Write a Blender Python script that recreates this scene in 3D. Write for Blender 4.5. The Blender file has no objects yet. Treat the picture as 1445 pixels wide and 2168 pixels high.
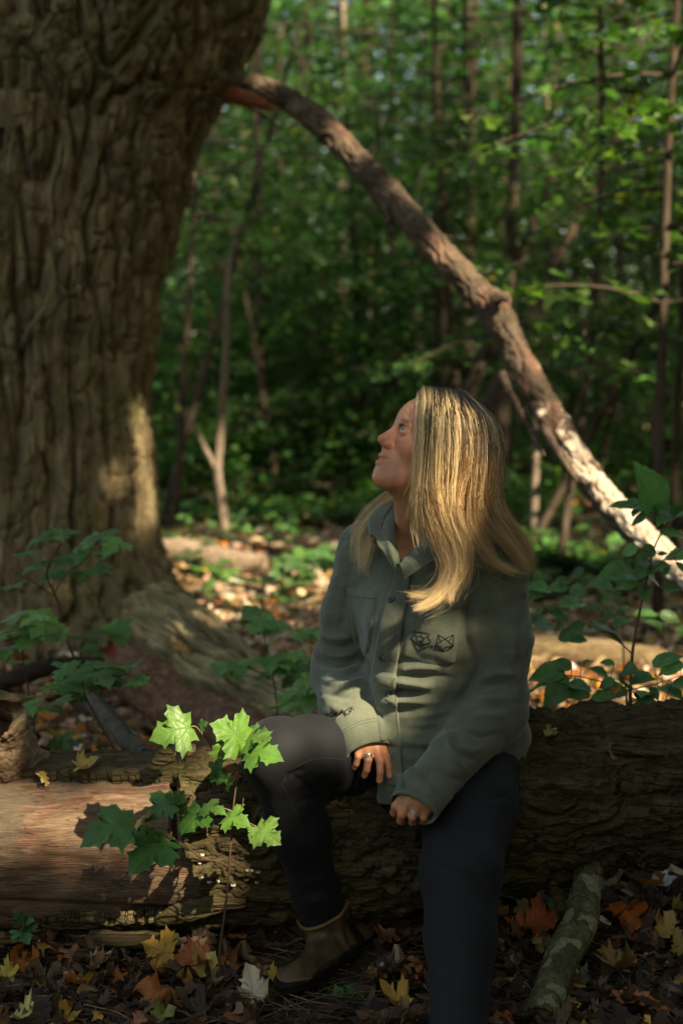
import bpy, math, random, os
import numpy as np
from mathutils import Vector, Matrix
from mathutils.bvhtree import BVHTree

# ------------------------------------------------------------------ camera, sky, sun, exposure
SC = bpy.context.scene
COL = SC.collection
FPX, CX, CY, CAM_Z, PITCH = 3011.0, 722.5, 1084.0, 1.30, math.radians(5.4)
cd = bpy.data.cameras.new('camera')
cam = bpy.data.objects.new('camera', cd); COL.objects.link(cam)
cam.location = (0, 0, CAM_Z); cam.rotation_euler = (math.radians(90) - PITCH, 0, 0)
cd.sensor_fit = 'VERTICAL'; cd.sensor_height = 36.0; cd.lens = FPX * 36.0 / 2168.0
cd.clip_start = 0.05; cd.clip_end = 400
cd.dof.use_dof = True; cd.dof.focus_distance = 3.02; cd.dof.aperture_fstop = 2.3
SC.camera = cam

SUN_DIR = Vector((0.49, -0.61, 0.65)).normalized()      # towards the sun
SUN_EL = math.asin(SUN_DIR.z); SUN_AZ = math.atan2(SUN_DIR.x, SUN_DIR.y)
w = bpy.data.worlds.new('World'); SC.world = w; w.use_nodes = True
nt = w.node_tree; nt.nodes.clear()
sky = nt.nodes.new('ShaderNodeTexSky'); sky.sky_type = 'NISHITA'; sky.sun_disc = False
sky.sun_elevation = SUN_EL; sky.sun_rotation = SUN_AZ; sky.dust_density = 2.0; sky.ozone_density = 0.6
bg = nt.nodes.new('ShaderNodeBackground'); bg.inputs['Strength'].default_value = 0.13
wo = nt.nodes.new('ShaderNodeOutputWorld')
nt.links.new(sky.outputs[0], bg.inputs[0]); nt.links.new(bg.outputs[0], wo.inputs[0])
sd = bpy.data.lights.new('sun', 'SUN'); sd.energy = 5.0; sd.angle = math.radians(0.53); sd.color = (1.0, 0.95, 0.86)
so = bpy.data.objects.new('sun', sd); COL.objects.link(so)
so.location = SUN_DIR * 60; so.rotation_euler = SUN_DIR.to_track_quat('Z', 'Y').to_euler()
SC.view_settings.view_transform = 'Standard'; SC.view_settings.look = 'None'
SC.view_settings.exposure = 1.4; SC.view_settings.gamma = 1.0
try:
    SC.view_settings.use_white_balance = True; SC.view_settings.white_balance_temperature = 8600; SC.view_settings.white_balance_tint = 6
except Exception: pass
try: SC.view_settings.use_curve_mapping = False
except Exception: pass
SC.cycles.use_denoising = True
SC.cycles.max_bounces = 8; SC.cycles.transparent_max_bounces = 8; SC.cycles.transmission_bounces = 6
SC.cycles.sample_clamp_indirect = 4.0
SC.cycles_curves.shape = 'RIBBONS'

# ------------------------------------------------------------------ helpers
rng = np.random.default_rng(11)
random.seed(11)
A = np.array
UP = np.array([0, 0, 1.0])
cp, sp_ = math.cos(PITCH), math.sin(PITCH)

def P(px, py, d):
    """a point seen at pixel (px, py) of the 1445 x 2168 frame, d metres in front (world Y)"""
    u, v = (px - CX) / FPX, (CY - py) / FPX
    dx, dy, dz = u, cp + v * sp_, -sp_ + v * cp
    s = d / dy
    return np.array([dx * s, d, CAM_Z + dz * s])

def PX(v):
    v = np.asarray(v, float); rel = v - A([0, 0, CAM_Z])
    dep = rel[..., 1] * cp - rel[..., 2] * sp_
    up = rel[..., 1] * sp_ + rel[..., 2] * cp
    return np.stack([CX + FPX * rel[..., 0] / dep, CY - FPX * up / dep], -1)

def G(px, py, z=0.0):
    """the point on level ground z seen at a pixel"""
    a = P(px, py, 1.0); c = A([0, 0, CAM_Z]); r = a - c
    return c + r * ((z - CAM_Z) / r[2])

def unit(v):
    v = np.asarray(v, float); return v / (np.linalg.norm(v) + 1e-12)

_perm = np.random.default_rng(5).permutation(256).astype(np.int64)
_perm = np.concatenate([_perm, _perm, _perm])
_grad = np.random.default_rng(6).normal(size=(256, 3)); _grad /= np.linalg.norm(_grad, axis=1)[:, None]

def noise(p):
    """gradient noise, about -0.6 .. 0.6; p (..., 3)"""
    p = np.asarray(p, float); i = np.floor(p).astype(np.int64); f = p - i
    u = f * f * f * (f * (f * 6 - 15) + 10); i &= 255
    out = 0
    for dx in (0, 1):
        for dy in (0, 1):
            for dz in (0, 1):
                h = _perm[_perm[_perm[i[..., 0] + dx] + i[..., 1] + dy] + i[..., 2] + dz]
                g = _grad[h]
                dd = g[..., 0] * (f[..., 0] - dx) + g[..., 1] * (f[..., 1] - dy) + g[..., 2] * (f[..., 2] - dz)
                wx = u[..., 0] if dx else 1 - u[..., 0]
                wy = u[..., 1] if dy else 1 - u[..., 1]
                wz = u[..., 2] if dz else 1 - u[..., 2]
                out = out + dd * wx * wy * wz
    return out

def fbm(p, n=4, gain=0.5):
    p = np.asarray(p, float); s = 0; a = 1.0
    for k in range(n):
        s = s + a * noise(p * (2.03 ** k) + 17.3 * k); a *= gain
    return s

def ridged(p, n=3):
    p = np.asarray(p, float); s = 0; a = 1.0
    for k in range(n):
        s = s + a * (1 - np.abs(noise(p * (2.03 ** k) + 9.7 * k)) * 2.2); a *= 0.5
    return s / 1.75

def smooth(a, b, x):
    t = np.clip((x - a) / (b - a), 0, 1); return t * t * (3 - 2 * t)

def mesh_data(name, v, faces, mat=None, shade=True, col=None, uv=None):
    """faces: one (n,k) array or a list of such arrays"""
    if isinstance(faces, np.ndarray): faces = [faces]
    faces = [np.asarray(f, np.int32) for f in faces if len(f)]
    v = np.asarray(v, np.float32)
    me = bpy.data.meshes.new(name)
    me.vertices.add(len(v)); me.vertices.foreach_set('co', v.ravel())
    loops = np.concatenate([f.ravel() for f in faces]); sizes = np.concatenate([np.full(len(f), f.shape[1], np.int32) for f in faces])
    me.loops.add(len(loops)); me.loops.foreach_set('vertex_index', loops)
    me.polygons.add(len(sizes)); st = np.zeros(len(sizes), np.int32); st[1:] = np.cumsum(sizes)[:-1]
    me.polygons.foreach_set('loop_start', st)
    me.polygons.foreach_set('use_smooth', np.full(len(sizes), shade, bool))
    if col is not None:
        at = me.color_attributes.new('Col', 'FLOAT_COLOR', 'POINT')
        c = np.ones((len(v), 4), np.float32); c[:, :3] = col; at.data.foreach_set('color', c.ravel())
    if uv is not None:
        ul = me.uv_layers.new(name='UVMap'); ul.data.foreach_set('uv', np.asarray(uv, np.float32)[loops].ravel())
    me.update(calc_edges=True); me.validate()
    if mat is not None: me.materials.append(mat)
    return me

def link(name, data, parent=None, **props):
    o = bpy.data.objects.new(name, data); COL.objects.link(o)
    if parent is not None: o.parent = parent
    for k, x in props.items(): o[k] = x
    return o

def tag(o, label=None, category=None, group=None, kind=None):
    if label: o['label'] = label
    if category: o['category'] = category
    if group: o['group'] = group
    if kind: o['kind'] = kind
    return o

def thing(name, label, category, loc=(0, 0, 0), group=None):
    o = bpy.data.objects.new(name, None); COL.objects.link(o); o.location = Vector(loc)
    o.empty_display_size = 0.1
    return tag(o, label, category, group)

def part(name, v, f, mat, parent=None, **kw):
    """mesh given in world coordinates, parented to a thing that may stand anywhere"""
    me = mesh_data(name, v, f, mat, **kw); o = link(name, me)
    if parent is not None:
        o.parent = parent; o.matrix_parent_inverse = Matrix.Translation(-world_loc(parent))
    return o

def world_loc(o):
    l = Vector(o.location)
    if o.parent is not None and o.type == 'EMPTY': l = l + world_loc(o.parent)
    return l if o.type == 'EMPTY' else Vector((0, 0, 0))

def adopt(o, parent):
    o.parent = parent; o.matrix_parent_inverse = Matrix.Translation(-world_loc(parent)); return o

class MB:
    """collects shapes into one mesh"""
    def __init__(s): s.v = []; s.f = {}; s.n = 0; s.c = []; s.uv = []
    def add(s, v, f, col=None, uv=None):
        v = np.asarray(v, float)
        for a in (f if isinstance(f, list) else [f]):
            a = np.asarray(a); s.f.setdefault(a.shape[1], []).append(a + s.n)
        s.v.append(v); s.n += len(v)
        s.c.append(np.broadcast_to(A(col if col is not None else (1, 1, 1), float), (len(v), 3)))
        s.uv.append(uv if uv is not None else np.zeros((len(v), 2)))
    def out(s):
        return np.concatenate(s.v), [np.concatenate(x) for x in s.f.values()]
    def data(s, name, mat, shade=True, cols=False, uvs=False):
        v, f = s.out()
        return mesh_data(name, v, f, mat, shade, np.concatenate(s.c) if cols else None, np.concatenate(s.uv) if uvs else None)
    def part(s, name, mat, parent=None, cols=False, uvs=False, shade=True):
        o = link(name, s.data(name, mat, shade, cols, uvs))
        if parent is not None: adopt(o, parent)
        return o

def spline(pts, n):
    """Catmull-Rom through pts (any dimension), n samples, about even in length"""
    p = np.asarray(pts, float)
    if len(p) == 2: return p[0] + (p[1] - p[0]) * np.linspace(0, 1, n)[:, None]
    q = np.vstack([2 * p[0] - p[1], p, 2 * p[-1] - p[-2]])
    seg = np.linalg.norm(np.diff(p[:, :3], axis=0), axis=1) + 1e-9; cum = np.concatenate([[0], np.cumsum(seg)])
    t = np.interp(np.linspace(0, cum[-1], n), cum, np.arange(len(p)))
    i = np.clip(t.astype(int), 0, len(p) - 2); u = (t - i)[:, None]
    a, b, c, d = q[i], q[i + 1], q[i + 2], q[i + 3]
    return 0.5 * (2 * b + (c - a) * u + (2 * a - 5 * b + 4 * c - d) * u * u + (3 * b - a - 3 * c + d) * u ** 3)

def frames(path):
    T = np.gradient(path, axis=0); T /= np.linalg.norm(T, axis=1)[:, None] + 1e-12
    ref = A([0, 0, 1.0]) if abs(T[0][2]) < 0.8 else A([0, -1.0, 0])
    N = np.zeros_like(T); nn = ref - T[0] * ref.dot(T[0]); N[0] = unit(nn)
    for i in range(1, len(T)):
        nn = N[i - 1] - T[i] * N[i - 1].dot(T[i]); N[i] = unit(nn)
    return T, N, np.cross(T, N)

def tube(path, rad, sides=6, cap=True, disp=None):
    """vertices and quads of a tube; disp(path_index, angle) adds to the radius"""
    path = np.asarray(path, float); n = len(path); rad = np.broadcast_to(np.asarray(rad, float), (n,))
    T, N, B = frames(path); th = np.linspace(0, 2 * np.pi, sides, endpoint=False)
    R = np.repeat(rad[:, None], sides, 1)
    if disp is not None: R = R + disp(path, th, T, N, B, R)
    v = path[:, None] + (N[:, None] * np.cos(th)[None, :, None] + B[:, None] * np.sin(th)[None, :, None]) * R[..., None]
    v = v.reshape(-1, 3)
    i = np.arange(n - 1)[:, None] * sides; j = np.arange(sides)[None]; k = (j + 1) % sides
    f = np.stack([i + j, i + k, i + sides + k, i + sides + j], -1).reshape(-1, 4)
    fs = [f]
    if cap:
        v = np.vstack([v, path[0], path[-1]]); jj = np.arange(sides); kk = (jj + 1) % sides
        fs.append(np.vstack([np.stack([kk, jj, np.full(sides, n * sides)], -1),
                             np.stack([(n - 1) * sides + jj, (n - 1) * sides + kk, np.full(sides, n * sides + 1)], -1)]))
    return v, fs

def vnormals(v, quads):
    n = np.zeros_like(v)
    for f in (quads if isinstance(quads, list) else [quads]):
        fn = np.cross(v[f[:, 1]] - v[f[:, 0]], v[f[:, 2]] - v[f[:, 0]]) if f.shape[1] == 3 else np.cross(v[f[:, 2]] - v[f[:, 0]], v[f[:, 3]] - v[f[:, 1]])
        for k in range(f.shape[1]):
            for c in range(3): n[:, c] += np.bincount(f[:, k], fn[:, c], len(v))
    return n / (np.linalg.norm(n, axis=1)[:, None] + 1e-12)

def lay(px, py, bv=None, lift=0.0):
    o = A([0, 0, CAM_Z]); d = unit(P(px, py, 1.0) - o)
    h, n, i, t = (bv or BV).ray_cast(Vector(o), Vector(d))
    if h is None: return None
    n = A(n); n = n if n.dot(d) < 0 else -n
    return A(h) + n * lift, n

def bvh_of(o):
    me = o.data; vs = np.empty(len(me.vertices) * 3, np.float32); me.vertices.foreach_get('co', vs)
    return BVHTree.FromPolygons([tuple(x) for x in vs.reshape(-1, 3)], [tuple(q.vertices) for q in me.polygons])

# ---- implicit surfaces: smooth unions on a grid, meshed by surface nets
class SDF:
    def __init__(s, lo, hi, h):
        s.lo = np.asarray(lo, float); s.h = h
        s.n = np.ceil((np.asarray(hi, float) - s.lo) / h).astype(int) + 1
        s.f = np.full(s.n, 0.5, np.float32)
        s.ax = [s.lo[i] + h * np.arange(s.n[i]) for i in range(3)]
    def _sl(s, lo, hi):
        a = np.clip(np.floor((lo - s.lo) / s.h).astype(int), 0, s.n); b = np.clip(np.ceil((hi - s.lo) / s.h).astype(int) + 1, 0, s.n)
        return tuple(slice(a[i], b[i]) for i in range(3))
    def put(s, fn, lo, hi, k=0.02, op='u'):
        m = 0.03 + k; sl = s._sl(np.asarray(lo) - m, np.asarray(hi) + m)
        X, Y, Z = (s.ax[0][sl[0]][:, None, None], s.ax[1][sl[1]][None, :, None], s.ax[2][sl[2]][None, None, :])
        if X.size * Y.size * Z.size == 0: return s
        d = fn(X, Y, Z).astype(np.float32); a = s.f[sl]
        if op == 'u':
            h = np.maximum(k - np.abs(a - d), 0) / max(k, 1e-6); s.f[sl] = np.minimum(a, d) - h * h * k * 0.25
        elif op == 's':
            d = -d; h = np.maximum(k - np.abs(a - d), 0) / max(k, 1e-6); s.f[sl] = np.maximum(a, d) + h * h * k * 0.25
        else:
            s.f[sl] = np.maximum(a, d)
        return s
    def cone(s, a, b, ra, rb, k=0.02, op='u'):
        a, b = np.asarray(a, float), np.asarray(b, float); ab = b - a; L = ab.dot(ab) + 1e-12
        def fn(X, Y, Z):
            t = np.clip(((X - a[0]) * ab[0] + (Y - a[1]) * ab[1] + (Z - a[2]) * ab[2]) / L, 0, 1)
            return np.sqrt((X - a[0] - t * ab[0]) ** 2 + (Y - a[1] - t * ab[1]) ** 2 + (Z - a[2] - t * ab[2]) ** 2) - (ra + (rb - ra) * t)
        r = max(ra, rb); return s.put(fn, np.minimum(a, b) - r, np.maximum(a, b) + r, k, op)
    def chain(s, pts, rs, k=0.02, op='u'):
        for i in range(len(pts) - 1): s.cone(pts[i], pts[i + 1], rs[i], rs[i + 1], k, op)
        return s
    def ell(s, c, r, R=None, k=0.02, op='u'):
        c, r = np.asarray(c, float), np.asarray(r, float); M = np.eye(3) if R is None else np.asarray(R, float)   # columns = local axes
        def fn(X, Y, Z):
            dx, dy, dz = X - c[0], Y - c[1], Z - c[2]
            q = [(dx * M[0, i] + dy * M[1, i] + dz * M[2, i]) for i in range(3)]
            k0 = np.sqrt(sum((q[i] / r[i]) ** 2 for i in range(3))); k1 = np.sqrt(sum((q[i] / r[i] ** 2) ** 2 for i in range(3)))
            return np.where(k1 > 1e-9, k0 * (k0 - 1) / np.maximum(k1, 1e-9), -r.min())
        e = np.sqrt(((M * r[None]) ** 2).sum(1)); return s.put(fn, c - e, c + e, k, op)
    def box(s, c, half, R=None, rad=0.01, k=0.02, op='u'):
        c, half = np.asarray(c, float), np.asarray(half, float); M = np.eye(3) if R is None else np.asarray(R, float)
        def fn(X, Y, Z):
            dx, dy, dz = X - c[0], Y - c[1], Z - c[2]
            q = [np.abs(dx * M[0, i] + dy * M[1, i] + dz * M[2, i]) - (half[i] - rad) for i in range(3)]
            return np.sqrt(sum(np.maximum(x, 0) ** 2 for x in q)) + np.minimum(np.maximum(np.maximum(q[0], q[1]), q[2]), 0) - rad
        e = np.abs(M * half[None]).sum(1); return s.put(fn, c - e, c + e, k, op)
    def cut(s, p, n, lo=None, hi=None):
        """keep the side behind the plane (n points to what is removed)"""
        p, n = np.asarray(p, float), unit(n)
        lo = s.lo if lo is None else lo; hi = s.lo + s.h * s.n if hi is None else hi
        return s.put(lambda X, Y, Z: (X - p[0]) * n[0] + (Y - p[1]) * n[1] + (Z - p[2]) * n[2], lo, hi, 0.0, 'i')
    def mesh(s):
        f = s.f; f[0], f[-1] = 0.5, 0.5; f[:, 0], f[:, -1] = 0.5, 0.5; f[:, :, 0], f[:, :, -1] = 0.5, 0.5
        ins = f < 0; c = np.zeros(s.n - 1, np.int8); n = s.n
        for i in (0, 1):
            for j in (0, 1):
                for k in (0, 1): c += ins[i:n[0] - 1 + i, j:n[1] - 1 + j, k:n[2] - 1 + k]
        mixed = (c > 0) & (c < 8); cells = np.argwhere(mixed); idx = np.full(s.n - 1, -1, np.int64); idx[mixed] = np.arange(len(cells))
        pos = np.zeros((len(cells), 3)); cnt = np.zeros(len(cells))
        for ax in range(3):
            o = [x for x in range(3) if x != ax]
            for i in (0, 1):
                for j in (0, 1):
                    a = np.zeros(3, int); a[o[0]] = i; a[o[1]] = j; b = a.copy(); b[ax] = 1
                    ca, cb = cells + a, cells + b
                    fa, fb = f[ca[:, 0], ca[:, 1], ca[:, 2]], f[cb[:, 0], cb[:, 1], cb[:, 2]]
                    x = (fa < 0) != (fb < 0); t = np.where(x, fa / np.where(x, fa - fb, 1), 0)
                    q = np.tile(a.astype(float), (len(cells), 1)); q[:, ax] = t; pos += q * x[:, None]; cnt += x
        v = s.lo + s.h * (cells + pos / cnt[:, None]); fs = []
        for ax in range(3):
            o0, o1 = (ax + 1) % 3, (ax + 2) % 3
            sa = [slice(0, None)] * 3; sa[ax] = slice(0, n[ax] - 1); sb = [slice(0, None)] * 3; sb[ax] = slice(1, n[ax])
            d = ins[tuple(sa)].astype(np.int8) - ins[tuple(sb)].astype(np.int8)
            e = np.argwhere(d != 0); e = e[(e[:, o0] > 0) & (e[:, o1] > 0) & (e[:, o0] < n[o0] - 1) & (e[:, o1] < n[o1] - 1)]
            sg = d[e[:, 0], e[:, 1], e[:, 2]]
            def cell(a, b):
                q = e.copy(); q[:, o0] -= a; q[:, o1] -= b; return idx[q[:, 0], q[:, 1], q[:, 2]]
            q = np.stack([cell(1, 1), cell(0, 1), cell(0, 0), cell(1, 0)], -1); q[sg < 0] = q[sg < 0][:, ::-1]; fs.append(q)
        return v, np.concatenate(fs)

def relax(v, q, n=1, lam=0.5):
    for _ in range(n):
        s = np.zeros_like(v); c = np.zeros(len(v))
        for k in range(4):
            a, b = q[:, k], q[:, (k + 1) % 4]
            for ax in range(3): s[:, ax] += np.bincount(a, v[b, ax], len(v)) + np.bincount(b, v[a, ax], len(v))
            c += np.bincount(a, minlength=len(v)) + np.bincount(b, minlength=len(v))
        v = v + lam * (s / np.maximum(c, 1)[:, None] - v)
    return v

# ---- materials
class NB:
    def __init__(s, name):
        s.m = bpy.data.materials.new(name); s.m.use_nodes = True; s.t = s.m.node_tree; s.t.nodes.clear()
        s.out = s.n('ShaderNodeOutputMaterial')
    def n(s, typ, **kw):
        x = s.t.nodes.new(typ)
        for k, val in kw.items():
            if k[0] == '_': setattr(x, k[1:], val)
        return x
    def l(s, a, b): s.t.links.new(a, b)
    def val(s, x, sock):
        if hasattr(x, 'is_output') or isinstance(x, bpy.types.NodeSocket): s.l(x, sock)
        else: sock.default_value = x
    def coord(s, which='Object', scale=None):
        c = s.n('ShaderNodeTexCoord').outputs[which]
        if scale is not None:
            m = s.n('ShaderNodeMapping'); m.inputs['Scale'].default_value = scale; s.l(c, m.inputs['Vector']); return m.outputs[0]
        return c
    def noise(s, vec=None, scale=5.0, detail=4.0, rough=0.55, dist=0.0):
        x = s.n('ShaderNodeTexNoise'); x.inputs['Scale'].default_value = scale; x.inputs['Detail'].default_value = detail
        x.inputs['Roughness'].default_value = rough; x.inputs['Distortion'].default_value = dist
        if vec is not None: s.l(vec, x.inputs['Vector'])
        return x.outputs[0]
    def ramp(s, fac, stops):
        r = s.n('ShaderNodeValToRGB'); e = r.color_ramp.elements
        while len(e) < len(stops): e.new(0.5)
        for i, (p, c) in enumerate(stops): e[i].position = p; e[i].color = tuple(c) + (1,) if len(c) == 3 else c
        s.l(fac, r.inputs[0]); return r.outputs[0]
    def math(s, op, a, b=0.0, c=0.0, clamp=False):
        x = s.n('ShaderNodeMath'); x.operation = op; x.use_clamp = clamp
        s.val(a, x.inputs[0]); s.val(b, x.inputs[1]); s.val(c, x.inputs[2]); return x.outputs[0]
    def mix(s, fac, a, b, mode='MIX'):
        x = s.n('ShaderNodeMix'); x.data_type = 'RGBA'; x.blend_type = mode
        s.val(fac, x.inputs[0])
        for q, sock in ((a, x.inputs[6]), (b, x.inputs[7])):
            s.val(q if not isinstance(q, (tuple, list)) or len(q) == 4 else tuple(q) + (1,), sock)
        return x.outputs[2]
    def attr(s, name='Col'): return s.n('ShaderNodeAttribute', _attribute_name=name).outputs['Color']
    def bump(s, h, strength=0.3, dist=0.01):
        b = s.n('ShaderNodeBump'); b.inputs['Strength'].default_value = strength; b.inputs['Distance'].default_value = dist
        s.l(h, b.inputs['Height']); return b.outputs[0]
    def pbr(s, col, rough=0.8, normal=None, spec=0.3, sheen=0.0, sss=0.0, sssr=(1, .35, .2), metal=0.0, trans=0.0, tcol=None, coat=0.0):
        p = s.n('ShaderNodeBsdfPrincipled')
        s.val(col if not isinstance(col, tuple) or len(col) == 4 else col + (1,), p.inputs['Base Color'])
        s.val(rough, p.inputs['Roughness']); p.inputs['Specular IOR Level'].default_value = spec; p.inputs['Metallic'].default_value = metal
        if sheen: p.inputs['Sheen Weight'].default_value = sheen; p.inputs['Sheen Roughness'].default_value = 0.5
        if sss: p.inputs['Subsurface Weight'].default_value = sss; p.inputs['Subsurface Radius'].default_value = sssr; p.inputs['Subsurface Scale'].default_value = 0.008
        if coat: p.inputs['Coat Weight'].default_value = coat; p.inputs['Coat Roughness'].default_value = 0.1
        if normal is not None: s.l(normal, p.inputs['Normal'])
        o = p.outputs[0]
        if trans:
            t = s.n('ShaderNodeBsdfTranslucent'); s.val(tcol if tcol is not None else col, t.inputs[0])
            if normal is not None: s.l(normal, t.inputs['Normal'])
            mx = s.n('ShaderNodeMixShader'); mx.inputs[0].default_value = trans; s.l(o, mx.inputs[1]); s.l(t.outputs[0], mx.inputs[2]); o = mx.outputs[0]
        s.l(o, s.out.inputs[0]); return s.m

def bark_mat(name, dark, mid, pale, along='Z', sc=1.0, moss=None, mossamt=0.5, lichen=None):
    b = NB(name); st = {'Z': (9 * sc, 9 * sc, 1.3 * sc), 'X': (1.3 * sc, 9 * sc, 9 * sc), 'G': (4 * sc, 4 * sc, 4 * sc)}[along]
    st2 = {'Z': (70 * sc, 70 * sc, 7 * sc), 'X': (7 * sc, 70 * sc, 70 * sc), 'G': (45 * sc, 45 * sc, 45 * sc)}[along]
    v = b.coord('Object', st); n1 = b.noise(v, 2.2, 6, 0.62, 0.4); n2 = b.noise(b.coord('Object'), 3.0 * sc, 3, 0.6); n3 = b.noise(b.coord('Object', st2), 1.0, 5, 0.7, .6)
    vo = b.n('ShaderNodeTexVoronoi'); vo.feature = 'DISTANCE_TO_EDGE'; vo.inputs['Scale'].default_value = 3.2; b.l(v, vo.inputs['Vector'])
    crk = b.math('MULTIPLY', vo.outputs['Distance'], 7.0, clamp=True)
    c = b.ramp(n1, [(0.28, dark), (0.50, mid), (0.70, pale)])
    c = b.mix(b.math('MULTIPLY', n2, 0.45), c, mid, 'MIX')
    c = b.mix(0.75, c, b.ramp(n3, [(0.30, (.42, .42, .42)), (0.5, (.95, .95, .95)), (0.70, (1.65, 1.62, 1.58))]), 'MULTIPLY')
    c = b.mix(0.5, c, b.ramp(b.noise(b.coord('Object'), 1.3 * sc, 2, .5), [(.35, (.75, .72, .66)), (.65, (1.2, 1.18, 1.14))]), 'MULTIPLY')
    if moss is not None:
        c = b.mix(b.ramp(b.noise(b.coord('Object'), 2.4 * sc, 5, 0.65), [(0.56 - mossamt * .25, (0, 0, 0)), (0.70, (.9, .9, .9))]), c, moss)
    if lichen is not None:
        c = b.mix(b.ramp(b.noise(b.coord('Object'), 9.0 * sc, 3, 0.55), [(0.55, (0, 0, 0)), (0.58, (.85, .85, .85))]), c, lichen)
    h = b.math('ADD', b.math('ADD', n1, b.math('MULTIPLY', n3, 0.9)), b.math('MULTIPLY', crk, .5))
    return b.pbr(c, 0.92, b.bump(h, 0.9, 0.014), 0.12)
# ================================================================== ground
def gz(x, y):
    x, y = np.broadcast_arrays(np.asarray(x, float), np.asarray(y, float)); p = np.stack([x, y, np.zeros_like(x)], -1)
    z = 0.05 * fbm(p * .55, 3) * smooth(3.2, 6, y) + .014 * fbm(p * 5, 3) + .035 * smooth(2.95, 3.25, y) * (1 - smooth(3.6, 5, y))
    z = z + 0.12 * np.exp(-(((x + 1.45) / 1.4) ** 2 + ((y - 6.9) / 1.6) ** 2)) + .10 * smooth(7, 10, y) + .9 * smooth(22, 60, y)
    return z

def build_ground():
    b = NB('forest_soil'); n1 = b.noise(b.coord('Object'), 1.6, 5, .6); n2 = b.noise(b.coord('Object'), 38, 5, .7); n3 = b.noise(b.coord('Object'), 9, 4, .6)
    c = b.ramp(n3, [(.3, (.022, .015, .010)), (.5, (.045, .030, .019)), (.7, (.085, .055, .034))])
    c = b.mix(.6, c, b.ramp(n2, [(.3, (.4, .4, .4)), (.7, (1.6, 1.5, 1.4))]), 'MULTIPLY')
    c = b.mix(b.ramp(n1, [(.5, (0, 0, 0)), (.65, (.5, .5, .5))]), c, (.07, .045, .028))
    m = b.pbr(c, .95, b.bump(b.math('ADD', n2, n3), .8, .02), .1)
    xs = np.unique(np.concatenate([np.linspace(-70, -4, 40), np.linspace(-4, -1.6, 40), np.linspace(-1.6, 1.6, 200), np.linspace(1.6, 5, 50), np.linspace(5, 70, 40)]))
    ys = np.unique(np.concatenate([np.linspace(-40, 2, 30), np.linspace(2, 4.2, 140), np.linspace(4.2, 14, 120), np.linspace(14, 30, 40), np.linspace(30, 120, 40)]))
    X, Y = np.meshgrid(xs, ys); Z = gz(X, Y) + .010 * fbm(np.stack([X, Y, 0 * X], -1) * 22, 3) * (Y < 6)
    v = np.stack([X, Y, Z], -1).reshape(-1, 3); n = len(xs); i = np.arange(len(ys) - 1)[:, None] * n; j = np.arange(n - 1)[None]
    o = part('ground', v, np.stack([i + j, i + j + 1, i + n + j + 1, i + n + j], -1).reshape(-1, 4), m); tag(o, 'dark brown forest floor soil', None, None, 'structure')
build_ground()

# ================================================================== leaves
MAPLE_HALF = [(0, 0), (.09, -.07), (.20, -.09), (.37, -.13), (.34, .0), (.35, .09), (.46, .11), (.60, .13), (.57, .23), (.60, .30), (.70, .40), (.54, .42), (.47, .53), (.37, .49), (.28, .52), (.27, .62), (.37, .72), (.24, .76), (.17, .86), (.08, .91), (0, 1.0)]
OVAL_HALF = [(0, 0), (.10, .03), (.19, .10), (.26, .20), (.30, .32), (.31, .45), (.28, .58), (.23, .70), (.16, .81), (.08, .92), (0, 1.03)]
def leaf_shape(half, fold=.15, droop=.15, curl=.05, wave=.04, seed=0, full=True, serr=0.0):
    g = np.random.default_rng(seed); h = A(half, float)
    if serr:
        h2 = [h[0]]
        for a, b in zip(h[:-1], h[1:]): h2 += [a * .35 + b * .65 + A([serr, .0]), b]
        h = A(h2)
    R_ = h * A([1 + g.normal(0, .03), 1]); L_ = h[1:-1][::-1] * A([-1 + g.normal(0, .03), 1]) + g.normal(0, .012, (len(h) - 2, 2))
    out = np.vstack([R_, L_]); n = len(out)
    if full:
        sp = np.stack([np.zeros(n), np.clip(out[:, 1] * .9, .02, .93)], 1); mid = out * .52 + sp * .48 * A([0, 1])
        cpt = A([[0, .30]]); v2 = np.vstack([out, mid, cpt]); j = np.arange(n); k = (j + 1) % n
        f = [np.stack([j, k, k + n, j + n], -1), np.stack([j + n, k + n, np.full(n, 2 * n)], -1)]
    else:
        v2 = np.vstack([out, [[0, .30]]]); j = np.arange(n); k = (j + 1) % n; f = [np.stack([j, k, np.full(n, n)], -1)]
    x, y = v2.T; r = np.hypot(x, y - .3)
    z = fold * np.abs(x) - droop * r * r - curl * y * y + wave * noise(np.stack([x * 3, y * 3, np.full_like(x, seed * 3.7)], -1)) * 2
    return np.stack([x, y, z], 1), f, v2
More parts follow.
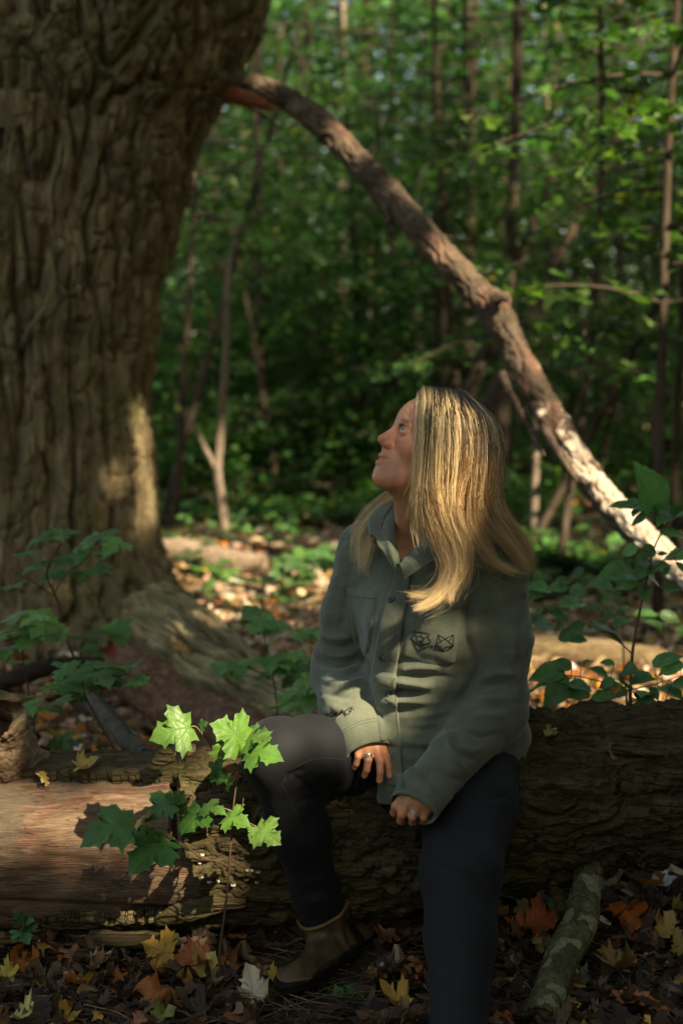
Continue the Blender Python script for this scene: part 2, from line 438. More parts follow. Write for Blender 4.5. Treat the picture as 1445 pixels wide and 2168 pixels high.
def leaf_mat(name, base=None, use_obj=True, rough=.42, trans=.32, spots=True, vein=1.35, spec=.35):
    """blade colour from the object, veins from the blade's own coordinates, spots"""
    b = NB(name); uv = b.coord('UV'); sx = b.n('ShaderNodeSeparateXYZ'); b.l(uv, sx.inputs[0]); x, y = sx.outputs[0], sx.outputs[1]
    ax = b.math('ABSOLUTE', x); best = None
    for ang in (0.0, 0.62, 1.30):                             # main veins run out from the stalk
        ca, sa = math.cos(ang), math.sin(ang); d = b.math('ABSOLUTE', b.math('SUBTRACT', b.math('MULTIPLY', ax, ca), b.math('MULTIPLY', y, sa)))
        best = d if best is None else b.math('MINIMUM', best, d)
    side = b.math('ABSOLUTE', b.math('SUBTRACT', b.math('FRACT', b.math('MULTIPLY', b.math('SUBTRACT', y, b.math('MULTIPLY', ax, .8)), 7.0)), .5))
    vn = b.math('MAXIMUM', b.math('SUBTRACT', 1.0, b.math('MULTIPLY', best, 55.0), clamp=True), b.math('MULTIPLY', b.math('SUBTRACT', 1.0, b.math('MULTIPLY', side, 9.0), clamp=True), .35))
    oi = b.n('ShaderNodeObjectInfo'); base_c = oi.outputs['Color'] if use_obj else base
    n0 = b.n('ShaderNodeVectorMath'); n0.operation = 'ADD'; b.l(uv, n0.inputs[0]); cmb = b.n('ShaderNodeCombineXYZ'); b.l(b.math('MULTIPLY', oi.outputs['Random'], 37.0), cmb.inputs[0]); b.l(cmb.outputs[0], n0.inputs[1])
    n1 = b.noise(n0.outputs[0], 2.2, 4, .6); n2 = b.noise(n0.outputs[0], 9, 3, .6)
    c = b.mix(1.0, base_c, b.ramp(n1, [(.3, (.68, .70, .66)), (.7, (1.28, 1.25, 1.22))]), 'MULTIPLY')
    c = b.mix(b.math('MULTIPLY', vn, .7), c, b.mix(1.0, c, (vein, vein, vein * .9), 'MULTIPLY'))
    if spots:
        c = b.mix(b.ramp(n2, [(.66, (0, 0, 0)), (.70, (.9, .9, .9))]), c, (.32, .27, .09)); c = b.mix(b.ramp(b.noise(n0.outputs[0], 14, 2, .5), [(.72, (0, 0, 0)), (.74, (.95, .95, .95))]), c, (.06, .035, .02))
    return b.pbr(c, rough, b.bump(b.math('ADD', b.math('MULTIPLY', vn, -1.0), n1), .35, .003), spec, trans=trans)
def flat_leaf_mat(name, rough=.45, trans=.46, var=.3):
    b = NB(name); n1 = b.noise(b.coord('Object'), 9, 3, .6); c = b.mix(1.0, b.attr(), b.ramp(n1, [(.3, (1 - var,) * 3), (.7, (1 + var,) * 3)]), 'MULTIPLY')
    tc = b.mix(1.0, c, (1.08, 1.28, .70), 'MULTIPLY')
    return b.pbr(c, rough, None, .3, trans=trans, tcol=tc)
M_LEAF = leaf_mat('green_leaf', trans=.34); M_FALLEN = leaf_mat('fallen_leaf', rough=.6, trans=.22, vein=.8)
M_CROWN = flat_leaf_mat('crown_leaves'); M_LITTER = flat_leaf_mat('litter_leaves', .7, .15)

def cloud(c, size, nrm, col, g, shape='maple', tri=True):
    """many small leaf faces: centres c, sizes, unit normals and colours per leaf"""
    n = len(c); nrm = unit_r(nrm); ref = g.normal(size=(n, 3)); t = unit_r(np.cross(nrm, ref)); b = np.cross(nrm, t)
    if shape == 'maple': o = A([(0, 0, 0), (.42, .05, .06), (.56, .38, .10), (.20, .48, .02), (0, 1, -.12), (-.20, .48, .02), (-.56, .38, .10), (-.42, .05, .06)]) - A([0, .45, 0]); f = A([(0, 1, 2), (0, 2, 3), (0, 3, 4), (0, 4, 5), (0, 5, 6), (0, 6, 7)])
    else: o = A([(0, 0, 0), (.30, .40, .05), (0, 1, -.1), (-.30, .40, .05)]) - A([0, .45, 0]); f = A([(0, 1, 2), (0, 2, 3)])
    k = len(o); sz = np.broadcast_to(size, (n,))[:, None, None]
    v = c[:, None] + sz * (t[:, None] * o[None, :, :1] + b[:, None] * o[None, :, 1:2] + nrm[:, None] * o[None, :, 2:])
    F = (f[None] + (np.arange(n) * k)[:, None, None]).reshape(-1, 3)
    return v.reshape(-1, 3), F, np.repeat(col, k, 0)
def unit_r(v): return v / (np.linalg.norm(v, axis=1)[:, None] + 1e-12)

def green(g, n, base=(.060, .130, .042), var=.35, yellow=.06):
    c = A(base) * np.exp(g.normal(0, var, (n, 1))) * (1 + g.normal(0, .12, (n, 3)))
    y = g.uniform(size=n) < yellow; c[y] = c[y] * A([2.6, 1.5, .9]); return np.clip(c, .004, .6)

def sprays(g, stem, n_sp, L, leafs, size, z0, z1, out=None, rise=.25, base=(.055, .115, .03), yellow=.05, shape='maple', wid=.55):
    """flat layered twigs of leaves round a stem path; returns twigs and leaf cloud"""
    tw = MB(); C, S, N, K = [], [], [], []
    zz = stem[:, 2]
    for _ in range(n_sp):
        z = g.uniform(z0, z1); i = int(np.argmin(np.abs(zz - z))); a = stem[i]; az = g.uniform(0, 6.283) if out is None else out + g.normal(0, .8)
        l = L * g.uniform(.55, 1.25); d = A([math.cos(az), math.sin(az), rise * g.uniform(.0, 1.4)]); t = np.linspace(0, 1, 7)[:, None]
        path = a + d * l * t + A([0, 0, -1]) * .30 * l * t ** 2 + g.normal(0, .02 * l, 3) * t
        v, f = tube(path, np.linspace(.006, .0018, 7) * (1 + l), 4, False); tw.add(v, f)
        m = max(3, int(leafs * g.uniform(.6, 1.3))); u = g.uniform(.18, 1.04, m); q = np.stack([np.interp(np.clip(u, 0, 1), t[:, 0], path[:, k]) for k in range(3)], 1)
        sd_ = unit(np.cross(d, [0, 0, 1])); off = g.uniform(-1, 1, m) * wid * l * (.25 + .75 * np.sin(np.pi * np.clip(u, .05, .95)))
        q = q + sd_ * off[:, None] + A([0, 0, 1]) * g.normal(-.01, .035, m)[:, None] - A([0, 0, .14]) * (off ** 2 / l)[:, None]
        C.append(q); S.append(size * g.uniform(.55, 1.25, m)); N.append(A([0, 0, 1]) + g.normal(0, .38, (m, 3))); K.append(green(g, m, A(base) * math.exp(g.normal(0, .18)), .22, yellow))
    C, S, N, K = np.concatenate(C), np.concatenate(S), np.concatenate(N), np.concatenate(K)
    return tw, cloud(C, S, N, K, g, shape)

# ================================================================== the big old maple at the left
TRD = 6.8
M_BARK = bark_mat('old_maple_bark', (.085, .064, .036), (.20, .152, .088), (.36, .29, .185), 'Z', 1.0, (.14, .135, .055), .25, None)
_prof = A([(-260, 700, .95), (-120, 620, .88), (0, 556, .82), (60, 540, .80), (130, 500, .78), (180, 482, .74), (260, 426, .70), (330, 402, .67), (400, 388, .655), (480, 368, .64), (600, 342, .62), (700, 322, .60), (800, 308, .585), (900, 306, .58), (1000, 312, .585), (1120, 318, .60), (1180, 330, .62), (1250, 360, .66), (1330, 400, .72), (1400, 440, .78)])
_pz = A([P(r[1], r[0], TRD)[2] for r in _prof]); _px = A([P(r[1], r[0], TRD)[0] for r in _prof]); _o = np.argsort(_pz)
def trunk_c(z):
    xr = np.interp(z, _pz[_o], _px[_o]); r = np.interp(z, _pz[_o], _prof[_o, 2]); return xr - r, r
def build_maple():
    t = thing('old_maple_tree', 'huge old maple with deeply furrowed bark filling the left edge', 'tree', (trunk_c(.3)[0], TRD, .15))
    zs = np.linspace(-.12, 3.75, 470); th = np.concatenate([np.linspace(-2.5, 1.0, 330), np.linspace(1.0, 2 * np.pi - 2.5, 41)[1:-1]])    # denser towards the picture
    xc, r = trunk_c(zs); Z, TH = np.meshgrid(zs, th, indexing='ij')
    p0 = np.stack([xc[:, None] + r[:, None] * np.cos(TH), TRD + r[:, None] * np.sin(TH), Z], -1)
    wob = fbm(p0 * A([1.2, 1.2, .7]), 2)
    pw = p0 + .020 * np.stack([fbm(p0 * 4.0, 2), fbm(p0 * 4.0 + 5, 2), fbm(p0 * 3 + 9, 2)], -1)
    n1 = noise(pw * A([10, 10, .62])); n2 = noise(pw * A([24, 24, 1.9]) + 7); n3 = fbm(pw * A([46, 46, 16]), 3)
    plates = np.clip(np.abs(n1) / .16, 0, 1) ** .6; pl2 = np.clip(np.abs(n2) / .15, 0, 1) ** .6; strk = np.abs(noise(pw * A([55, 55, 3.5]) + 3))
    brk = np.clip(np.abs(noise(pw * A([7, 7, 7]) + 31)) / .07, 0, 1)
    hard = fbm(pw * A([13, 13, 5.0]) + 3, 3)
    d = .078 * (plates - .7) + .026 * (pl2 - .6) + .016 * (brk - .7) * plates + .020 * hard + .010 * n3 + .018 * (strk - .2) + .05 * wob + .012 * np.round(fbm(pw * A([11, 11, 3.5]) + 40, 2) * 5) / 2
    flare = np.exp(-np.maximum(Z - .12, 0) / .20) * (.06 + .13 * np.clip(np.cos(4 * TH + 1.1), 0, 1) ** 1.5)
    rr = r[:, None] + d + flare
    v = np.stack([xc[:, None] + rr * np.cos(TH), TRD + rr * np.sin(TH), Z], -1).reshape(-1, 3); n = len(th)
    i = np.arange(len(zs) - 1)[:, None] * n; j = np.arange(n)[None]; k = (j + 1) % n
    part('trunk', v, np.stack([i + j, i + k, i + n + k, i + n + j], -1).reshape(-1, 4), M_BARK, t)
    # the leader above the frame and its crown, and a dead twig low on the bark
    x0, r0 = trunk_c(3.6)
    path = spline([(x0, TRD, 3.6), (x0 + .1, TRD + .1, 5.0), (x0 + .3, TRD + .3, 8.0)], 24); mb = MB(); mb.add(*tube(path, np.linspace(r0, .22, 24), 20)); mb.part('leader', M_BARK, t)
    g = np.random.default_rng(21); C = A([x0 + .6, TRD + .8, 8.6]) + g.normal(0, 1, (9000, 3)) * A([2.2, 2.0, 1.1])
    C = C[C[:, 2] > 5.6]; v, f, c = cloud(C, g.uniform(.09, .15, len(C)), A([0, 0, 1]) + g.normal(0, .5, (len(C), 3)), green(g, len(C)), g); part('crown', v, f, M_CROWN, t, col=c)
    mb = MB(); mb.add(*tube(spline([P(45, 740, 6.25), P(68, 690, 6.15), P(100, 645, 6.12)], 12) + A([0, 0, 0]), np.linspace(.018, .006, 12), 7)); mb.part('dead_twig', bark_mat('grey_twig', (.10, .085, .07), (.19, .165, .135), (.28, .25, .21), 'G'), t)
    # large loose plates of bark standing off the trunk
    for (px, py, w_, h_) in ((40, 250, .22, .16), (150, 560, .06, .20), (235, 450, .07, .18), (95, 900, .06, .22), (250, 800, .05, .18), (300, 150, .08, .16)):
        q = P(px, py, 6.3); th0 = math.asin(max(-.98, min(.98, (q[0] - trunk_c(q[2])[0]) / (trunk_c(q[2])[1] * 1.04)))) - math.pi / 2
        V = []
        for b_ in np.linspace(-1, 1, 11):
            for a_ in np.linspace(-1, 1, 9):
                zz = q[2] + b_ * h_ / 2; xx, r_ = trunk_c(zz); ww = w_ * (1 - .3 * b_ * b_ + .25 * noise(A([b_ * 2, px, py * .1]))); an = th0 + a_ * ww / 2 / r_
                wv = .07 * float(fbm(A([[xx + r_ * math.cos(an), TRD + r_ * math.sin(an), zz]]) * A([1.2, 1.2, .7]), 2)[0])
                lf = .005 + .035 * max(0, 1 - abs(a_) ** 4) * (1 - .6 * abs(b_) ** 3) + .012 * noise(A([a_ * 3, b_ * 5, px])) - .05 * (abs(a_) > .9) + .03 * max(0, -b_ - .5)
                V.append((xx + (r_ + wv + lf) * math.cos(an), TRD + (r_ + wv + lf) * math.sin(an), zz + .02 * noise(A([a_ * 4, px, 1]))))
        i = np.arange(10)[:, None] * 9; j = np.arange(8)[None]; part('bark_plate', A(V), np.stack([i + j, i + j + 1, i + 10 + j, i + 9 + j], -1).reshape(-1, 4), M_BARK, t)
build_maple()

# ================================================================== the wood behind
M_TRUNK = bark_mat('forest_bark', (.030, .022, .016), (.070, .052, .038), (.135, .105, .080), 'Z', .7)
M_PALE = bark_mat('pale_stem', (.14, .105, .08), (.26, .20, .155), (.36, .29, .23), 'Z', 1.5)
M_TWIG = NB('twig').pbr((.055, .040, .028), .85)

def stem_path(base, top, bend=.15, n=24, seed=0):
    g = np.random.default_rng(seed); t = np.linspace(0, 1, n)[:, None]; a, b = A(base), A(top)
    o = g.normal(0, bend, 3) * A([1, 1, 0]); return a + (b - a) * t + o * np.sin(np.pi * t) + .25 * bend * np.stack([noise(np.stack([t[:, 0] * 4, 0 * t[:, 0] + seed, 0 * t[:, 0]], -1)), 0 * t[:, 0], 0 * t[:, 0]], -1)

def where(px):
    return 'near the big trunk' if px < 480 else 'left of the head' if px < 860 else 'behind the arching limb' if px < 1150 else 'right of the arching limb'
def forest_tree(name, label, group, base, top, r, g, n_sp=0, L=1.0, leafs=30, size=.10, z0=1.5, z1=None, mat=None, col=(.055, .115, .03), yellow=.05, sides=8, wid=.5, cat='tree'):
    if label.endswith('@'): label = label[:-1] + where(PX(A(base) + A([0, 0, 1.0]))[0]); group = label
    path = stem_path(base, top, .06 * np.linalg.norm(A(top) - A(base)) * .3, 26, int(g.integers(1e6)))
    t = thing(name, label, cat, base, group)
    mb = MB(); mb.add(*tube(path, r * np.linspace(1.15, .45, 26) ** 1.0, sides, True, lambda p, th, T, N, B, R: R * .16 * noise(np.stack([p[:, None, 0] * 9 + np.cos(th)[None] * 1.3, p[:, None, 2] * 2 + 0 * th[None], np.sin(th)[None] * 1.3 + 0 * p[:, None, 0]], -1))))
    mb.part('trunk', mat or M_TRUNK, t)
    if n_sp:
        tw, (v, f, c) = sprays(g, path, n_sp, L, leafs, size, z0, z1 or top[2], base=col, yellow=yellow, wid=wid)
        tag(tw.part('branch_twigs', M_TWIG, t), kind='stuff'); o = part('crown', v, f, M_CROWN, t, col=c)
    return t

def px_at(px, d): return (px - CX) / FPX * d
def build_woods():
    g = np.random.default_rng(77)
    # ---- stems picked out one by one: base pixel, top pixel, depth
    t = thing('bare_sapling', 'pale forked bare sapling standing in sun right of the big trunk', 'sapling', P(476, 1138, 9.5))
    mb = MB(); mb.add(*tube(spline([P(478, 1146, 9.5), P(470, 1060, 9.5), P(462, 1000, 9.5), P(470, 880, 9.5), P(478, 740, 9.5), P(482, 600, 9.5), P(500, 470, 9.6)], 40), np.linspace(.034, .012, 40), 8)); mb.part('trunk', M_PALE, t)
    mb = MB(); mb.add(*tube(spline([P(463, 1004, 9.5), P(440, 960, 9.5), P(412, 905, 9.5), P(388, 872, 9.5), P(366, 830, 9.4)], 24), np.linspace(.022, .008, 24), 7)); mb.part('side_branch', M_PALE, t)
    for lab, a, b_, d, r, m in (
        ('thin brown stem leaning across the green left of the head', (375, 1030), (395, 690), 10.5, .028, M_TRUNK), ('thin dark stem slanting right from beside the big trunk', (400, 900), (505, 520), 11.0, .030, M_TRUNK),
        ('slim pale stem in sun just right of the long hair', (1131, 1160), (1138, 950), 9.0, .028, M_PALE), ('short pale snag leaning above the head in the far wood', (762, 720), (790, 600), 17, .10, M_PALE),
        ('dark slender trunk rising behind the arching limb', (1062, 700), (1078, 180), 12, .062, M_TRUNK), ('brown trunk leaning left under the arching limb', (975, 860), (1060, 640), 12, .07, M_TRUNK),
        ('brown stem leaning right under the arching limb', (1015, 880), (1170, 560), 11, .06, M_TRUNK), ('straight dark trunk in the upper middle', (905, 700), (915, 150), 20, .09, M_TRUNK),
        ('straight brown trunk left of the arching limb', (652, 800), (655, 330), 19, .085, M_TRUNK), ('pale thin trunk near the middle of the wood', (712, 760), (716, 380), 22, .11, M_PALE),
        ('thin stem reddish at the base near the far right edge', (1385, 980), (1400, 620), 13, .05, M_TRUNK), ('dark leaning stem at the right of the wood', (1235, 930), (1390, 620), 9, .03, M_TRUNK),
        ('brown trunk between the big maple and the limb', (600, 900), (598, 520), 22, .08, M_TRUNK), ('slim stem left of the head', (935, 800), (945, 560), 15, .035, M_PALE)):
        q0, q1 = P(a[0], a[1], d), P(b_[0], b_[1], d); t = thing('thin_tree', lab, 'tree', q0, 'single slim trunks'); dirv = q1 - q0
        lo = q0 - dirv / dirv[2] * (q0[2] - gz(q0[0], q0[1]) + .05) if q0[2] > .1 else q0
        hi = q1 + dirv * (.0 if 'snag' in lab else 1.2)
        mb = MB(); mb.add(*tube(stem_path(lo, hi, .05, 30, int(g.integers(1e6))), r * np.linspace(1.1, .5, 30), 9)); mb.part('trunk', m, t)
        if 'snag' not in lab and d > 8:
            tw, (v, f, c) = sprays(g, stem_path(lo, hi, .0, 30), 9, .9, 44, .075, 2.2, max(3, hi[2]), base=(.05, .11, .028)); tag(tw.part('branch_twigs', M_TWIG, t), kind='stuff'); part('crown', v, f, M_CROWN, t, col=c)
    # ---- sprays of leaves that reach in at the right, in dim sun
    for lab, (px, py, d), ns, L, lf, sz, z_ in (
        ('maple sapling spreading sunlit tiers of leaves at the right edge', (1400, 900, 7.0), 20, .85, 34, .10, (1.5, 3.3)),
        ('maple sapling with pale tiers of leaves behind the arching limb', (1180, 880, 8.4), 17, .9, 34, .10, (1.3, 3.6)),
        ('slender sapling holding dim leaves at the far right', (1430, 900, 8.8), 22, 1.0, 32, .09, (.9, 4.2))):
        b0 = P(px, py, d); b0[2] = gz(b0[0], b0[1]); top = b0 + A([.15, .2, 4.6])
        forest_tree('maple_sapling', lab, 'maple saplings under the trees', b0, top, .026, g, ns, L, lf, sz, z_[0], z_[1], col=(.075, .150, .036), cat='sapling')
    # ---- saplings and middle-storey trees
    k = 0
    for d in np.concatenate([np.linspace(12.8, 16, 28), np.linspace(16, 24, 44)]):
        half = 0.26 * d; x = g.uniform(-half * .75, half * 1.1)
        d = d + g.uniform(-.6, .6)
        if x < -.2 and d < 9.5: continue
        z = float(gz(x, d)); h = g.uniform(1.3, 4.2) if g.uniform() < .72 else g.uniform(4, 7)
        forest_tree('understorey_sapling', 'soft green sapling under the far trees, @', 'saplings of the understorey', (x, d, z), (x + g.normal(0, .3), d + g.normal(0, .3), z + h), .012 + .006 * h, g,
                    int(5 + h * 4.5), .55 + .13 * h, 44, .062 + .0016 * d, .25 if h < 3.5 else 1.2, h * .98, col=A([.058, .140, .050]) * math.exp(g.normal(0, .25)), yellow=.05, sides=6, wid=.6, cat='sapling')
    for k, (px, d, h) in enumerate(((350, 13.4, 2.3), (420, 14.0, 1.9), (500, 13.5, 2.2), (560, 14.4, 2.6), (620, 13.8, 2.0), (690, 14.2, 2.4), (740, 13.4, 1.7), (650, 15.5, 3.0), (530, 15.8, 3.1), (400, 15.6, 3.2), (780, 15.4, 2.6), (450, 13.2, 1.5), (600, 13.2, 1.4), (330, 14.8, 3.0), (860, 14.2, 2.0))):
        x = px_at(px, d); z = float(gz(x, d))
        forest_tree('understorey_sapling', 'soft green sapling under the far trees, @', 'saplings of the understorey', (x, d, z), (x + g.normal(0, .2), d, z + h), .016, g, int(7 + 5 * h), .70, 50, .075, .2, h, col=(.085, .185, .055), yellow=.03, sides=6, wid=.6, cat='sapling')
    for k in range(46):
        d = g.uniform(11.5, 33); x = g.uniform(-.27, .29) * d; z = float(gz(x, d)); h = g.uniform(8, 13); r = g.uniform(.035, .105) * (1 if d > 15 else .7)
        forest_tree('forest_tree', 'slim straight trunk with high leaves in the far wood, @', 'trees of the far wood', (x, d, z), (x + g.normal(0, .5), d + g.normal(0, .5), z + h), r, g,
                    9, 1.5, 70, .075 + .002 * d, 2.6, min(h, 9.5), mat=M_PALE if g.uniform() < .3 else M_TRUNK, col=A([.052, .115, .040]) * math.exp(g.normal(0, .3)), yellow=.05, wid=.7)
    # ---- the dense mass farther off
    N = 240000; d = g.uniform(24, 60, N); x = g.uniform(-.36, .36, N) * d; z = gz(x, d) + g.beta(1.0, 1.15, N) * (6 + .36 * d); C = np.stack([x, d, z], 1)
    keep = noise(C * A([.34, .30, .42])) + .20 * noise(C * 1.3) > -.34; C = C[keep]; n = len(C)
    v, f, c = cloud(C, g.uniform(.13, .30, n), A([0, -.2, 1]) + g.normal(0, .55, (n, 3)), green(g, n, (.045, .092, .032), .35, .05), g, 'oval'); o = part('far_woods', v, f, M_CROWN, None, col=c); tag(o, 'dense green wood closing the view', None, None, 'stuff')
    # low cover of seedlings and ferny growth
    N = 40000; d = 8.2 + 18 * g.uniform(size=N) ** 1.5; x = g.uniform(-.27, .30, N) * d; m = fbm(np.stack([x * .7, d * .5, 0 * x], -1), 3); hh = smooth(-.15, .35, m) * (0.30 + .55 * smooth(9.5, 13, d)); keep = ((m > -.12) & ((d > 11.5) | (x > .8) & (m > .05))) | ((d > 11.0) & (d < 15.5) & (x < .8) & (m > -.45)); hh = np.maximum(hh, .12); x, d, hh = x[keep], d[keep], hh[keep]
    C = np.stack([x, d, gz(x, d) + .04 + hh * g.uniform(.1, 1, len(x)) ** .6], 1); n = len(C)
    v, f, c = cloud(C, g.uniform(.06, .11, n), A([0, 0, 1]) + g.normal(0, .35, (n, 3)), green(g, n, (.065, .150, .042), .3, .04), g, 'maple'); o = part('ground_cover', v, f, M_CROWN, None, col=c); tag(o, 'low green seedlings and leaves covering the floor under the far trees', None, None, 'stuff')
build_woods()

# ================================================================== leaf canopy added out of view to shade the scene, opened for sun patches
GAPS = [  # point the sun reaches, half size across and along (in the plane facing the sun)
    (P(30, 1690, 3.07), .08, .05), (P(165, 1668, 3.1), .05, .0), (P(250, 1648, 3.12), .05, .0), (P(0, 1800, 3.04), .04, .02), (P(20, 1560, 3.1), .06, .03),
    (P(640, 1555, 3.0), .075, .055), (P(752, 1535, 3.06), .045, .03), (P(858, 1455, 3.03), .03, .0), (P(400, 1350, 5.2), .06, .0),
    (P(365, 1532, 2.84), .07, .06), (P(492, 1552, 2.86), .09, .07), (P(500, 1738, 2.84), .035, .03), (P(560, 1772, 2.84), .05, .04), (P(560, 1592, 2.85), .05, .04),
    (P(940, 990, 2.95), .025, .09), (P(900, 900, 2.97), .0, .02), (P(1000, 985, 2.95), .0, .05), (P(905, 1262, 2.93), .04, .015),
    (P(304, 890, 6.66), .025, .09), (P(302, 985, 6.64), .025, .09), (P(232, 1040, 6.3), .0, .0), (P(310, 1080, 6.64), .015, .05), 
    (P(745, 312, 6.25), .11, .10), (P(1040, 630, 5.8), .06, .10), (P(1100, 770, 5.6), .06, .12), (P(1160, 890, 5.4), .05, .08), (P(860, 430, 6.1), .05, .05), (P(570, 180, 6.5), .08, .04), (P(950, 540, 6.0), .05, .05),
    (P(1340, 1100, 5.1), .26, .18), (P(1250, 1010, 5.2), .14, .12), (P(1420, 1190, 5.0), .10, .08),
    (G(560, 1225, .1), .85, .62), (G(660, 1205, .1), .65, .5), (G(440, 1240, .1), .40, .28), (G(370, 1165, .12), .55, .25), (G(480, 1155, .1), .4, .3), (P(470, 1060, 9.5), .3, .35), (P(640, 1140, 8.8), .5, .2),
    (G(1200, 1470, .05), .40, .22), (G(1400, 1440, .05), .45, .25), (P(1250, 1375, 6.3), .4, .10), (G(1150, 1200, .1), .5, .2), (P(400, 1240, 7.2), .15, .10), (G(480, 1300, .1), .25, .12), (G(1330, 1480, .05), .25, .12),
    (P(1280, 500, 7.0), .30, .16), (P(1000, 490, 7.8), .40, .12), (P(1380, 330, 7.2), .22, .10), (P(1400, 500, 7.2), .25, .10), (P(1230, 700, 7.5), .3, .1), (P(1134, 1050, 9), .1, .4)]
def add_shade_canopy():
    g = np.random.default_rng(91); L = A(SUN_DIR); e1 = unit(np.cross([0, 0, 1], L)); e2 = np.cross(L, e1)
    N = 78000; a = g.uniform(-2.4, 9.6, N); b = g.uniform(-1.8, 10.0, N); t = g.uniform(7.0, 11.0, N)
    keep = np.ones(N, bool); sz = g.uniform(.13, .21, N)
    for (p, ra, rb) in GAPS:
        pa, pb = p @ e1, p @ e2; q = np.sqrt(((a - pa) / (ra + .068)) ** 2 + ((b - pb) / (rb + .068)) ** 2)
        keep &= q > 1.0 + .25 * noise(np.stack([a * 9, b * 9, 0 * a], -1))
    keep &= g.uniform(size=N) > .82 * smooth(11.4, 13.0, a + b)
    a, b, t, sz = a[keep], b[keep], t[keep], sz[keep]
    N2 = 26000; a2, b2, t2 = g.uniform(9.2, 17, N2), g.uniform(2.5, 13, N2), g.uniform(7.0, 11.0, N2); k2 = (a2 - b2 > 2.2 + .8 * noise(np.stack([a2, b2, 0 * a2], -1))) & (noise(np.stack([a2 * 1.6, b2 * 1.6, 0 * a2 + 4], -1)) > -.16)  # more added leaves out of view, darkening the right of the wood
    for (p, ra, rb) in GAPS: k2 &= np.hypot((a2 - p @ e1) / (ra + .1), (b2 - p @ e2) / (rb + .1)) > 1
    a, b, t, sz = np.concatenate([a, a2[k2]]), np.concatenate([b, b2[k2]]), np.concatenate([t, t2[k2]]), np.concatenate([sz, g.uniform(.15, .24, int(k2.sum()))])
    C = e1 * a[:, None] + e2 * b[:, None] + L * t[:, None]; ok = C[:, 2] > 4.2; C, sz, a, b = C[ok], sz[ok], a[ok], b[ok]
    Nn = L * .7 + A([0, 0, .5]) + g.normal(0, .35, (len(C), 3))
    own = np.argmin(np.stack([np.abs(a - 0.5) + .0 * b, np.abs(a - 4.0), np.abs(a - 8.0), np.abs(a - 13.0)]), 0)
    for k, (bx, by, lab) in enumerate(((3.2, -5.4, 'added unseen tree behind the viewer shading the log from the left'), (8.9, -2.6, 'added unseen tree behind the viewer shading the seated woman'), (12.2, .6, 'added unseen tree at the right outside the view shading the big trunk'), (11.5, 8.5, 'added unseen tree far out at the right shading the right of the wood'))):
        m = own == k; t_ = thing('added_shade_tree', lab, 'tree', (bx, by, 0))  # added light blocker: the carved leaf layer split among unseen trunks
        v, f, c = cloud(C[m], sz[m], Nn[m], green(g, int(m.sum())), g); part('crown', v, f, M_CROWN, t_, col=c)
        cen = C[m].mean(0); mb = MB(); top = A([bx, by, 6.0]) * .75 + cen * .25
        mb.add(*tube(spline([(bx, by, -.1), (bx + .1, by, 3), top], 20), np.linspace(.26, .14, 20), 12)); mb.part('trunk', M_TRUNK, t_)
add_shade_canopy()
def add_woods_screen():  # ring of leaves added out of view to block low skylight, thinner at left
    g = np.random.default_rng(17); N = 30000; az = g.uniform(0, 2 * np.pi, N); r = g.uniform(8.5, 15, N); C = np.stack([r * np.sin(az), r * np.cos(az), 0 * r], 1)
    ok = np.abs(np.arctan2(C[:, 0], C[:, 1])) > math.radians(38); left = (az > math.radians(222)) & (az < math.radians(312)); ok &= ~left | (g.uniform(size=N) < .25); C = C[ok]; r = r[ok]; n = len(C); C[:, 2] = g.uniform(0, 1, n) * r * .52
    v, f, c = cloud(C, g.uniform(.28, .5, n), A([0, 0, 1]) + g.normal(0, .7, (n, 3)), green(g, n), g); o = part('added_woods_screen', v, f, M_CROWN, None, col=c); tag(o, 'added unseen woods blocking skylight at the sides and behind the viewer', None, None, 'stuff')
add_woods_screen()
# ================================================================== fallen logs and the broken limb
def grid_tube(path, rad, sides, n, disp, t0=0.0, t1=2 * np.pi, closed=True):
    """finely divided log; disp(s in metres, angle, points) in metres; angle 0 is up, positive towards the viewer's side on a log running left to right"""
    p = spline(path, n); r = np.interp(np.linspace(0, 1, n), np.linspace(0, 1, len(rad)), rad); T, N, B = frames(p)
    th = np.linspace(t0, t1, sides, endpoint=not closed); D = N[:, None] * np.cos(th)[None, :, None] + B[:, None] * np.sin(th)[None, :, None]
    base = p[:, None] + D * r[:, None, None]; s = np.concatenate([[0], np.cumsum(np.linalg.norm(np.diff(p, axis=0), axis=1))])
    Q = np.stack([s[:, None] + 0 * th[None], r[:, None] * np.cos(th)[None], r[:, None] * np.sin(th)[None]], -1)          # unrolled: along, up, across
    d = disp(s[:, None] + 0 * th[None], th[None] + 0 * s[:, None], Q, base)
    v = (base + D * d[..., None]).reshape(-1, 3); i = np.arange(n - 1)[:, None] * sides; j = np.arange(sides if closed else sides - 1)[None]; k = (j + 1) % sides
    f = np.stack([i + j, i + k, i + sides + k, i + sides + j], -1).reshape(-1, 4)
    return v, f, (s, th, p, D, r)

def bark_relief(Q, along, across, amp, seed=0.0, cracks=True):
    w_ = .05 * np.stack([fbm(Q * 5 + seed, 2), fbm(Q * 7 + seed + 3, 2), fbm(Q * 7 + seed + 6, 2)], -1)
    p = (Q + w_) * A([along, across, across]) + seed
    a = np.clip(np.abs(noise(p)) / .17, 0, 1) ** .6; b = np.clip(np.abs(noise(p * A([2.6, 2.3, 2.3]) + 5)) / .15, 0, 1) ** .6
    d = amp * (a - .7) + amp * .45 * (b - .6) + amp * .30 * fbm(p * A([5, 3.5, 3.5]), 3) + amp * .22 * np.round(fbm(p * A([2.5, 1.6, 1.6]) + 21, 2) * 4) + amp * .35 * (np.abs(noise(p * A([2.2, 7, 7]) + 9)) - .2)
    if cracks: d = d + amp * .30 * (smooth(.0, .10, np.abs(noise((Q + w_) * A([16, 9, 9]) + seed + 11))) - .8) * a
    return d + .25 * amp * noise(Q * A([30, 90, 90]) + seed)

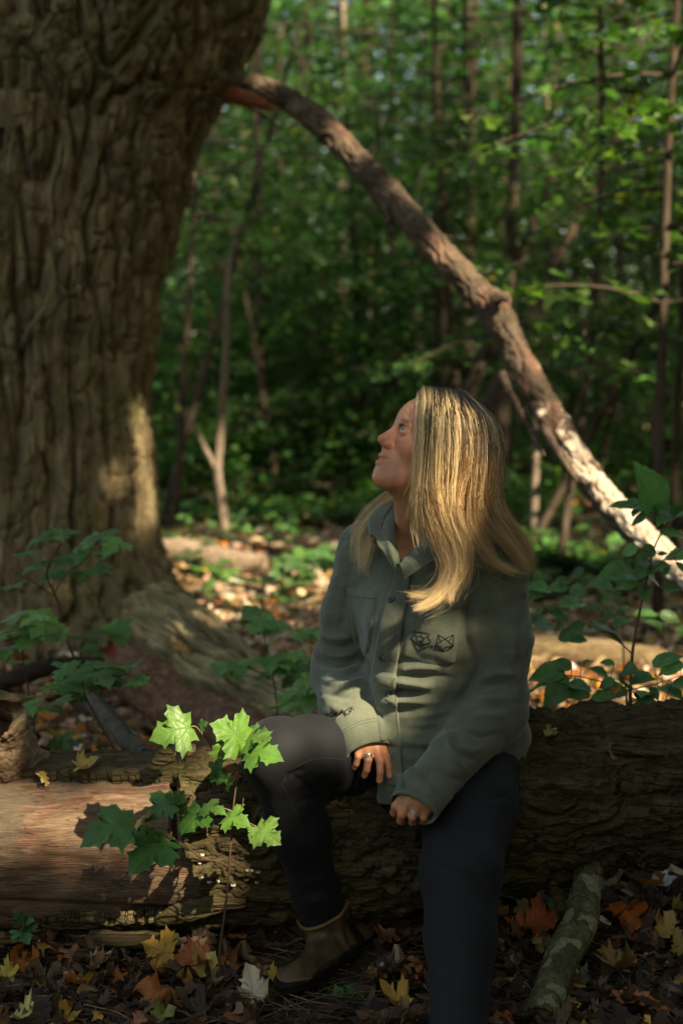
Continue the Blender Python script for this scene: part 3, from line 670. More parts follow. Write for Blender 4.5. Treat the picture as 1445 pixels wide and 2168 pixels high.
M_LOGBARK = bark_mat('log_bark', (.034, .025, .013), (.085, .063, .033), (.16, .122, .070), 'X', 1.5, (.065, .064, .020), .40)
M_MOSSLOG = bark_mat('damp_bark', (.026, .019, .012), (.060, .044, .026), (.11, .085, .052), 'X', 1.5, (.06, .065, .018), .7)
def bare_wood(name, along=True):
    b = NB(name); v = b.coord('Object', (1.3, 13, 13)); n1 = b.noise(v, 3, 7, .68, 1.2); n2 = b.noise(b.coord('Object', (1, 2, 2)), 4.0, 6, .65, .8); n3 = b.noise(b.coord('Object', (5, 80, 80)), 4, 5, .7, .4); n4 = b.noise(b.coord('Object', (1, 1.6, 1.6)), 11, 5, .7)
    c = b.ramp(n1, [(.30, (.045, .022, .013)), (.45, (.115, .058, .035)), (.56, (.195, .105, .066)), (.70, (.34, .215, .14))])
    c = b.mix(b.ramp(n2, [(.44, (0, 0, 0)), (.60, (.85, .85, .85))]), c, (.19, .13, .080)); c = b.mix(b.ramp(n4, [(.55, (0, 0, 0)), (.68, (.8, .8, .8))]), c, (.09, .055, .032)); c = b.mix(b.ramp(b.noise(b.coord('Object', (1, 1.4, 1.4)), 3.2, 6, .7, 1.0), [(.52, (0, 0, 0)), (.60, (.85, .85, .85))]), c, (.105, .082, .055)); ck = b.ramp(b.noise(b.coord('Object', (.9, 22, 22)), 3.0, 3, .5, .5), [(.485, (1, 1, 1)), (.497, (.25, .2, .17)), (.503, (.25, .2, .17)), (.515, (1, 1, 1))]); c = b.mix(.8, c, ck, 'MULTIPLY')
    c = b.mix(.7, c, b.ramp(n3, [(.3, (.5, .46, .43)), (.7, (1.45, 1.45, 1.45))]), 'MULTIPLY')
    return b.pbr(c, .68, b.bump(b.math('ADD', n3, b.math('ADD', n1, n4)), .7, .010), .25)
M_BARE = bare_wood('bare_log_wood')
def px_bound(pts):
    p = A(pts, float); return lambda y: np.interp(y, p[:, 1], p[:, 0])

def main_log():
    t = thing('fallen_log', 'thick fallen log the woman sits on, stripped of bark at its left end', 'log', P(700, 1950, 3.25) * A([1, 1, 0]))
    axis = [P(-900, 1830, 3.34), P(-420, 1812, 3.30), P(-150, 1800, 3.28), P(150, 1784, 3.26), P(450, 1775, 3.24), P(750, 1752, 3.24), P(1050, 1700, 3.24), P(1300, 1668, 3.24), P(1500, 1648, 3.24), P(1800, 1620, 3.26), P(2400, 1585, 3.32)]
    rad = [.183, .185, .187, .190, .190, .186, .180, .160, .150, .150, .145]
    def wood(s, th, Q, X):
        d = -.010 + .016 * fbm(Q * A([2.0, 5, 5]), 4) + .005 * noise(Q * A([4, 34, 34])) - .007 * (1 - np.clip(np.abs(noise(Q * A([1.1, 11, 11]) + 4)) / .035, 0, 1)) + .0012 * noise(Q * A([8, 130, 130])) - .006 * smooth(.55, .75, ridged(Q * A([1.2, 9, 9]) + 4, 2)) * 0
        u = PX(X); g = np.exp(-((u[..., 0] - 366 - 5 * noise(Q * 7)) / 6.0) ** 4) * smooth(1850, 1800, u[..., 1] + 0 * s); d = d - .060 * g     # the sawn slit
        low = smooth(1.75, 2.1, th) * (1 - smooth(2.6, 3.4, th)); d = d + low * (.016 * (smooth(.0, .12, np.abs(noise(Q * A([1.2, 14, 14]) + 2))) - .6))
        return d - .02 * np.exp(-((u[..., 1] - 1925 - .06 * (u[..., 0] - 120)) / 9) ** 2) * (u[..., 0] < 470) * smooth(2.6, 1.2, np.abs(th - 1.9) * 2)
    v, f, _ = grid_tube(axis, rad, 170, 980, wood); part('bare_wood', v, f, M_BARE, t)
    # bark: right of the slit, ragged lower edge, and a skin along the top of the stripped end
    def bark(s, th, Q, X):
        u = PX(X); x, y = u[..., 0], u[..., 1]; jag = 16 * noise(Q * 22) + 9 * noise(Q * 60)
        edge = np.interp(y, [1560, 1800, 1835, 1860, 1930, 1950, 2010], [377, 383, 405, 418, 425, 330, 300]) + jag * (y > 1790)
        m = (x > edge); m |= ((y < 1640 + .02 * x + jag * .8) & (th < 1.2)) | (th > 3.2) | (th < -0.0)
        lowplate = (x > 90) & (x < 470) & (y > 1945 + jag) & (th < 3.2); m |= lowplate
        e = smooth(-6, 10, np.where(th < 3.2, np.maximum(x - edge, np.maximum((1640 + .02 * x + jag * .8 - y) * 1.2 * (th < 1.2) - 40 * (th >= 1.2), np.where(lowplate, 10, -40))), 20))
        am = .019 - .011 * (x < 380); sag = .015 * fbm(Q * A([1.6, 2.5, 2.5]) + 3, 2)
        flow = .020 * np.exp(-(((x - 1120) / 75) ** 2 + ((y - 1700) / 110) ** 2))
        d = np.where(m, .010 + bark_relief(Q, 4.2, 19, am * 1.25, 2.0) + sag + flow + .010 * np.exp(-((x - edge) / 26) ** 2) * noise(Q * 14), -.030)
        bark.m = m; return d * 1.0
    v, f, _ = grid_tube(axis, [x + .004 for x in rad], 240, 980, bark)
    m = bark.m.reshape(-1); f = f[(m[f].sum(1) >= 2)]; part('bark', v, f, M_LOGBARK, t)
    # knot hole: a torn collar of an old branch at the left end
    s = SDF(P(20, 1550, 3.15) - A([.20, .20, .14]), P(20, 1550, 3.15) + A([.24, .20, .14]), .0034)
    s.cone(P(-12, 1640, 3.36), P(-6, 1550, 3.22), .095, .070, .04); s.cone(P(-6, 1550, 3.22), P(0, 1520, 3.18), .070, .062, .03); s.cone(P(30, 1615, 3.26), P(190, 1640, 3.30), .055, .012, .06)
    s.ell(P(-4, 1515, 3.12), (.062, .10, .027), None, .012, 's'); s.cone(P(-4, 1515, 3.12), P(0, 1560, 3.24), .032, .042, .01, 's')
    v, q = s.mesh(); v = relax(v, q, 1, .4); nr = vnormals(v, q); v = v + nr * (.012 * fbm(v * 16, 5, .6) + .0015 * (np.clip(np.abs(noise(v * A([60, 60, 18]))) / .12, 0, 1) - .6))[:, None]
    b = NB('knot_wood'); n1 = b.noise(b.coord('Object'), 12, 5, .65); n2 = b.noise(b.coord('Object'), 70, 3, .6)
    kc = b.mix(.5, b.ramp(n1, [(.3, (.075, .045, .028)), (.5, (.165, .105, .068)), (.7, (.27, .185, .125))]), b.ramp(n2, [(.3, (.55, .55, .55)), (.7, (1.4, 1.4, 1.4))]), 'MULTIPLY')
    kc = b.mix(b.ramp(b.noise(b.coord('Object'), 7, 3, .6), [(.58, (0, 0, 0)), (.68, (.8, .8, .8))]), kc, (.075, .085, .025))
    part('knot_hole', v, q, b.pbr(kc, .85, b.bump(n2, .5, .005), .2), t)
    # loose strips of bark along the slit and under the log
    for pts, w_, th_ in (([(330, 1602, 3.12), (352, 1600, 3.115), (372, 1603, 3.115)], .020, .010), ([(322, 1614, 3.10), (340, 1611, 3.10), (362, 1609, 3.105)], .012, .008), ([(330, 1952, 3.06), (400, 1930, 3.045), (470, 1918, 3.04)], .026, .014), ([(410, 1918, 3.045), (465, 1908, 3.04), (520, 1912, 3.04)], .024, .012), ([(1405, 1600, 3.07), (1330, 1590, 3.08), (1280, 1588, 3.09)], .010, .006)):
        path = spline([P(*p) for p in pts], 18); v, f = tube(path, w_ * np.sin(np.linspace(.5, 2.6, 18)), 10, True, lambda p, th, T, N, B, R: R * (.35 * noise(np.stack([p[:, None, 0] * 50 + 0 * th, np.cos(th)[None] * 2 + 0 * p[:, None, 0], np.sin(th)[None] * 2 + 0 * p[:, None, 0]], -1))) - R * .45 * np.abs(np.sin(th))[None]); part('bark_strip', v, f, M_LOGBARK, t)
    # little white bracket fungi
    mw = NB('white_bracket').pbr((.42, .37, .29), .6)
    bvl = bvh_of(t.children[1])
    for px, py, r in ((424, 1826, .010), (428, 1810, .007), (430, 1858, .006), (444, 1867, .009), (493, 1874, .009), (462, 1866, .006), (521, 1862, .009), (545, 1845, .012), (532, 1843, .007), (523, 1843, .006), (544, 1867, .008), (688, 1728, .012), (1220, 1850, .0)):
        if not r: continue
        r *= .75; h = lay(px, py, bvl, 0)
        if h is None: continue
        c, n = h; th = np.linspace(0, 2 * np.pi, 14, endpoint=False); sx = unit(np.cross(UP, n)); out_ = unit(n - UP * n[2])
        V = np.concatenate([[c + UP * .001], c + out_ * r * .2 + (sx * np.cos(th)[:, None] * r + out_ * np.sin(th)[:, None] * r) * .75 + UP * .003, c + out_ * r * .2 + (sx * np.cos(th)[:, None] * r + out_ * np.sin(th)[:, None] * r) - UP * .001, [c - UP * .004]])
        j = np.arange(14); k = (j + 1) % 14; F = np.vstack([np.stack([0 * j, 1 + j, 1 + k], -1), np.stack([15 + j, 0 * j + 29, 15 + k], -1)])
        part('bracket_fungus', V, [F, np.stack([1 + j, 15 + j, 15 + k, 1 + k], -1)], mw, t)
    return t
LOG = main_log()

# the bent prop under the log
M_LICHEN = bark_mat('lichened_bark', (.060, .060, .030), (.125, .125, .065), (.20, .20, .115), 'G', 2.2, None, .5, (.30, .32, .19))
def prop():
    t = thing('bent_branch', 'bent greenish branch with lichen patches reaching from under the log to the front', 'branch', P(1150, 2150, 2.86) * A([1, 1, 0]))
    pts = [P(1262, 1770, 3.20), P(1250, 1830, 3.13), P(1238, 1890, 3.07), P(1228, 1950, 3.00), P(1196, 2015, 2.93), P(1172, 2070, 2.865), P(1158, 2115, 2.815), P(1146, 2152, 2.775)]
    v, f, _ = grid_tube(pts, [.027, .029, .033, .037, .038, .036, .035, .038], 60, 170, lambda s, th, Q, X: .0035 * fbm(Q * A([10, 22, 22]), 3) + .0012 * noise(Q * A([60, 60, 60])) + .005 * np.exp(-((s - .12) / .03) ** 2) * noise(Q * 30) - .003 * smooth(.3, .5, noise(Q * A([6, 26, 26]))))
    part('limb', v, f, M_LICHEN, t)
    e = PX(pts[-1]); ax = unit(pts[-1] - pts[-2]); u_ = unit(np.cross(ax, UP)); w_ = np.cross(u_, ax); th = np.linspace(0, 2 * np.pi, 40, endpoint=False); V = []
    for r_, o in ((.0375, -.004), (.038, .004), (.033, .008), (.030, .004), (.018, .006), (.010, .003)): V.append(pts[-1] + (u_ * np.cos(th)[:, None] + w_ * np.sin(th)[:, None]) * (r_ * (1 + .06 * noise(np.stack([np.cos(th) * 2, np.sin(th) * 2, 0 * th + r_ * 90], -1))))[:, None] + ax * o)
    V = np.concatenate(V + [[pts[-1] + ax * .002]]); i = np.arange(5)[:, None] * 40; j = np.arange(40)[None]; k = (j + 1) % 40; jj = np.arange(40)
    part('broken_end', V, [np.stack([i + j, i + k, i + 40 + k, i + 40 + j], -1).reshape(-1, 4), np.stack([200 + jj, 200 + (jj + 1) % 40, 0 * jj + 240], -1)], M_LICHEN, t)
    t2 = thing('stick', 'thin dark stick leaning under the log beside the bent branch', 'stick', P(1190, 1930, 3.0) * A([1, 1, 0]))
    part('stick_wood', *tube(spline([P(1160, 1845, 3.14), P(1176, 1890, 3.08), P(1190, 1932, 3.02)], 14), np.linspace(.011, .013, 14), 9), M_LOGBARK, t2)
prop()

def plate_mat():
    b = NB('weathered_bark'); n1 = b.noise(b.coord('Object'), 7, 5, .65); n3 = b.noise(b.coord('Object'), 60, 4, .7)
    c = b.mix(1.0, b.ramp(n1, [(.3, (.13, .098, .050)), (.5, (.24, .188, .10)), (.7, (.36, .295, .165))]), b.attr(), 'MULTIPLY'); c = b.mix(.4, c, b.ramp(n3, [(.3, (.6, .6, .6)), (.7, (1.4, 1.4, 1.4))]), 'MULTIPLY')
    return b.pbr(c, .9, b.bump(n3, .4, .006), .12)
# half-stripped log lying behind
def back_log():
    t = thing('half_stripped_log', 'weathered log with a thick bark plate on top lying behind the main log', 'log', P(450, 1560, 4.9) * A([1, 1, 0]))
    axis = [P(282, 1408, 5.53), P(344, 1452, 5.28), P(424, 1504, 5.03), P(544, 1572, 4.63), P(654, 1628, 4.38), P(764, 1676, 4.13)]; rad = [.125, .140, .145, .140, .135, .13]
    v, f, _ = grid_tube(axis, rad, 120, 240, lambda s, th, Q, X: .014 * fbm(Q * A([2, 7, 7]), 3) + .004 * noise(Q * A([4, 60, 60])) - .010 * (1 - np.clip(np.abs(noise(Q * A([1.2, 9, 9]) + 4)) / .05, 0, 1)))
    b = NB('brown_heartwood'); n1 = b.noise(b.coord('Object', (5, 9, 14)), 3, 5, .6, .5); n3 = b.noise(b.coord('Object'), 40, 3, .6)
    M_HEART = b.pbr(b.mix(.3, b.ramp(n1, [(.3, (.060, .026, .014)), (.5, (.15, .072, .040)), (.7, (.26, .15, .09))]), n3, 'OVERLAY'), .75, b.bump(n1, .5, .010), .25); part('heartwood', v, f, M_HEART, t)
    ax = unit(axis[0] - axis[1]); u_ = unit(np.cross(ax, UP)); w_ = np.cross(u_, ax); ph = np.linspace(0, 2 * np.pi, 40, endpoint=False); rr = .128 + .02 * noise(np.stack([np.cos(ph) * 3, np.sin(ph) * 3, 0 * ph], -1))
    V = np.vstack([axis[0] + (u_ * np.cos(ph)[:, None] + w_ * np.sin(ph)[:, None]) * (rr * k)[:, None] + ax * (.02 * noise(np.stack([np.cos(ph) * 4, np.sin(ph) * 4, 0 * ph + k * 5], -1)))[:, None] for k in (1, .7, .35)] + [axis[0]]); j = np.arange(40); k_ = (j + 1) % 40
    part('broken_end', V, [np.vstack([np.stack([a + j, a + k_, a + 40 + k_, a + 40 + j], -1) for a in (0, 40)]), np.stack([80 + j, 80 + k_, 0 * j + 120], -1)], M_HEART, t)
    # the thick bark plate: from its far edge over the top to a broken lip on the near side
    nu, nv = 240, 90
    far = spline([P(268, 1282, 5.72), P(330, 1260, 5.66), P(392, 1262, 5.52), P(470, 1322, 5.22), P(560, 1388, 4.92), P(640, 1440, 4.65), P(700, 1480, 4.45)], nu)
    lip = spline([P(256, 1332, 5.42), P(300, 1362, 5.25), P(352, 1392, 5.08), P(388, 1440, 4.90), P(440, 1458, 4.78), P(505, 1488, 4.62), P(570, 1512, 4.44), P(650, 1550, 4.22), P(700, 1572, 4.1)], nu)
    w = np.linspace(0, 1, nv)[None, :, None]; S = far[:, None] * (1 - w) + lip[:, None] * w
    along = unit(axis[4] - axis[0]); side = unit(np.cross(along, UP)); side = side if side[1] < 0 else -side; nrm = unit(UP * .85 + side * .5)
    S = S + nrm * (.085 * np.sin(np.pi * np.clip(w * .72 + .12, 0, 1)) - .045)
    Q = np.stack([S @ along, S @ side, S @ np.cross(along, side)], -1); wv = w[..., 0]
    st = .022 * smooth(.30, .33, wv + .10 * noise(Q * 6)) * smooth(.75, .45, np.linspace(0, 1, nu))[:, None] + .02 * smooth(.58, .60, np.linspace(0, 1, nu)[:, None] + .06 * noise(Q * 8))
    uu = np.linspace(0, 1, nu)[:, None] + 0 * wv; crk = 0 * wv
    for w0, u0, u1, dp, ph in ((.34, .08, .72, .030, 0), (.60, .22, 1.0, .034, 3), (.14, .30, .95, .022, 5), (.80, .0, .55, .026, 8), (.47, .45, .8, .018, 12), (.72, .55, .9, .016, 15), (.25, .0, .25, .02, 19)):
        wc = w0 + .05 * noise(np.stack([uu * 5 + ph, 0 * uu, 0 * uu], -1)) + .025 * noise(np.stack([uu * 17 + ph, 0 * uu, 0 * uu], -1))
        crk = crk + .8 * dp * np.exp(-((wv - wc) / (.010 + .008 * noise(np.stack([uu * 7 + ph, 0 * uu, 0 * uu + 4], -1)))) ** 2) * smooth(u0, u0 + .06, uu) * (1 - smooth(u1 - .06, u1, uu))
    d = .012 * fbm(Q * A([3, 12, 12]), 3) + .006 * np.abs(noise(Q * A([9, 55, 55]))) + .010 * (np.clip(np.abs(noise(Q * A([3, 26, 26]))) / .10, 0, 1) - .7) - 1.2 * crk - st * 1.6 + .016 * np.round(2.5 * noise(Q * A([2.5, 6, 6]) + 3))
    strk = 1.0 + .9 * noise(Q * A([6, 70, 70])) + .6 * noise(Q * A([2.5, 18, 18]) + 5)
    edge = np.minimum(np.minimum(wv, 1 - wv) * nv / 3.0, np.minimum(np.linspace(0, 1, nu), 1 - np.linspace(0, 1, nu))[:, None] * nu / 3.0); jag = .018 * noise(Q * 24) + .012 * noise(Q * 60)
    S = S + nrm * (d * 1.3 + .045)[..., None] + side * (jag * (wv > .9))[..., None] - along * (jag * (np.linspace(0, 1, nu) < .05)[:, None] * 1.6)[..., None]
    S = S - nrm * (.060 * np.clip(1 - edge, 0, 1))[..., None]
    v = S.reshape(-1, 3); i = np.arange(nu - 1)[:, None] * nv; j = np.arange(nv - 1)[None]
    part('bark_plate', v, np.stack([i + j, i + j + 1, i + nv + j + 1, i + nv + j], -1).reshape(-1, 4), plate_mat(), t, col=np.repeat(np.clip(strk, .3, 1.7).reshape(-1, 1), 3, 1))
back_log()

# the broken limb arching from the maple to the ground at the right
M_LIMB = bark_mat('limb_strip', (.055, .036, .025), (.13, .09, .065), (.25, .19, .14), 'G', 2.0, None, .5, None)
def limb_mat():
    b = NB('limb_bark'); n1 = b.noise(b.coord('Object', (4, 4, 4)), 3, 6, .65, .5); n3 = b.noise(b.coord('Object'), 70, 4, .7); pk = b.n('ShaderNodeSeparateColor'); b.l(b.attr(), pk.inputs[0])
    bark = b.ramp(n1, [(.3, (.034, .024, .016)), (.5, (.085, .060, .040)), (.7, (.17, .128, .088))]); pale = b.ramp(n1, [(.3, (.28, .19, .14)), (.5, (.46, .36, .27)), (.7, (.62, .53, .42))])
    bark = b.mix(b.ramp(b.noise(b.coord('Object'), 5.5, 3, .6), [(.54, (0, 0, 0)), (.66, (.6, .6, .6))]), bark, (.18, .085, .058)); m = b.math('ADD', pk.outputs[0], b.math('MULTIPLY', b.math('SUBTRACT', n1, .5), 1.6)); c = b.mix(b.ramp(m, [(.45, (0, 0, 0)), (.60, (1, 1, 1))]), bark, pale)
    c = b.mix(.6, c, b.ramp(n3, [(.3, (.5, .5, .5)), (.7, (1.5, 1.5, 1.5))]), 'MULTIPLY'); return b.pbr(c, .85, b.bump(b.math('ADD', n1, n3), .7, .008), .2)
M_LIMB2 = limb_mat()
def limb():
    t = thing('broken_limb', 'long broken limb arching from the big maple down to the right', 'branch', P(1445, 1215, 4.9))
    pts = [P(494, 178, 6.62), P(540, 180, 6.55), P(600, 206, 6.48), P(660, 246, 6.40), P(730, 312, 6.28), P(800, 388, 6.18), P(870, 466, 6.05), P(960, 566, 5.90), P(1050, 668, 5.75), P(1100, 768, 5.62), P(1170, 890, 5.45), P(1240, 1002, 5.28), P(1330, 1108, 5.10), P(1450, 1220, 4.88), P(1600, 1345, 4.6), P(1780, 1480, 4.3)]
    rad = [.052, .060, .066, .068, .074, .070, .068, .068, .067, .066, .062, .060, .062, .064, .062, .058]
    def dsp(s, th, Q, X):
        d = bark_relief(Q, 5.0, 24, .011, 13.0) + .007 * fbm(Q * A([3, 6, 6]), 2)
        u = PX(X); k = np.exp(-(np.linalg.norm(u - A([1056, 640]), axis=-1) / 20) ** 2); d = d + .035 * k + .012 * k * noise(Q * 60)
        return d - .012 * np.exp(-(np.linalg.norm(u - A([1085, 745]), axis=-1) / 30) ** 2)
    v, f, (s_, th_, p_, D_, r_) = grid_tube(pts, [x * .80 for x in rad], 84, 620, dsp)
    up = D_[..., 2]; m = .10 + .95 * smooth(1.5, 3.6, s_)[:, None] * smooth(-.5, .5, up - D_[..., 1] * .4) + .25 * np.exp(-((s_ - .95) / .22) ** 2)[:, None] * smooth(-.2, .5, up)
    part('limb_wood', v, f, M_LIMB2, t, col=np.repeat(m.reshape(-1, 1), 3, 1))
    bo = NB('torn_wood'); n1 = bo.noise(bo.coord('Object', (14, 5, 5)), 6, 4, .6); M_TORN = bo.pbr(bo.ramp(n1, [(.3, (.05, .014, .005)), (.55, (.18, .052, .015)), (.75, (.33, .12, .04))]), .7, bo.bump(n1, .6, .01))
    v, f = tube(spline([P(488, 200, 6.53), P(520, 208, 6.45), P(552, 218, 6.40), P(578, 232, 6.40)], 22), .030 * np.sin(np.linspace(1.0, 2.9, 22)) + .006, 14, True, lambda p, th, T, N, B, R: R * .3 * noise(np.stack([p[:, None, 0] * 22 + 0 * th, np.cos(th)[None] * 3 + 0 * p[:, None, 0], np.sin(th)[None] * 3 + 0 * p[:, None, 0]], -1))); part('torn_wood', v, f, M_TORN, t)
    for pts_, r0, r1, nm in (([P(806, 420, 6.10), P(818, 450, 6.08), P(826, 476, 6.08), P(833, 496, 6.08)], .022, .004, 'bark_strip'), ([P(795, 400, 6.12), P(806, 432, 6.10), P(815, 462, 6.1)], .016, .004, 'bark_strip'), ([P(1062, 790, 5.62), P(1090, 850, 5.55), P(1118, 900, 5.5), P(1150, 965, 5.40)], .022, .010, 'side_branch'), ([P(500, 215, 6.52), P(540, 232, 6.50), P(580, 262, 6.45), P(600, 275, 6.45)], .012, .004, 'splinter'), ([P(1050, 632, 5.66), P(1062, 628, 5.64), P(1074, 634, 5.63)], .028, .016, 'branch_stub'), ([P(1150, 905, 5.40), P(1185, 965, 5.28), P(1222, 1020, 5.2)], .020, .008, 'bark_strip')):
        v, f = tube(spline(pts_, 16), np.linspace(r0, r1, 16), 9, True, lambda p, th, T, N, B, R: R * .35 * noise(np.stack([p[:, None, 2] * 40 + 0 * th, np.cos(th)[None] * 2 + 0 * p[:, None, 0], np.sin(th)[None] * 2 + 0 * p[:, None, 0]], -1))); part(nm, v, f, M_LIMB, t)
limb()

# other dead wood on the ground
def dead_log(name, label, cat, pts, rad, mat, amp=.008, sides=40, n=120, seed=0.0, tilt=0):
    t = thing(name, label, cat, pts[0]); v, f, _ = grid_tube(pts, rad, sides, n, lambda s, th, Q, X: bark_relief(Q, 4, 20, amp, seed, False) + .02 * amp / .008 * fbm(Q * A([2, 3, 3]) + seed, 2)); part('log_wood', v, f, mat, t)
    for e in (0, -1):
        ax = unit(pts[e] - (pts[1] if e == 0 else pts[-2])); u_ = unit(np.cross(ax, [.1, .2, .95])); w_ = np.cross(ax, u_); th = np.linspace(0, 2 * np.pi, 18, endpoint=False); r = rad[e] * .98
        V = np.vstack([pts[e] + (u_ * np.cos(th)[:, None] + w_ * np.sin(th)[:, None]) * r, pts[e] + ax * r * .12]); j = np.arange(18); part('log_end', V, np.stack([j, (j + 1) % 18, 0 * j + 18], -1), mat, t)
    return t
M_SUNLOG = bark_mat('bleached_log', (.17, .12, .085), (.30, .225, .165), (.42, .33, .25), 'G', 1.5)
M_PALELOG = bark_mat('yellow_log', (.13, .085, .045), (.25, .18, .10), (.36, .28, .17), 'X', 2.0)
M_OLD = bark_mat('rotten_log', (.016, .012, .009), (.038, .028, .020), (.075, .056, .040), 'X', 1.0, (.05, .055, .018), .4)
dead_log('pale_log', 'pale barkless log lying on sunlit leaves at the right behind the main log', 'log', [P(1100, 1366, 6.3), P(1220, 1378, 6.25), P(1330, 1392, 6.2), P(1450, 1425, 6.1), P(1600, 1470, 6.0)], [.055, .062, .066, .070, .07], M_PALELOG, .006, 40, 120, 1.0)
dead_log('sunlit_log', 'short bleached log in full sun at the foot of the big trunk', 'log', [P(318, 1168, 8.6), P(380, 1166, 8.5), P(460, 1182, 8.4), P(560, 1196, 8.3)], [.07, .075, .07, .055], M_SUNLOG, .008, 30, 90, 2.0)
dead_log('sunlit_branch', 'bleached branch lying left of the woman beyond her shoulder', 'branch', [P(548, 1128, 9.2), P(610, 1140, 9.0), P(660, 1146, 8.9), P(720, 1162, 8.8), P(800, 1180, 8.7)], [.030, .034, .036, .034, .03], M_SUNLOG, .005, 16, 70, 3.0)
dead_log('rotten_log', 'long dark rotten log across the floor far behind', 'log', [P(250, 1078, 12.5), P(420, 1066, 12.6), P(600, 1052, 12.8), P(800, 1050, 13)], [.16, .17, .16, .14], M_OLD, .02, 36, 120, 4.0)
dead_log('rotten_log', 'second dark log lying a little nearer behind the pale sapling', 'log', [P(340, 1100, 10.5), P(460, 1138, 10.2), P(560, 1172, 9.7), P(620, 1185, 9.4)], [.06, .065, .06, .05], M_OLD, .012, 24, 90, 5.0)
dead_log('rotten_log', 'low mossy log on the floor behind the right shoulder', 'log', [P(1120, 1130, 10.8), P(1260, 1120, 10.9), P(1500, 1128, 11)], [.10, .11, .10], M_OLD, .015, 24, 90, 6.0)
dead_log('grey_branch', 'grey barkless branch slanting down to the top of the main log at the left', 'branch', [P(190, 1480, 4.6), P(230, 1528, 4.2), P(270, 1565, 3.9), P(312, 1602, 3.55)], [.026, .030, .028, .022], bark_mat('grey_wood', (.06, .05, .036), (.13, .11, .085), (.22, .19, .15), 'G', 2.0), .004, 18, 60, 7.0)
dead_log('dark_limb', 'dark mossy branch lying by the roots at the far left', 'branch', [P(-60, 1470, 5.0), P(60, 1425, 5.1), P(150, 1405, 5.2), P(215, 1400, 5.3)], [.03, .032, .026, .02], M_OLD, .006, 16, 60, 8.0)
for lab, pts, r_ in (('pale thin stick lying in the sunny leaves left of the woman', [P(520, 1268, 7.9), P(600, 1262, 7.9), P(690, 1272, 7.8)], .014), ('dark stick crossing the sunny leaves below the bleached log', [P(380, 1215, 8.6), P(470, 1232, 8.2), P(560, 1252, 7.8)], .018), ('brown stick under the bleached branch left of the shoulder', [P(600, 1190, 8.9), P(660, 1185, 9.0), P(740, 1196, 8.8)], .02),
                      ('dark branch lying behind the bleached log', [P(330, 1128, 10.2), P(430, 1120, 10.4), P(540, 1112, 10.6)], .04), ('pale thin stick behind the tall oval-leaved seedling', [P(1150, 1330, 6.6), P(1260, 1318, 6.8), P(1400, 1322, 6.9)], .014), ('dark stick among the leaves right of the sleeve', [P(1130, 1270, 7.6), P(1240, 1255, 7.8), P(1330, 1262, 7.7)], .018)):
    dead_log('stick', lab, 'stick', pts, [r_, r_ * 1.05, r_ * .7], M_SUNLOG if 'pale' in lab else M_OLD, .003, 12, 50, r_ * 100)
dead_log('fallen_branch', 'thin reddish branch along the floor behind the right shoulder', 'branch', [P(1120, 1195, 8.5), P(1260, 1300, 7.6), P(1450, 1290, 7.5)], [.016, .018, .016], M_OLD, .003, 12, 50, 9.0)
# ================================================================== the seated woman
HP = P(890, 1560, 3.2)
woman = thing('person', 'woman with long blonde hair in a sage green shirt seated on the log looking up', 'person', (HP[0], HP[1], 0))

def skin_material():
    b = NB('skin'); n1 = b.noise(b.coord('Object'), 30, 6, 0.72); n2 = b.noise(b.coord('Object'), 420, 3, 0.65)
    c = b.ramp(n1, [(0.3, (.50, .195, .10)), (0.55, (.57, .245, .135)), (0.75, (.61, .285, .165))])
    c = b.mix(1.0, c, b.attr(), 'MULTIPLY')
    return b.pbr(c, 0.46, b.bump(n2, 0.25, 0.001), 0.4, sss=0.10)
M_SKIN = skin_material()

# ---------- head frame: forward, her left, up
PC = P(935, 930, 3.05)
yaw, pit = math.radians(15), math.radians(25)
f0 = A([-math.cos(yaw), -math.sin(yaw), 0]); HL = A([math.sin(yaw), -math.cos(yaw), 0])
HF = f0 * math.cos(pit) + A([0, 0, 1]) * math.sin(pit); HU = -f0 * math.sin(pit) + A([0, 0, 1]) * math.cos(pit)
HM = np.stack([HF, HL, HU], 1)
def H(x, y, z): return PC + HF * x + HL * y + HU * z

YT = math.radians(30)                                       # torso turned to her right
TF = A([-math.sin(YT), -math.cos(YT), 0]); TL = A([math.cos(YT), -math.sin(YT), 0]); UP = A([0, 0, 1.0])
TM = np.stack([TF, TL, UP], 1)

Rsh, Rel, Rwr = P(779, 1166, 3.26), P(719, 1425, 3.28), P(778, 1562, 3.05)
Lsh, Lel, Lwr = P(1046, 1216, 3.08), P(1050, 1500, 3.06), P(890, 1684, 2.87)
NB0 = P(893, 1130, 3.17)                                     # base of the neck
HIPR, HIPL = P(862, 1592, 3.25), P(1012, 1580, 3.17)
KNR, ANR = P(592, 1600, 2.98), P(684, 1950, 3.07)
KNL, ANL = P(974, 1850, 2.83), P(970, 2262, 2.55)

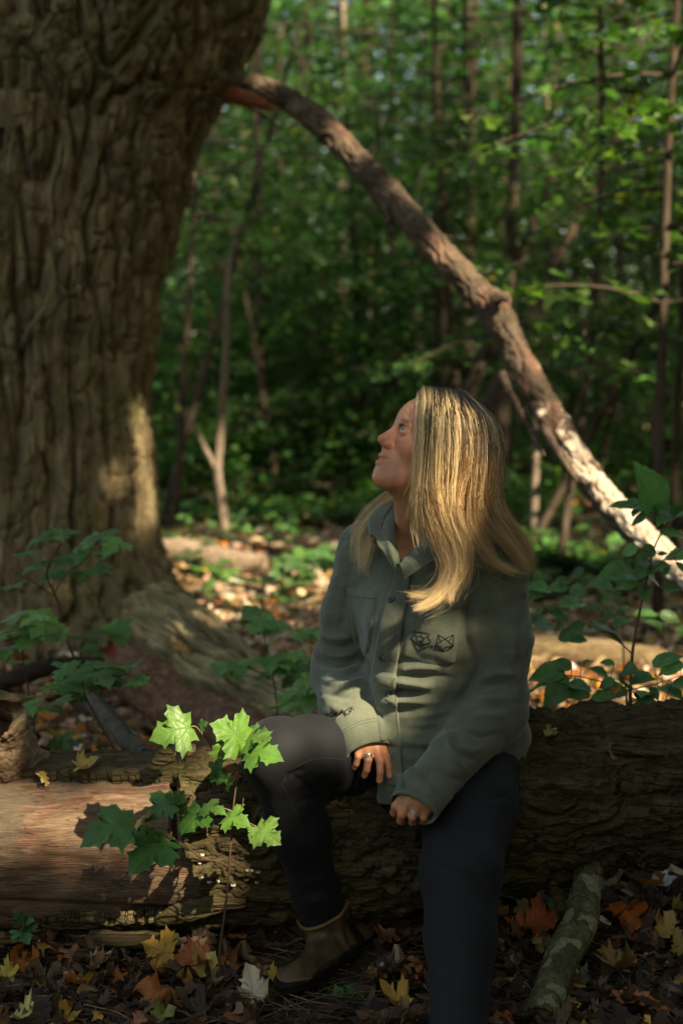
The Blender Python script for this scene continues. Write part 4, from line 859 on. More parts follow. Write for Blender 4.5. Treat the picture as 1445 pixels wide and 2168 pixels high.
def hand(s, wrist, aim, back, thumb_side, curls, spread, tuck=0.0):
    """palm, four jointed fingers and a thumb; aim = wrist to knuckles, back = out of the back of the hand"""
    a = unit(aim); b = unit(np.asarray(back, float) - a * np.dot(back, a)); c = np.cross(a, b) * thumb_side
    s.cone(wrist - a * 0.03, wrist + a * 0.012, 0.026, 0.025, 0.02)
    k0 = wrist + a * 0.085
    tips = []
    for i, (off, ln, r) in enumerate(((0.029, .072, .0088), (0.010, .079, .0090), (-0.010, .073, .0086), (-0.028, .058, .0076))):
        base = wrist + a * (0.084 - 0.006 * abs(i - 1)) + c * off + b * (0.002 - 0.003 * abs(i - 1.4))
        s.cone(wrist + a * 0.012 + c * off * 0.55, base, 0.017, 0.0118, 0.016)
        p = base; ang = 0.0; d0 = unit(a + c * spread * (1.5 - i))
        segs = [0.46, 0.30, 0.24]
        for j in range(3):
            ang += curls[i][j]; d = d0 * math.cos(ang) - b * math.sin(ang)
            q = p + d * ln * segs[j]; ra = r * (1.06 - 0.10 * j); s.cone(p, q, ra, ra * 0.95, 0.0015 if j else 0.010)
            if j < 2: s.ell(q + b * math.cos(ang) * .0012, A([1, 1, 1]) * ra * .93, None, 0.0015)
            p = q
        tips.append((p, d, b * math.cos(ang) + d0 * math.sin(ang), r))
    tb = wrist + a * 0.025 + c * 0.022 - b * 0.010; t1 = tb + unit(a * 0.75 + c * (0.75 - tuck) - b * (0.25 + tuck)) * 0.042
    t2 = t1 + unit(a * 0.95 + c * (0.2 - tuck * .7) - b * (0.3 + tuck * .5)) * 0.032; t3 = t2 + unit(a * 0.95 + c * (-0.1 - tuck * .6) - b * 0.35) * 0.026
    s.cone(wrist + a * .01 + c * .01, tb, .016, .016, .015); s.chain([tb, t1, t2, t3], [.0155, .0115, .0100, .0078], 0.008)
    return tips, (a, b, c)

def build_body():
    V, Q, C = [], [], []; n = 0
    # --- head, neck and chest
    s = SDF(H(-.01, 0, -.02) - A([.19, .17, .30]), H(-.01, 0, -.02) + A([.19, .19, .15]), 0.0019)
    e = lambda x, y, z, r, k=.02, op='u', R=HM: s.ell(H(x, y, z), r, R, k, op)
    c_ = lambda a, b, ra, rb, k=.02, op='u': s.cone(H(*a), H(*b), ra, rb, k, op)
    e(-.004, 0, .004, (.097, .076, .081)); e(.040, 0, .006, (.069, .066, .066), .03); e(.030, 0, -.055, (.062, .060, .070), .03)
    for g in (-1, 1):
        c_((.005, .052 * g, -.085), (.070, .026 * g, -.122), .022, .020, .03)          # jaw
        e(.060, .040 * g, -.050, (.030, .025, .029), .025)                             # cheek
        c_((.090, .010 * g, -.012), (.086, .038 * g, -.008), .013, .011, .012)         # brow
        e(-.012, .076 * g, -.035, (.022, .010, .032), .008)                            # ear
    e(.045, 0, -.105, (.048, .042, .034), .03); e(.088, 0, -.131, (.0185, .022, .0175), .025)   # mouth mound, chin
    e(.081, 0, -.092, (.026, .031, .029), .02)
    for g in (-1, 1): e(.098, .0335 * g, -.0235, (.0165, .0185, .0115), .010, 's')     # eye sockets
    c_((.096, 0, -.014), (.1195, 0, -.054), .0082, .0105, .012)                        # nose
    c_((.088, 0, -.016), (.101, 0, -.062), .015, .0135, .008)
    s.ell(H(.1195, 0, -.0555), (.0105, .0115, .0098), HM, .006)
    for g in (-1, 1):
        e(.1065, .0115 * g, -.0625, (.0110, .0066, .0068), .007)                        # wings
        e(.1110, .0085 * g, -.0700, (.0064, .0040, .0058), .0015, 's')                  # nostrils
    c_((.112, 0, -.064), (.104, 0, -.074), .0052, .0055, .006)
    e(.100, 0, -.079, (.010, .012, .009), .008)                                        # upper lip and lower lip
    for g in (-1, 1):
        s.chain([H(.1102, 0, -.0868), H(.1060, .011 * g, -.0868), H(.0915, .0255 * g, -.0895)], [.0046, .0044, .0030], .004)
        s.chain([H(.1080, 0, -.1040), H(.1040, .011 * g, -.1022), H(.0915, .0255 * g, -.0915)], [.0060, .0056, .0032], .004)
        s.chain([H(.1210, 0, -.0955), H(.1135, .013 * g, -.0942), H(.098, .0275 * g, -.0895)], [.0064, .0056, .0020], .0015, 's')  # parted lips
    e(.0945, 0, -.1160, (.0105, .020, .010), .010)                                 # dent above the chin
    for g in (-1, 1):                                                                  # lids round the eyeballs, slit between
        o = H(.0872, .0315 * g, -.0215); s.ell(o, (.0152, .0160, .0152), HM, .006)
        s.chain([H(.1080, .0190 * g, -.0235), H(.1090, .0310 * g, -.0205), H(.1015, .0455 * g, -.0228)], [.0040, .0094, .0046], .0012, 's')
    s.cone(H(-.035, 0, -.07), NB0 + A([0, 0.012, -.02]), .058, .060, .03)              # neck
    s.cone(H(.02, 0, -.12), NB0 + TF * .03 + A([0, 0, -.02]), .038, .046, .03)
    for g in (-1, 1): s.cone(NB0 + TF * .01, (Rsh if g < 0 else Lsh) + A([0, 0, -.0]), .05, .05, .05)
    s.ell(NB0 + A([0, 0, -.13]) - TF * 0.01, (.098, .15, .13), TM, .06)
    v, q = s.mesh(); v = relax(v, q, 1, 0.4)
    L = (v - PC) @ HM; x, y, z = L.T                                                   # skin tones by place
    col = np.ones((len(v), 3))
    def spot(cx, cy, cz, r, c, sym=True):
        nonlocal col
        yy = np.abs(y) if sym else y
        wgt = np.exp(-(((x - cx) / r[0]) ** 2 + ((yy - cy) / r[1]) ** 2 + ((z - cz) / r[2]) ** 2))[:, None]
        col = col * (1 - wgt) + col * A(c) * wgt
    spot(.085, .040, -.058, (.03, .022, .020), (1.06, .84, .82)); spot(.125, 0, -.058, (.014, .016, .014), (1.06, .86, .83))
    spot(.108, 0, -.0885, (.012, .021, .0050), (.98, .62, .60)); spot(.104, 0, -.1010, (.012, .021, .0066), (1.0, .64, .62))
    spot(.096, .034, -.0020, (.022, .018, .0044), (.30, .24, .20)); spot(.101, .033, -.0140, (.014, .016, .0028), (.42, .34, .31)); spot(.100, .030, -.0300, (.014, .014, .0030), (.80, .68, .66))
    fore = (z > .0) & (x > .06)
    v = v + (HF[None] * (np.where(fore, 0.00045 * np.sin((z + 8 * y * y) * 2 * np.pi / .0105) * smooth(.004, .014, z) * (1 - smooth(.042, .055, z)), 0))[:, None])
    V.append(v); Q.append(q); C.append(col); n += len(v)
    # --- hands and forearms
    info = []
    for (wr, aim, back, side, curls, el) in (
        (P(755, 1528, 3.094), P(797, 1604, 2.998) - P(755, 1528, 3.094), A([.40, -.72, .45]), -1,
         ((.22, .42, .25), (.30, .55, .30), (.52, .70, .4), (.62, .75, .4)), Rel),
        (P(924, 1638, 2.905), P(858, 1724, 2.832) - P(924, 1638, 2.905), A([-.25, -.83, .28]), 1,
         ((.50, .95, .5), (.58, .95, .5), (.62, 1.0, .5), (.66, 1.0, .5)), Lel)):
        s = SDF(wr - .17, wr + .17, 0.0020)
        tips, fr = hand(s, wr, aim, back, side, curls, 0.05, .6 if side > 0 else .15)
        s.cone(wr + (el - wr) * 0.25, wr, .028, .026, .03)
        v, q = s.mesh(); cl = np.ones((len(v), 3))
        for (t, d, nb, r) in tips:                                                     # nails
            wgt = np.exp(-(np.linalg.norm(v - (t + nb * r * .8 + d * .001), axis=1) / .0052) ** 4)[:, None]
            cl = cl * (1 - wgt) + A([1.25, 1.2, 1.25]) * wgt
        V.append(v); Q.append(q + n); C.append(cl); n += len(v); info.append((wr, fr, tips))
    # --- trunk and limbs under the clothes
    s = SDF(A([-.75, 2.35, -.05]), A([.65, 3.55, 1.3]), 0.011)
    s.ell(NB0 + A([0, 0, -.20]), (.095, .145, .17), TM, .05); s.ell(P(930, 1420, 3.18), (.10, .14, .16), TM, .08); s.ell(P(945, 1550, 3.23), (.115, .165, .11), TM, .08)
    s.chain([Rsh, Rel, Rwr], [.045, .037, .027], .03); s.chain([Lsh, Lel, Lwr], [.045, .037, .027], .03)
    s.chain([HIPR, KNR, ANR], [.080, .052, .032], .04); s.chain([HIPL, KNL, ANL], [.085, .055, .036], .04)
    s.cone(ANL, P(955, 2370, 2.42) * A([1, 1, 0]) + A([0, 0, .05]), .036, .03, .03); s.cone(ANR + A([.01, .02, -.02]), P(640, 2082, 2.95), .030, .018, .03)
    v, q = s.mesh(); V.append(v); Q.append(q + n); C.append(np.ones((len(v), 3)))
    o = part('body', np.concatenate(V), np.concatenate(Q), M_SKIN, woman, col=np.concatenate(C))
    return o, info
body, hands = build_body()

# eyes, teeth
def ball(c, r, Rm, n=20, m=14):
    th = np.linspace(0, np.pi, m); ph = np.linspace(0, 2 * np.pi, n, endpoint=False)
    l = np.stack([np.cos(th)[:, None] * np.ones(n)[None], np.sin(th)[:, None] * np.cos(ph), np.sin(th)[:, None] * np.sin(ph)], -1).reshape(-1, 3)
    i = np.arange(m - 1)[:, None] * n; j = np.arange(n)[None]; k = (j + 1) % n
    return c + (l * np.asarray(r)) @ np.asarray(Rm).T, np.stack([i + j, i + n + j, i + n + k, i + k], -1).reshape(-1, 4), l
be = NB('eye_white'); M_EYE = be.pbr(be.attr(), 0.12, spec=0.6)
for g in (-1, 1):
    gaze = unit(HF * .90 + HU * .22 + HL * .30); gl = unit(HL - gaze * HL.dot(gaze)); EM = np.stack([gaze, gl, np.cross(gaze, gl)], 1)
    v, q, l = ball(H(.0875, .0315 * g, -.0215), [.0138] * 3, EM, 28, 24)
    r_ = np.arccos(np.clip(l[:, 0], -1, 1)); col = np.where((r_ < .17)[:, None], (.01, .01, .01), np.where((r_ < .47)[:, None], (.09, .13, .15), (.80, .76, .72)))
    part('eye', v, q, M_EYE, woman, col=col)
bt = NB('teeth'); M_TEETH = bt.pbr((.78, .72, .62), 0.3)
v, q, l = ball(H(.0845, 0, -.0935), [.0235, .022, .0050], HM); part('teeth', v, q, M_TEETH, woman)
# upper lashes
M_DARK = NB('lash').pbr((.02, .013, .01), 0.6)
mb = MB()
for g in (-1, 1):
    for t in np.linspace(0, 1, 26):
        y_ = .0205 + .0255 * t; a = H(.1025 - .010 * t * t, (y_ - .001) * g, -.0112 - .0070 * (t - .45) ** 2 * 4)
        b_ = a + HF * (.005 - .001 * t) + HU * .0020 + HL * g * (.004 * t - .0005); v, f = tube(np.stack([a, (a + b_) / 2 + HU * -.0008, b_]), [.00035, .0003, .00012], 4); mb.add(v, f)
mb.part('eyelashes', M_DARK, woman)

# ---------- shirt
def cloth_mat(name, base, sc=900, sheen=0.25, rough=0.9, tone=0.18):
    b = NB(name); n1 = b.noise(b.coord('Object'), 7, 4, 0.6); wv = b.noise(b.coord('Object'), sc, 2, 0.6); n3 = b.noise(b.coord('Object'), 90, 3, 0.65)
    c = b.mix(1.0, base, b.ramp(n1, [(0.3, (1 - tone,) * 3), (0.7, (1 + tone,) * 3)]), 'MULTIPLY')
    c = b.mix(0.5, c, b.ramp(n3, [(0.3, (.82, .82, .82)), (0.7, (1.18, 1.18, 1.18))]), 'MULTIPLY')
    c = b.mix(0.4, c, b.ramp(wv, [(0.35, (.7, .7, .7)), (0.65, (1.3, 1.3, 1.3))]), 'MULTIPLY')
    return b.pbr(c, rough, b.bump(b.math('ADD', wv, b.math('MULTIPLY', n3, 1.2)), 0.30, 0.0012), 0.2, sheen=sheen)
M_SHIRT = cloth_mat('sage_fleece', (.108, .118, .082))
M_SEAM = cloth_mat('seam_thread', (.075, .085, .066), 900, 0)
M_PRINT = NB('black_print').pbr((.012, .012, .014), 0.7)

def folds(v, nrm, lst):
    """raised and sunk creases along polylines given where they are seen, on the side that faces the camera"""
    uv = PX(v); front = smooth(-.15, .35, -(nrm * unit_rows(v - A([0, 0, CAM_Z]))).sum(1)); d = np.zeros(len(v))
    for pts, wdt, amp in lst:
        wdt = wdt * .8; p = spline(pts, 14); best = np.full(len(v), 1e9); tt = np.zeros(len(v))
        for i in range(len(p) - 1):
            ab = p[i + 1] - p[i]; t = np.clip(((uv - p[i]) @ ab) / (ab @ ab + 1e-9), 0, 1)
            dd = np.linalg.norm(uv - p[i] - t[:, None] * ab, axis=1); m = dd < best; best[m] = dd[m]; tt[m] = (i + t[m]) / (len(p) - 1)
        d += amp * np.exp(-(best / wdt) ** 2) * np.clip(np.sin(np.pi * np.clip(tt, 0.06, .94)) * 1.6, 0, 1)
    return d * front
def unit_rows(v): return v / (np.linalg.norm(v, axis=1)[:, None] + 1e-12)

def build_shirt():
    s = SDF(A([-.36, 2.66, .36]), A([.60, 3.50, 1.24]), 0.0042)
    sh_mid = (Rsh + Lsh) / 2
    s.cone(Rsh + A([.01, 0, -.005]), Lsh + A([-.01, 0, -.005]), .066, .066, .03)
    for S in (Rsh, Lsh): s.cone(NB0 + A([0, 0.02, .0]), S * .45 + NB0 * .55 + A([0, 0, -.012]), .058, .062, .04); s.cone(S * .45 + NB0 * .55 + A([0, 0, -.012]), S, .062, .066, .03)
    s.ell(P(905, 1275, 3.17), (.120, .178, .165), TM, .05)
    s.ell(P(855, 1330, 3.10), (.080, .075, .080), TM, .05); s.ell(P(955, 1335, 3.06), (.080, .078, .080), TM, .05)
    s.ell(P(915, 1450, 3.16), (.135, .165, .15), TM, .06); s.ell(P(950, 1560, 3.19), (.165, .190, .15), TM, .06)
    s.cone(P(880, 1560, 3.09), P(855, 1690, 3.05), .075, .060, .05)                # front tail hanging between the thighs
    # sleeves
    s.chain([Rsh + A([.0, 0, -.01]), (Rsh + Rel) / 2 + A([-.006, 0, .0]), Rel, P(737, 1498, 3.16), Rwr + (Rel - Rwr) * .30], [.068, .065, .064, .062, .052], .028)
    s.chain([Lsh + A([.0, 0, -.01]), (Lsh + Lel) / 2 + A([.006, 0, 0]), Lel, Lwr + (Lel - Lwr) * .16], [.070, .070, .066, .051], .028)
    # hem, neck opening
    hem = P(1108, 1622, 3.1); hn = A([0.12, -.25, -1.0]); s.cut(P(905, 1678, 3.05), A([.19, -.0, -1.0]), A([-.10, 2.9, .30]), A([.7, 3.6, .70]))
    s.cone(NB0 + A([0, .0, .0]) + TF * .01, NB0 + A([0, 0, .12]), .064, .075, .008, 's')
    s.cone(NB0 + TF * .06 + A([0, 0, .05]), P(846, 1198, 2.99), .058, .006, .012, 's')
    v, q = s.mesh(); v = relax(v, q, 3, .5); nr = vnormals(v, q)
    F = [  # right arm (seen at left): elbow creases
        ([(668, 1335), (705, 1352), (752, 1345)], 9, .009), ([(672, 1375), (712, 1392), (760, 1378)], 8, .010), ([(676, 1412), (715, 1428), (765, 1412)], 8, .009),
        ([(672, 1356), (712, 1372), (756, 1362)], 7, -.008), ([(676, 1394), (716, 1411), (764, 1396)], 7, -.009), ([(684, 1440), (725, 1452), (778, 1440)], 8, .008),
        ([(688, 1465), (735, 1478), (790, 1470)], 8, -.006), ([(720, 1200), (700, 1270), (690, 1330)], 12, .005), ([(742, 1215), (728, 1290), (722, 1340)], 9, -.005),
        ([(694, 1490), (735, 1512), (775, 1525), (800, 1520)], 9, .007), ([(715, 1500), (745, 1528), (770, 1540)], 6, -.006), ([(800, 1480), (795, 1520), (790, 1545)], 7, -.004),
        # body: folds under the chest pointing to her left
        ([(786, 1445), (830, 1440), (890, 1448), (930, 1450)], 14, .024), ([(815, 1466), (870, 1462), (900, 1466)], 6, -.012), ([(800, 1490), (860, 1486), (920, 1484)], 11, .020),
        ([(835, 1420), (890, 1410), (940, 1412)], 11, .014), ([(860, 1432), (915, 1430), (960, 1436)], 6, -.008), ([(830, 1520), (900, 1515), (970, 1500)], 9, .007),
        ([(800, 1470), (795, 1520), (800, 1570)], 8, .004), ([(840, 1545), (905, 1545), (980, 1530)], 9, -.006), ([(838, 1570), (900, 1575), (960, 1560)], 10, .007),
        ([(765, 1380), (778, 1420), (782, 1470)], 7, -.012), ([(1000, 1260), (990, 1330), (1000, 1400)], 9, -.014), ([(1010, 1400), (995, 1450), (960, 1500)], 10, -.012),
        ([(958, 1235), (985, 1250), (1000, 1285)], 9, .006), ([(925, 1290), (955, 1298), (980, 1288)], 7, .003),
        # left arm (seen at right)
        ([(1040, 1225), (1085, 1330), (1080, 1420)], 16, .006), ([(1020, 1250), (1040, 1340), (1035, 1400)], 12, -.004), ([(1115, 1260), (1112, 1380), (1090, 1480)], 10, .004),
        ([(1010, 1440), (1055, 1425), (1095, 1432)], 9, .008), ([(1005, 1462), (1050, 1450), (1090, 1455)], 7, -.007), ([(1000, 1485), (1045, 1478), (1085, 1482)], 8, .007),
        ([(985, 1520), (1030, 1515), (1075, 1515)], 9, .006), ([(990, 1503), (1035, 1497), (1080, 1498)], 6, -.005), ([(940, 1562), (990, 1590), (1030, 1580)], 9, .008),
        ([(945, 1552), (955, 1600), (985, 1632)], 7, .012), ([(960, 1548), (975, 1590), (1010, 1615)], 7, -.010), ([(925, 1590), (950, 1640), (1000, 1655)], 8, -.006),
        ([(985, 1545), (1020, 1560), (1060, 1550)], 7, -.006), ([(890, 1610), (905, 1645), (935, 1668)], 9, .006), ([(1015, 1640), (1040, 1610), (1060, 1570)], 8, .006),
        # shoulder
        ([(760, 1130), (745, 1190), (738, 1240)], 7, -.003), ([(1055, 1160), (1075, 1190), (1100, 1215)], 7, -.003)]
    d = folds(v, nr, F); d += 0.0040 * fbm(v * A([12, 12, 20]), 3) + .0010 * fbm(v * 60, 2) + .0060 * (np.abs(noise(v * A([9, 9, 26]) + .5 * fbm(v * 8, 2)[:, None])) ** .8 - .2)
    v = v + nr * d[:, None]; v = relax(v, q, 1, .4)
    return v, q
sv, sq = build_shirt()
shirt = part('shirt', sv, sq, M_SHIRT, woman)

# cuffs: open bands with a rolled edge
def cuff(wr, el, tip_dir, r0, r1, L, start):
    a = unit(tip_dir); base = wr - a * start
    prof = [(0, r0 * .90), (0.003, r0 * 1.0), (.010, r0 * 1.03), (L * .5, (r0 + r1) / 2 * 1.02), (L * .86, r1 * 1.03), (L * .875, r1 * .995), (L * .89, r1 * 1.035), (L * .97, r1 * 1.04), (L, r1 * 1.0), (L * .985, r1 * .93), (L * .8, r1 * .92), (L * .4, r1 * .90)]
    up = unit(A([0, 0, 1.0]) - a * a[2]); sd_ = np.cross(a, up); th = np.linspace(0, 2 * np.pi, 64, endpoint=False)
    v = np.concatenate([base + a * t + (up * np.cos(th)[:, None] * .86 + sd_ * np.sin(th)[:, None] * 1.08) * r for t, r in prof])
    n = 64; i = np.arange(len(prof) - 1)[:, None] * n; j = np.arange(n)[None]; k = (j + 1) % n
    q = np.stack([i + j, i + k, i + n + k, i + n + j], -1).reshape(-1, 4)
    nr = vnormals(v, q); v = v + nr * (0.0030 * fbm(v * 28, 3))[:, None]
    return v, q
CUR = cuff(P(783, 1598, 3.028), Rel, P(783, 1598, 3.028) - P(758, 1536, 3.085), .053, .050, .096, .097)
CUL = cuff(P(872, 1714, 2.848), Lel, P(872, 1714, 2.848) - P(910, 1655, 2.90), .055, .050, .078, .079)
for cu in (CUR, CUL): part('cuff', cu[0], cu[1], M_SHIRT, shirt)

# everything that lies on the cloth is laid on it along the line of sight
allv = np.concatenate([sv, CUR[0], CUL[0]]); allq = np.concatenate([sq, CUR[1] + len(sv), CUL[1] + len(sv) + len(CUR[0])])
BV = BVHTree.FromPolygons([tuple(x) for x in allv], [tuple(x) for x in allq.tolist()])
def strip(mb, pts, wdt, lift=.0012, bv=None, step=3.0, closed=False):
    """a thin raised line on the cloth, width in metres"""
    pts = [tuple(p) for p in pts] + ([tuple(pts[0])] if closed else [])
    for a, b in zip(pts[:-1], pts[1:]):
        n = max(2, int(math.hypot(b[0] - a[0], b[1] - a[1]) / step) + 1); path = []
        for t in np.linspace(0, 1, n):
            r = lay(a[0] + (b[0] - a[0]) * t, a[1] + (b[1] - a[1]) * t, bv, lift)
            if r is not None and (not path or np.linalg.norm(r[0] - path[-1]) < .03): path.append(r[0])
        if len(path) > 1: v, f = tube(np.stack(path), wdt, 5); mb.add(v, f)
def curve_px(pts, n=24): return spline(A(pts, float), n)

def patch(corners, n=18, lift=.0045, bv=None, round_=0.0):
    """cloth patch over a four-sided region; edges turned down to the cloth"""
    c = A(corners, float); V = []; u = np.linspace(0, 1, n)
    for b_ in u:
        for a_ in u:
            p = (c[0] * (1 - a_) + c[1] * a_) * (1 - b_) + (c[3] * (1 - a_) + c[2] * a_) * b_
            if round_ and b_ > .8:
                p = p + (c[0] + c[1] - c[2] - c[3]) / 2 * round_ * abs(2 * a_ - 1) ** 3 * (b_ - .8) / .2
            edge = min(a_, b_, 1 - a_, 1 - b_); r = lay(p[0], p[1], bv, lift * min(1, .10 + edge * n * .62))
            V.append(r[0] if r is not None else (V[-1] if V else P(p[0], p[1], 3.0)))
    i = np.arange(n - 1)[:, None] * n; j = np.arange(n - 1)[None]
    return A(V), np.stack([i + j, i + n + j, i + n + j + 1, i + j + 1], -1).reshape(-1, 4)

POCK = ([(733, 1243), (800, 1254), (780, 1392), (752, 1384)], [(868, 1290), (985, 1276), (960, 1414), (848, 1396)])
for k, pc in enumerate(POCK):
    v, q = patch(pc, 24, .0065, None, .10); po = part('pocket', v, q, M_SHIRT, shirt)
# placket: the buttoned band down the front
pl = [[(838, 1214), (874, 1206), (852, 1330), (806, 1320)], [(806, 1320), (852, 1330), (838, 1440), (788, 1430)], [(788, 1430), (838, 1440), (848, 1560), (802, 1560)], [(802, 1560), (848, 1560), (856, 1668), (822, 1660)]]
vv, qq = [], []
mbp = MB()
for k in range(4):
    c = pl[k]; n = 14; V = []
    for b_ in np.linspace(0, 1, n):
        for a_, lf in ((0, -.002), (.02, .006), (.1, .0075), (.5, .0075), (.9, .0075), (.98, .006), (1, -.002)):
            p = (A(c[0], float) * (1 - a_) + A(c[1], float) * a_) * (1 - b_) + (A(c[3], float) * (1 - a_) + A(c[2], float) * a_) * b_
            r = lay(p[0], p[1], None, lf); V.append(r[0] if r is not None else V[-1])
    i = np.arange(n - 1)[:, None] * 7; j = np.arange(6)[None]
    mbp.add(A(V), np.stack([i + j, i + 7 + j, i + 8 + j, i + j + 1], -1).reshape(-1, 4))
mbp.part('placket', M_SHIRT, shirt)
# buttons
M_BTN = NB('button_resin').pbr((.05, .062, .05), 0.35, spec=.5)
for bx_, by_ in ((831, 1272), (811, 1388), (825, 1474)):
    r = lay(bx_, by_, None, .0075)
    if r is None: continue
    c, n = r; u_ = unit(np.cross(n, UP)); w_ = np.cross(n, u_)
    th = np.linspace(0, 2 * np.pi, 20, endpoint=False); ring = u_ * np.cos(th)[:, None] + w_ * np.sin(th)[:, None]
    prof = [(.0066, -.003), (.0086, 0), (.0086, .0022), (.0074, .0032), (.0058, .0020), (.002, .0018)]
    v = np.concatenate([c + ring * a_ + n * h for a_, h in prof]); i = np.arange(5)[:, None] * 20; j = np.arange(20)[None]; k = (j + 1) % 20
    q = np.stack([i + j, i + k, i + 20 + k, i + 20 + j], -1).reshape(-1, 4); bo = part('button', v, [q, np.array([[100 + x for x in range(20)]])], M_BTN, shirt)
    mb = MB()
    for sx, sy in ((1, 1), (1, -1)): mb.add(*tube(np.stack([c + (u_ * sx + w_ * sy) * .0026 + n * .0024, c - (u_ * sx + w_ * sy) * .0026 + n * .0024]), .0006, 5))
    mb.part('button_thread', M_SEAM, shirt)
# seams
mb = MB()
for pts in ([(757, 1135), (748, 1170), (745, 1215), (744, 1250)], [(1043, 1122), (1068, 1155), (1080, 1200)], [(1080, 1200), (1104, 1200), (1116, 1215)],
            [(738, 1260), (798, 1270)], [(868, 1304), (930, 1302), (982, 1290)], [(856, 1300), (846, 1392)], [(838, 1330), (830, 1400)],
            [(1085, 1570), (1082, 1596), (1092, 1612)], [(838, 1440), (842, 1500), (846, 1560)],
            [(716, 1552), (760, 1528), (806, 1519)], [(719, 1557), (762, 1534), (808, 1525)], [(765, 1586), (790, 1576), (818, 1574)],
            [(872, 1624), (905, 1652), (940, 1690)], [(868, 1629), (900, 1657), (936, 1696)]):
    strip(mb, curve_px(pts, 16), .0005, .0003 if pts[0][0] != 738 and pts[0][0] != 868 and pts[0][0] != 838 else .0070)
tag(mb.part('seam', M_SEAM, shirt), kind='stuff')

# prints: the two line drawings, the plus and the lettering on the sleeve
def zoomed(pts, ox, oy, sc): return [(ox + x / sc, oy + y / sc) for x, y in pts]
Z = lambda pts: zoomed(pts, 820, 1290, 8.03)
bear = [[(410, 480), (485, 415), (520, 375), (600, 370), (680, 395), (705, 465), (755, 530), (700, 610), (570, 690), (470, 605), (410, 480)],
        [(485, 415), (445, 385), (490, 352), (525, 375)], [(670, 400), (700, 390), (745, 430), (715, 465)], [(485, 430), (520, 460), (590, 455), (640, 485), (705, 462)],
        [(595, 370), (588, 455)], [(520, 460), (522, 550), (545, 575), (610, 580), (640, 485)], [(415, 480), (520, 555)], [(430, 490), (520, 575), (475, 600)], [(755, 545), (610, 585), (660, 625)],
        [(520, 575), (470, 610)], [(550, 520), (608, 522), (580, 545), (550, 520)], [(580, 540), (570, 690)]]
fox = [[(875, 430), (850, 590), (945, 700), (1105, 600), (1110, 430), (990, 500), (875, 430)], [(875, 430), (920, 545)], [(1110, 430), (1050, 525)], [(850, 575), (990, 500), (1110, 590)],
       [(820, 585), (900, 600), (940, 650), (945, 700)], [(1125, 590), (1000, 610), (955, 650), (945, 700)], [(820, 585), (865, 605), (825, 618), (945, 700)], [(1125, 590), (1060, 605), (1095, 618), (945, 700)]]
plus = [[(745, 605), (795, 605)], [(770, 580), (768, 632)]]
PKV = BVHTree.FromPolygons([tuple(x) for x in v], [(0, 1, 2)]) if False else None
for nm, dr, wd in (('printed_bear', bear, .00095), ('printed_fox', fox, .00095), ('printed_plus', plus, .0006)):
    mb = MB()
    for pl_ in dr: strip(mb, Z(pl_), wd, .0066, None, 2.0)
    o = mb.part(nm, M_PRINT, shirt)
Z2 = lambda pts: zoomed(pts, 660, 1470, 8.03)
word = [[(238, 330), (272, 318), (280, 330), (262, 345), (268, 375), (285, 382)],                                # e
        [(380, 300), (340, 290), (310, 320), (315, 360), (345, 370), (375, 345), (378, 300), (385, 358)],         # a
        [(398, 300), (405, 348)], [(400, 318), (420, 296)],                                                       # r
        [(472, 330), (490, 345)],
        [(525, 262), (518, 285), (545, 330), (572, 380)], [(520, 312), (552, 298)],                               # f
        [(600, 260), (566, 290), (575, 335), (610, 345), (640, 310), (630, 265), (600, 260)],                     # o
        [(625, 225), (715, 268)], [(685, 205), (655, 305)]]                                                       # x
mb = MB()
for pl_ in word: strip(mb, Z2(curve_px(pl_, 3 * len(pl_)) if len(pl_) > 3 else pl_), .0011, .0004, None, 2.0)
mb.part('printed_lettering', M_PRINT, shirt)

# collar: stand and two fallen leaves of cloth
def sheet(rows, thick=.0035, n=14, sub=3):
    """a cloth leaf from rows of points (across x down), thickened"""
    R_ = A([spline(A(r, float), n) for r in rows]); R_ = np.stack([spline(R_[:, i], 4 * len(rows)) for i in range(n)], 1); m = len(R_)
    v = R_.reshape(-1, 3); i = np.arange(m - 1)[:, None] * n; j = np.arange(n - 1)[None]
    q = np.stack([i + j, i + n + j, i + n + j + 1, i + j + 1], -1).reshape(-1, 4); nr = vnormals(v, q)
    if (nr.mean(0) @ (v.mean(0) - A([0, 0, CAM_Z]))) > 0: q = q[:, ::-1]; nr = -nr
    N = len(v); g = np.arange(N).reshape(m, n); loop = np.concatenate([g[0, :-1], g[:-1, -1], g[-1, :0:-1], g[:0:-1, 0]]); nx = np.roll(loop, -1)
    side = np.stack([loop, nx, nx + N, loop + N], -1)
    return np.concatenate([v, v - nr * thick]), np.concatenate([q, q[:, ::-1] + N, side])
mb = MB()
mb.add(*sheet([[P(836, 1062, 3.16), P(820, 1085, 3.12), P(806, 1112, 3.085), P(800, 1140, 3.045)], [P(820, 1062, 3.19), P(796, 1078, 3.15), P(782, 1102, 3.11), P(786, 1132, 3.065)],
               [P(800, 1080, 3.20), P(780, 1092, 3.17), P(776, 1116, 3.12), P(785, 1138, 3.075)]]))
mb.add(*sheet([[P(838, 1066, 3.15), P(835, 1110, 3.075), P(840, 1150, 3.02), P(846, 1192, 2.985)], [P(826, 1072, 3.15), P(818, 1112, 3.07), P(822, 1150, 3.01), P(836, 1195, 2.98)],
               [P(808, 1110, 3.08), P(797, 1146, 3.035), P(812, 1172, 3.01), P(834, 1206, 2.985)]]))
mb.add(*sheet([[P(925, 1085, 3.07), P(905, 1128, 3.03), P(872, 1160, 3.0), P(846, 1194, 2.982)], [P(950, 1095, 3.06), P(924, 1142, 3.01), P(888, 1172, 2.98), P(850, 1206, 2.97)],
               [P(975, 1120, 3.06), P(940, 1168, 3.0), P(900, 1196, 2.97), P(856, 1226, 2.962)]]))
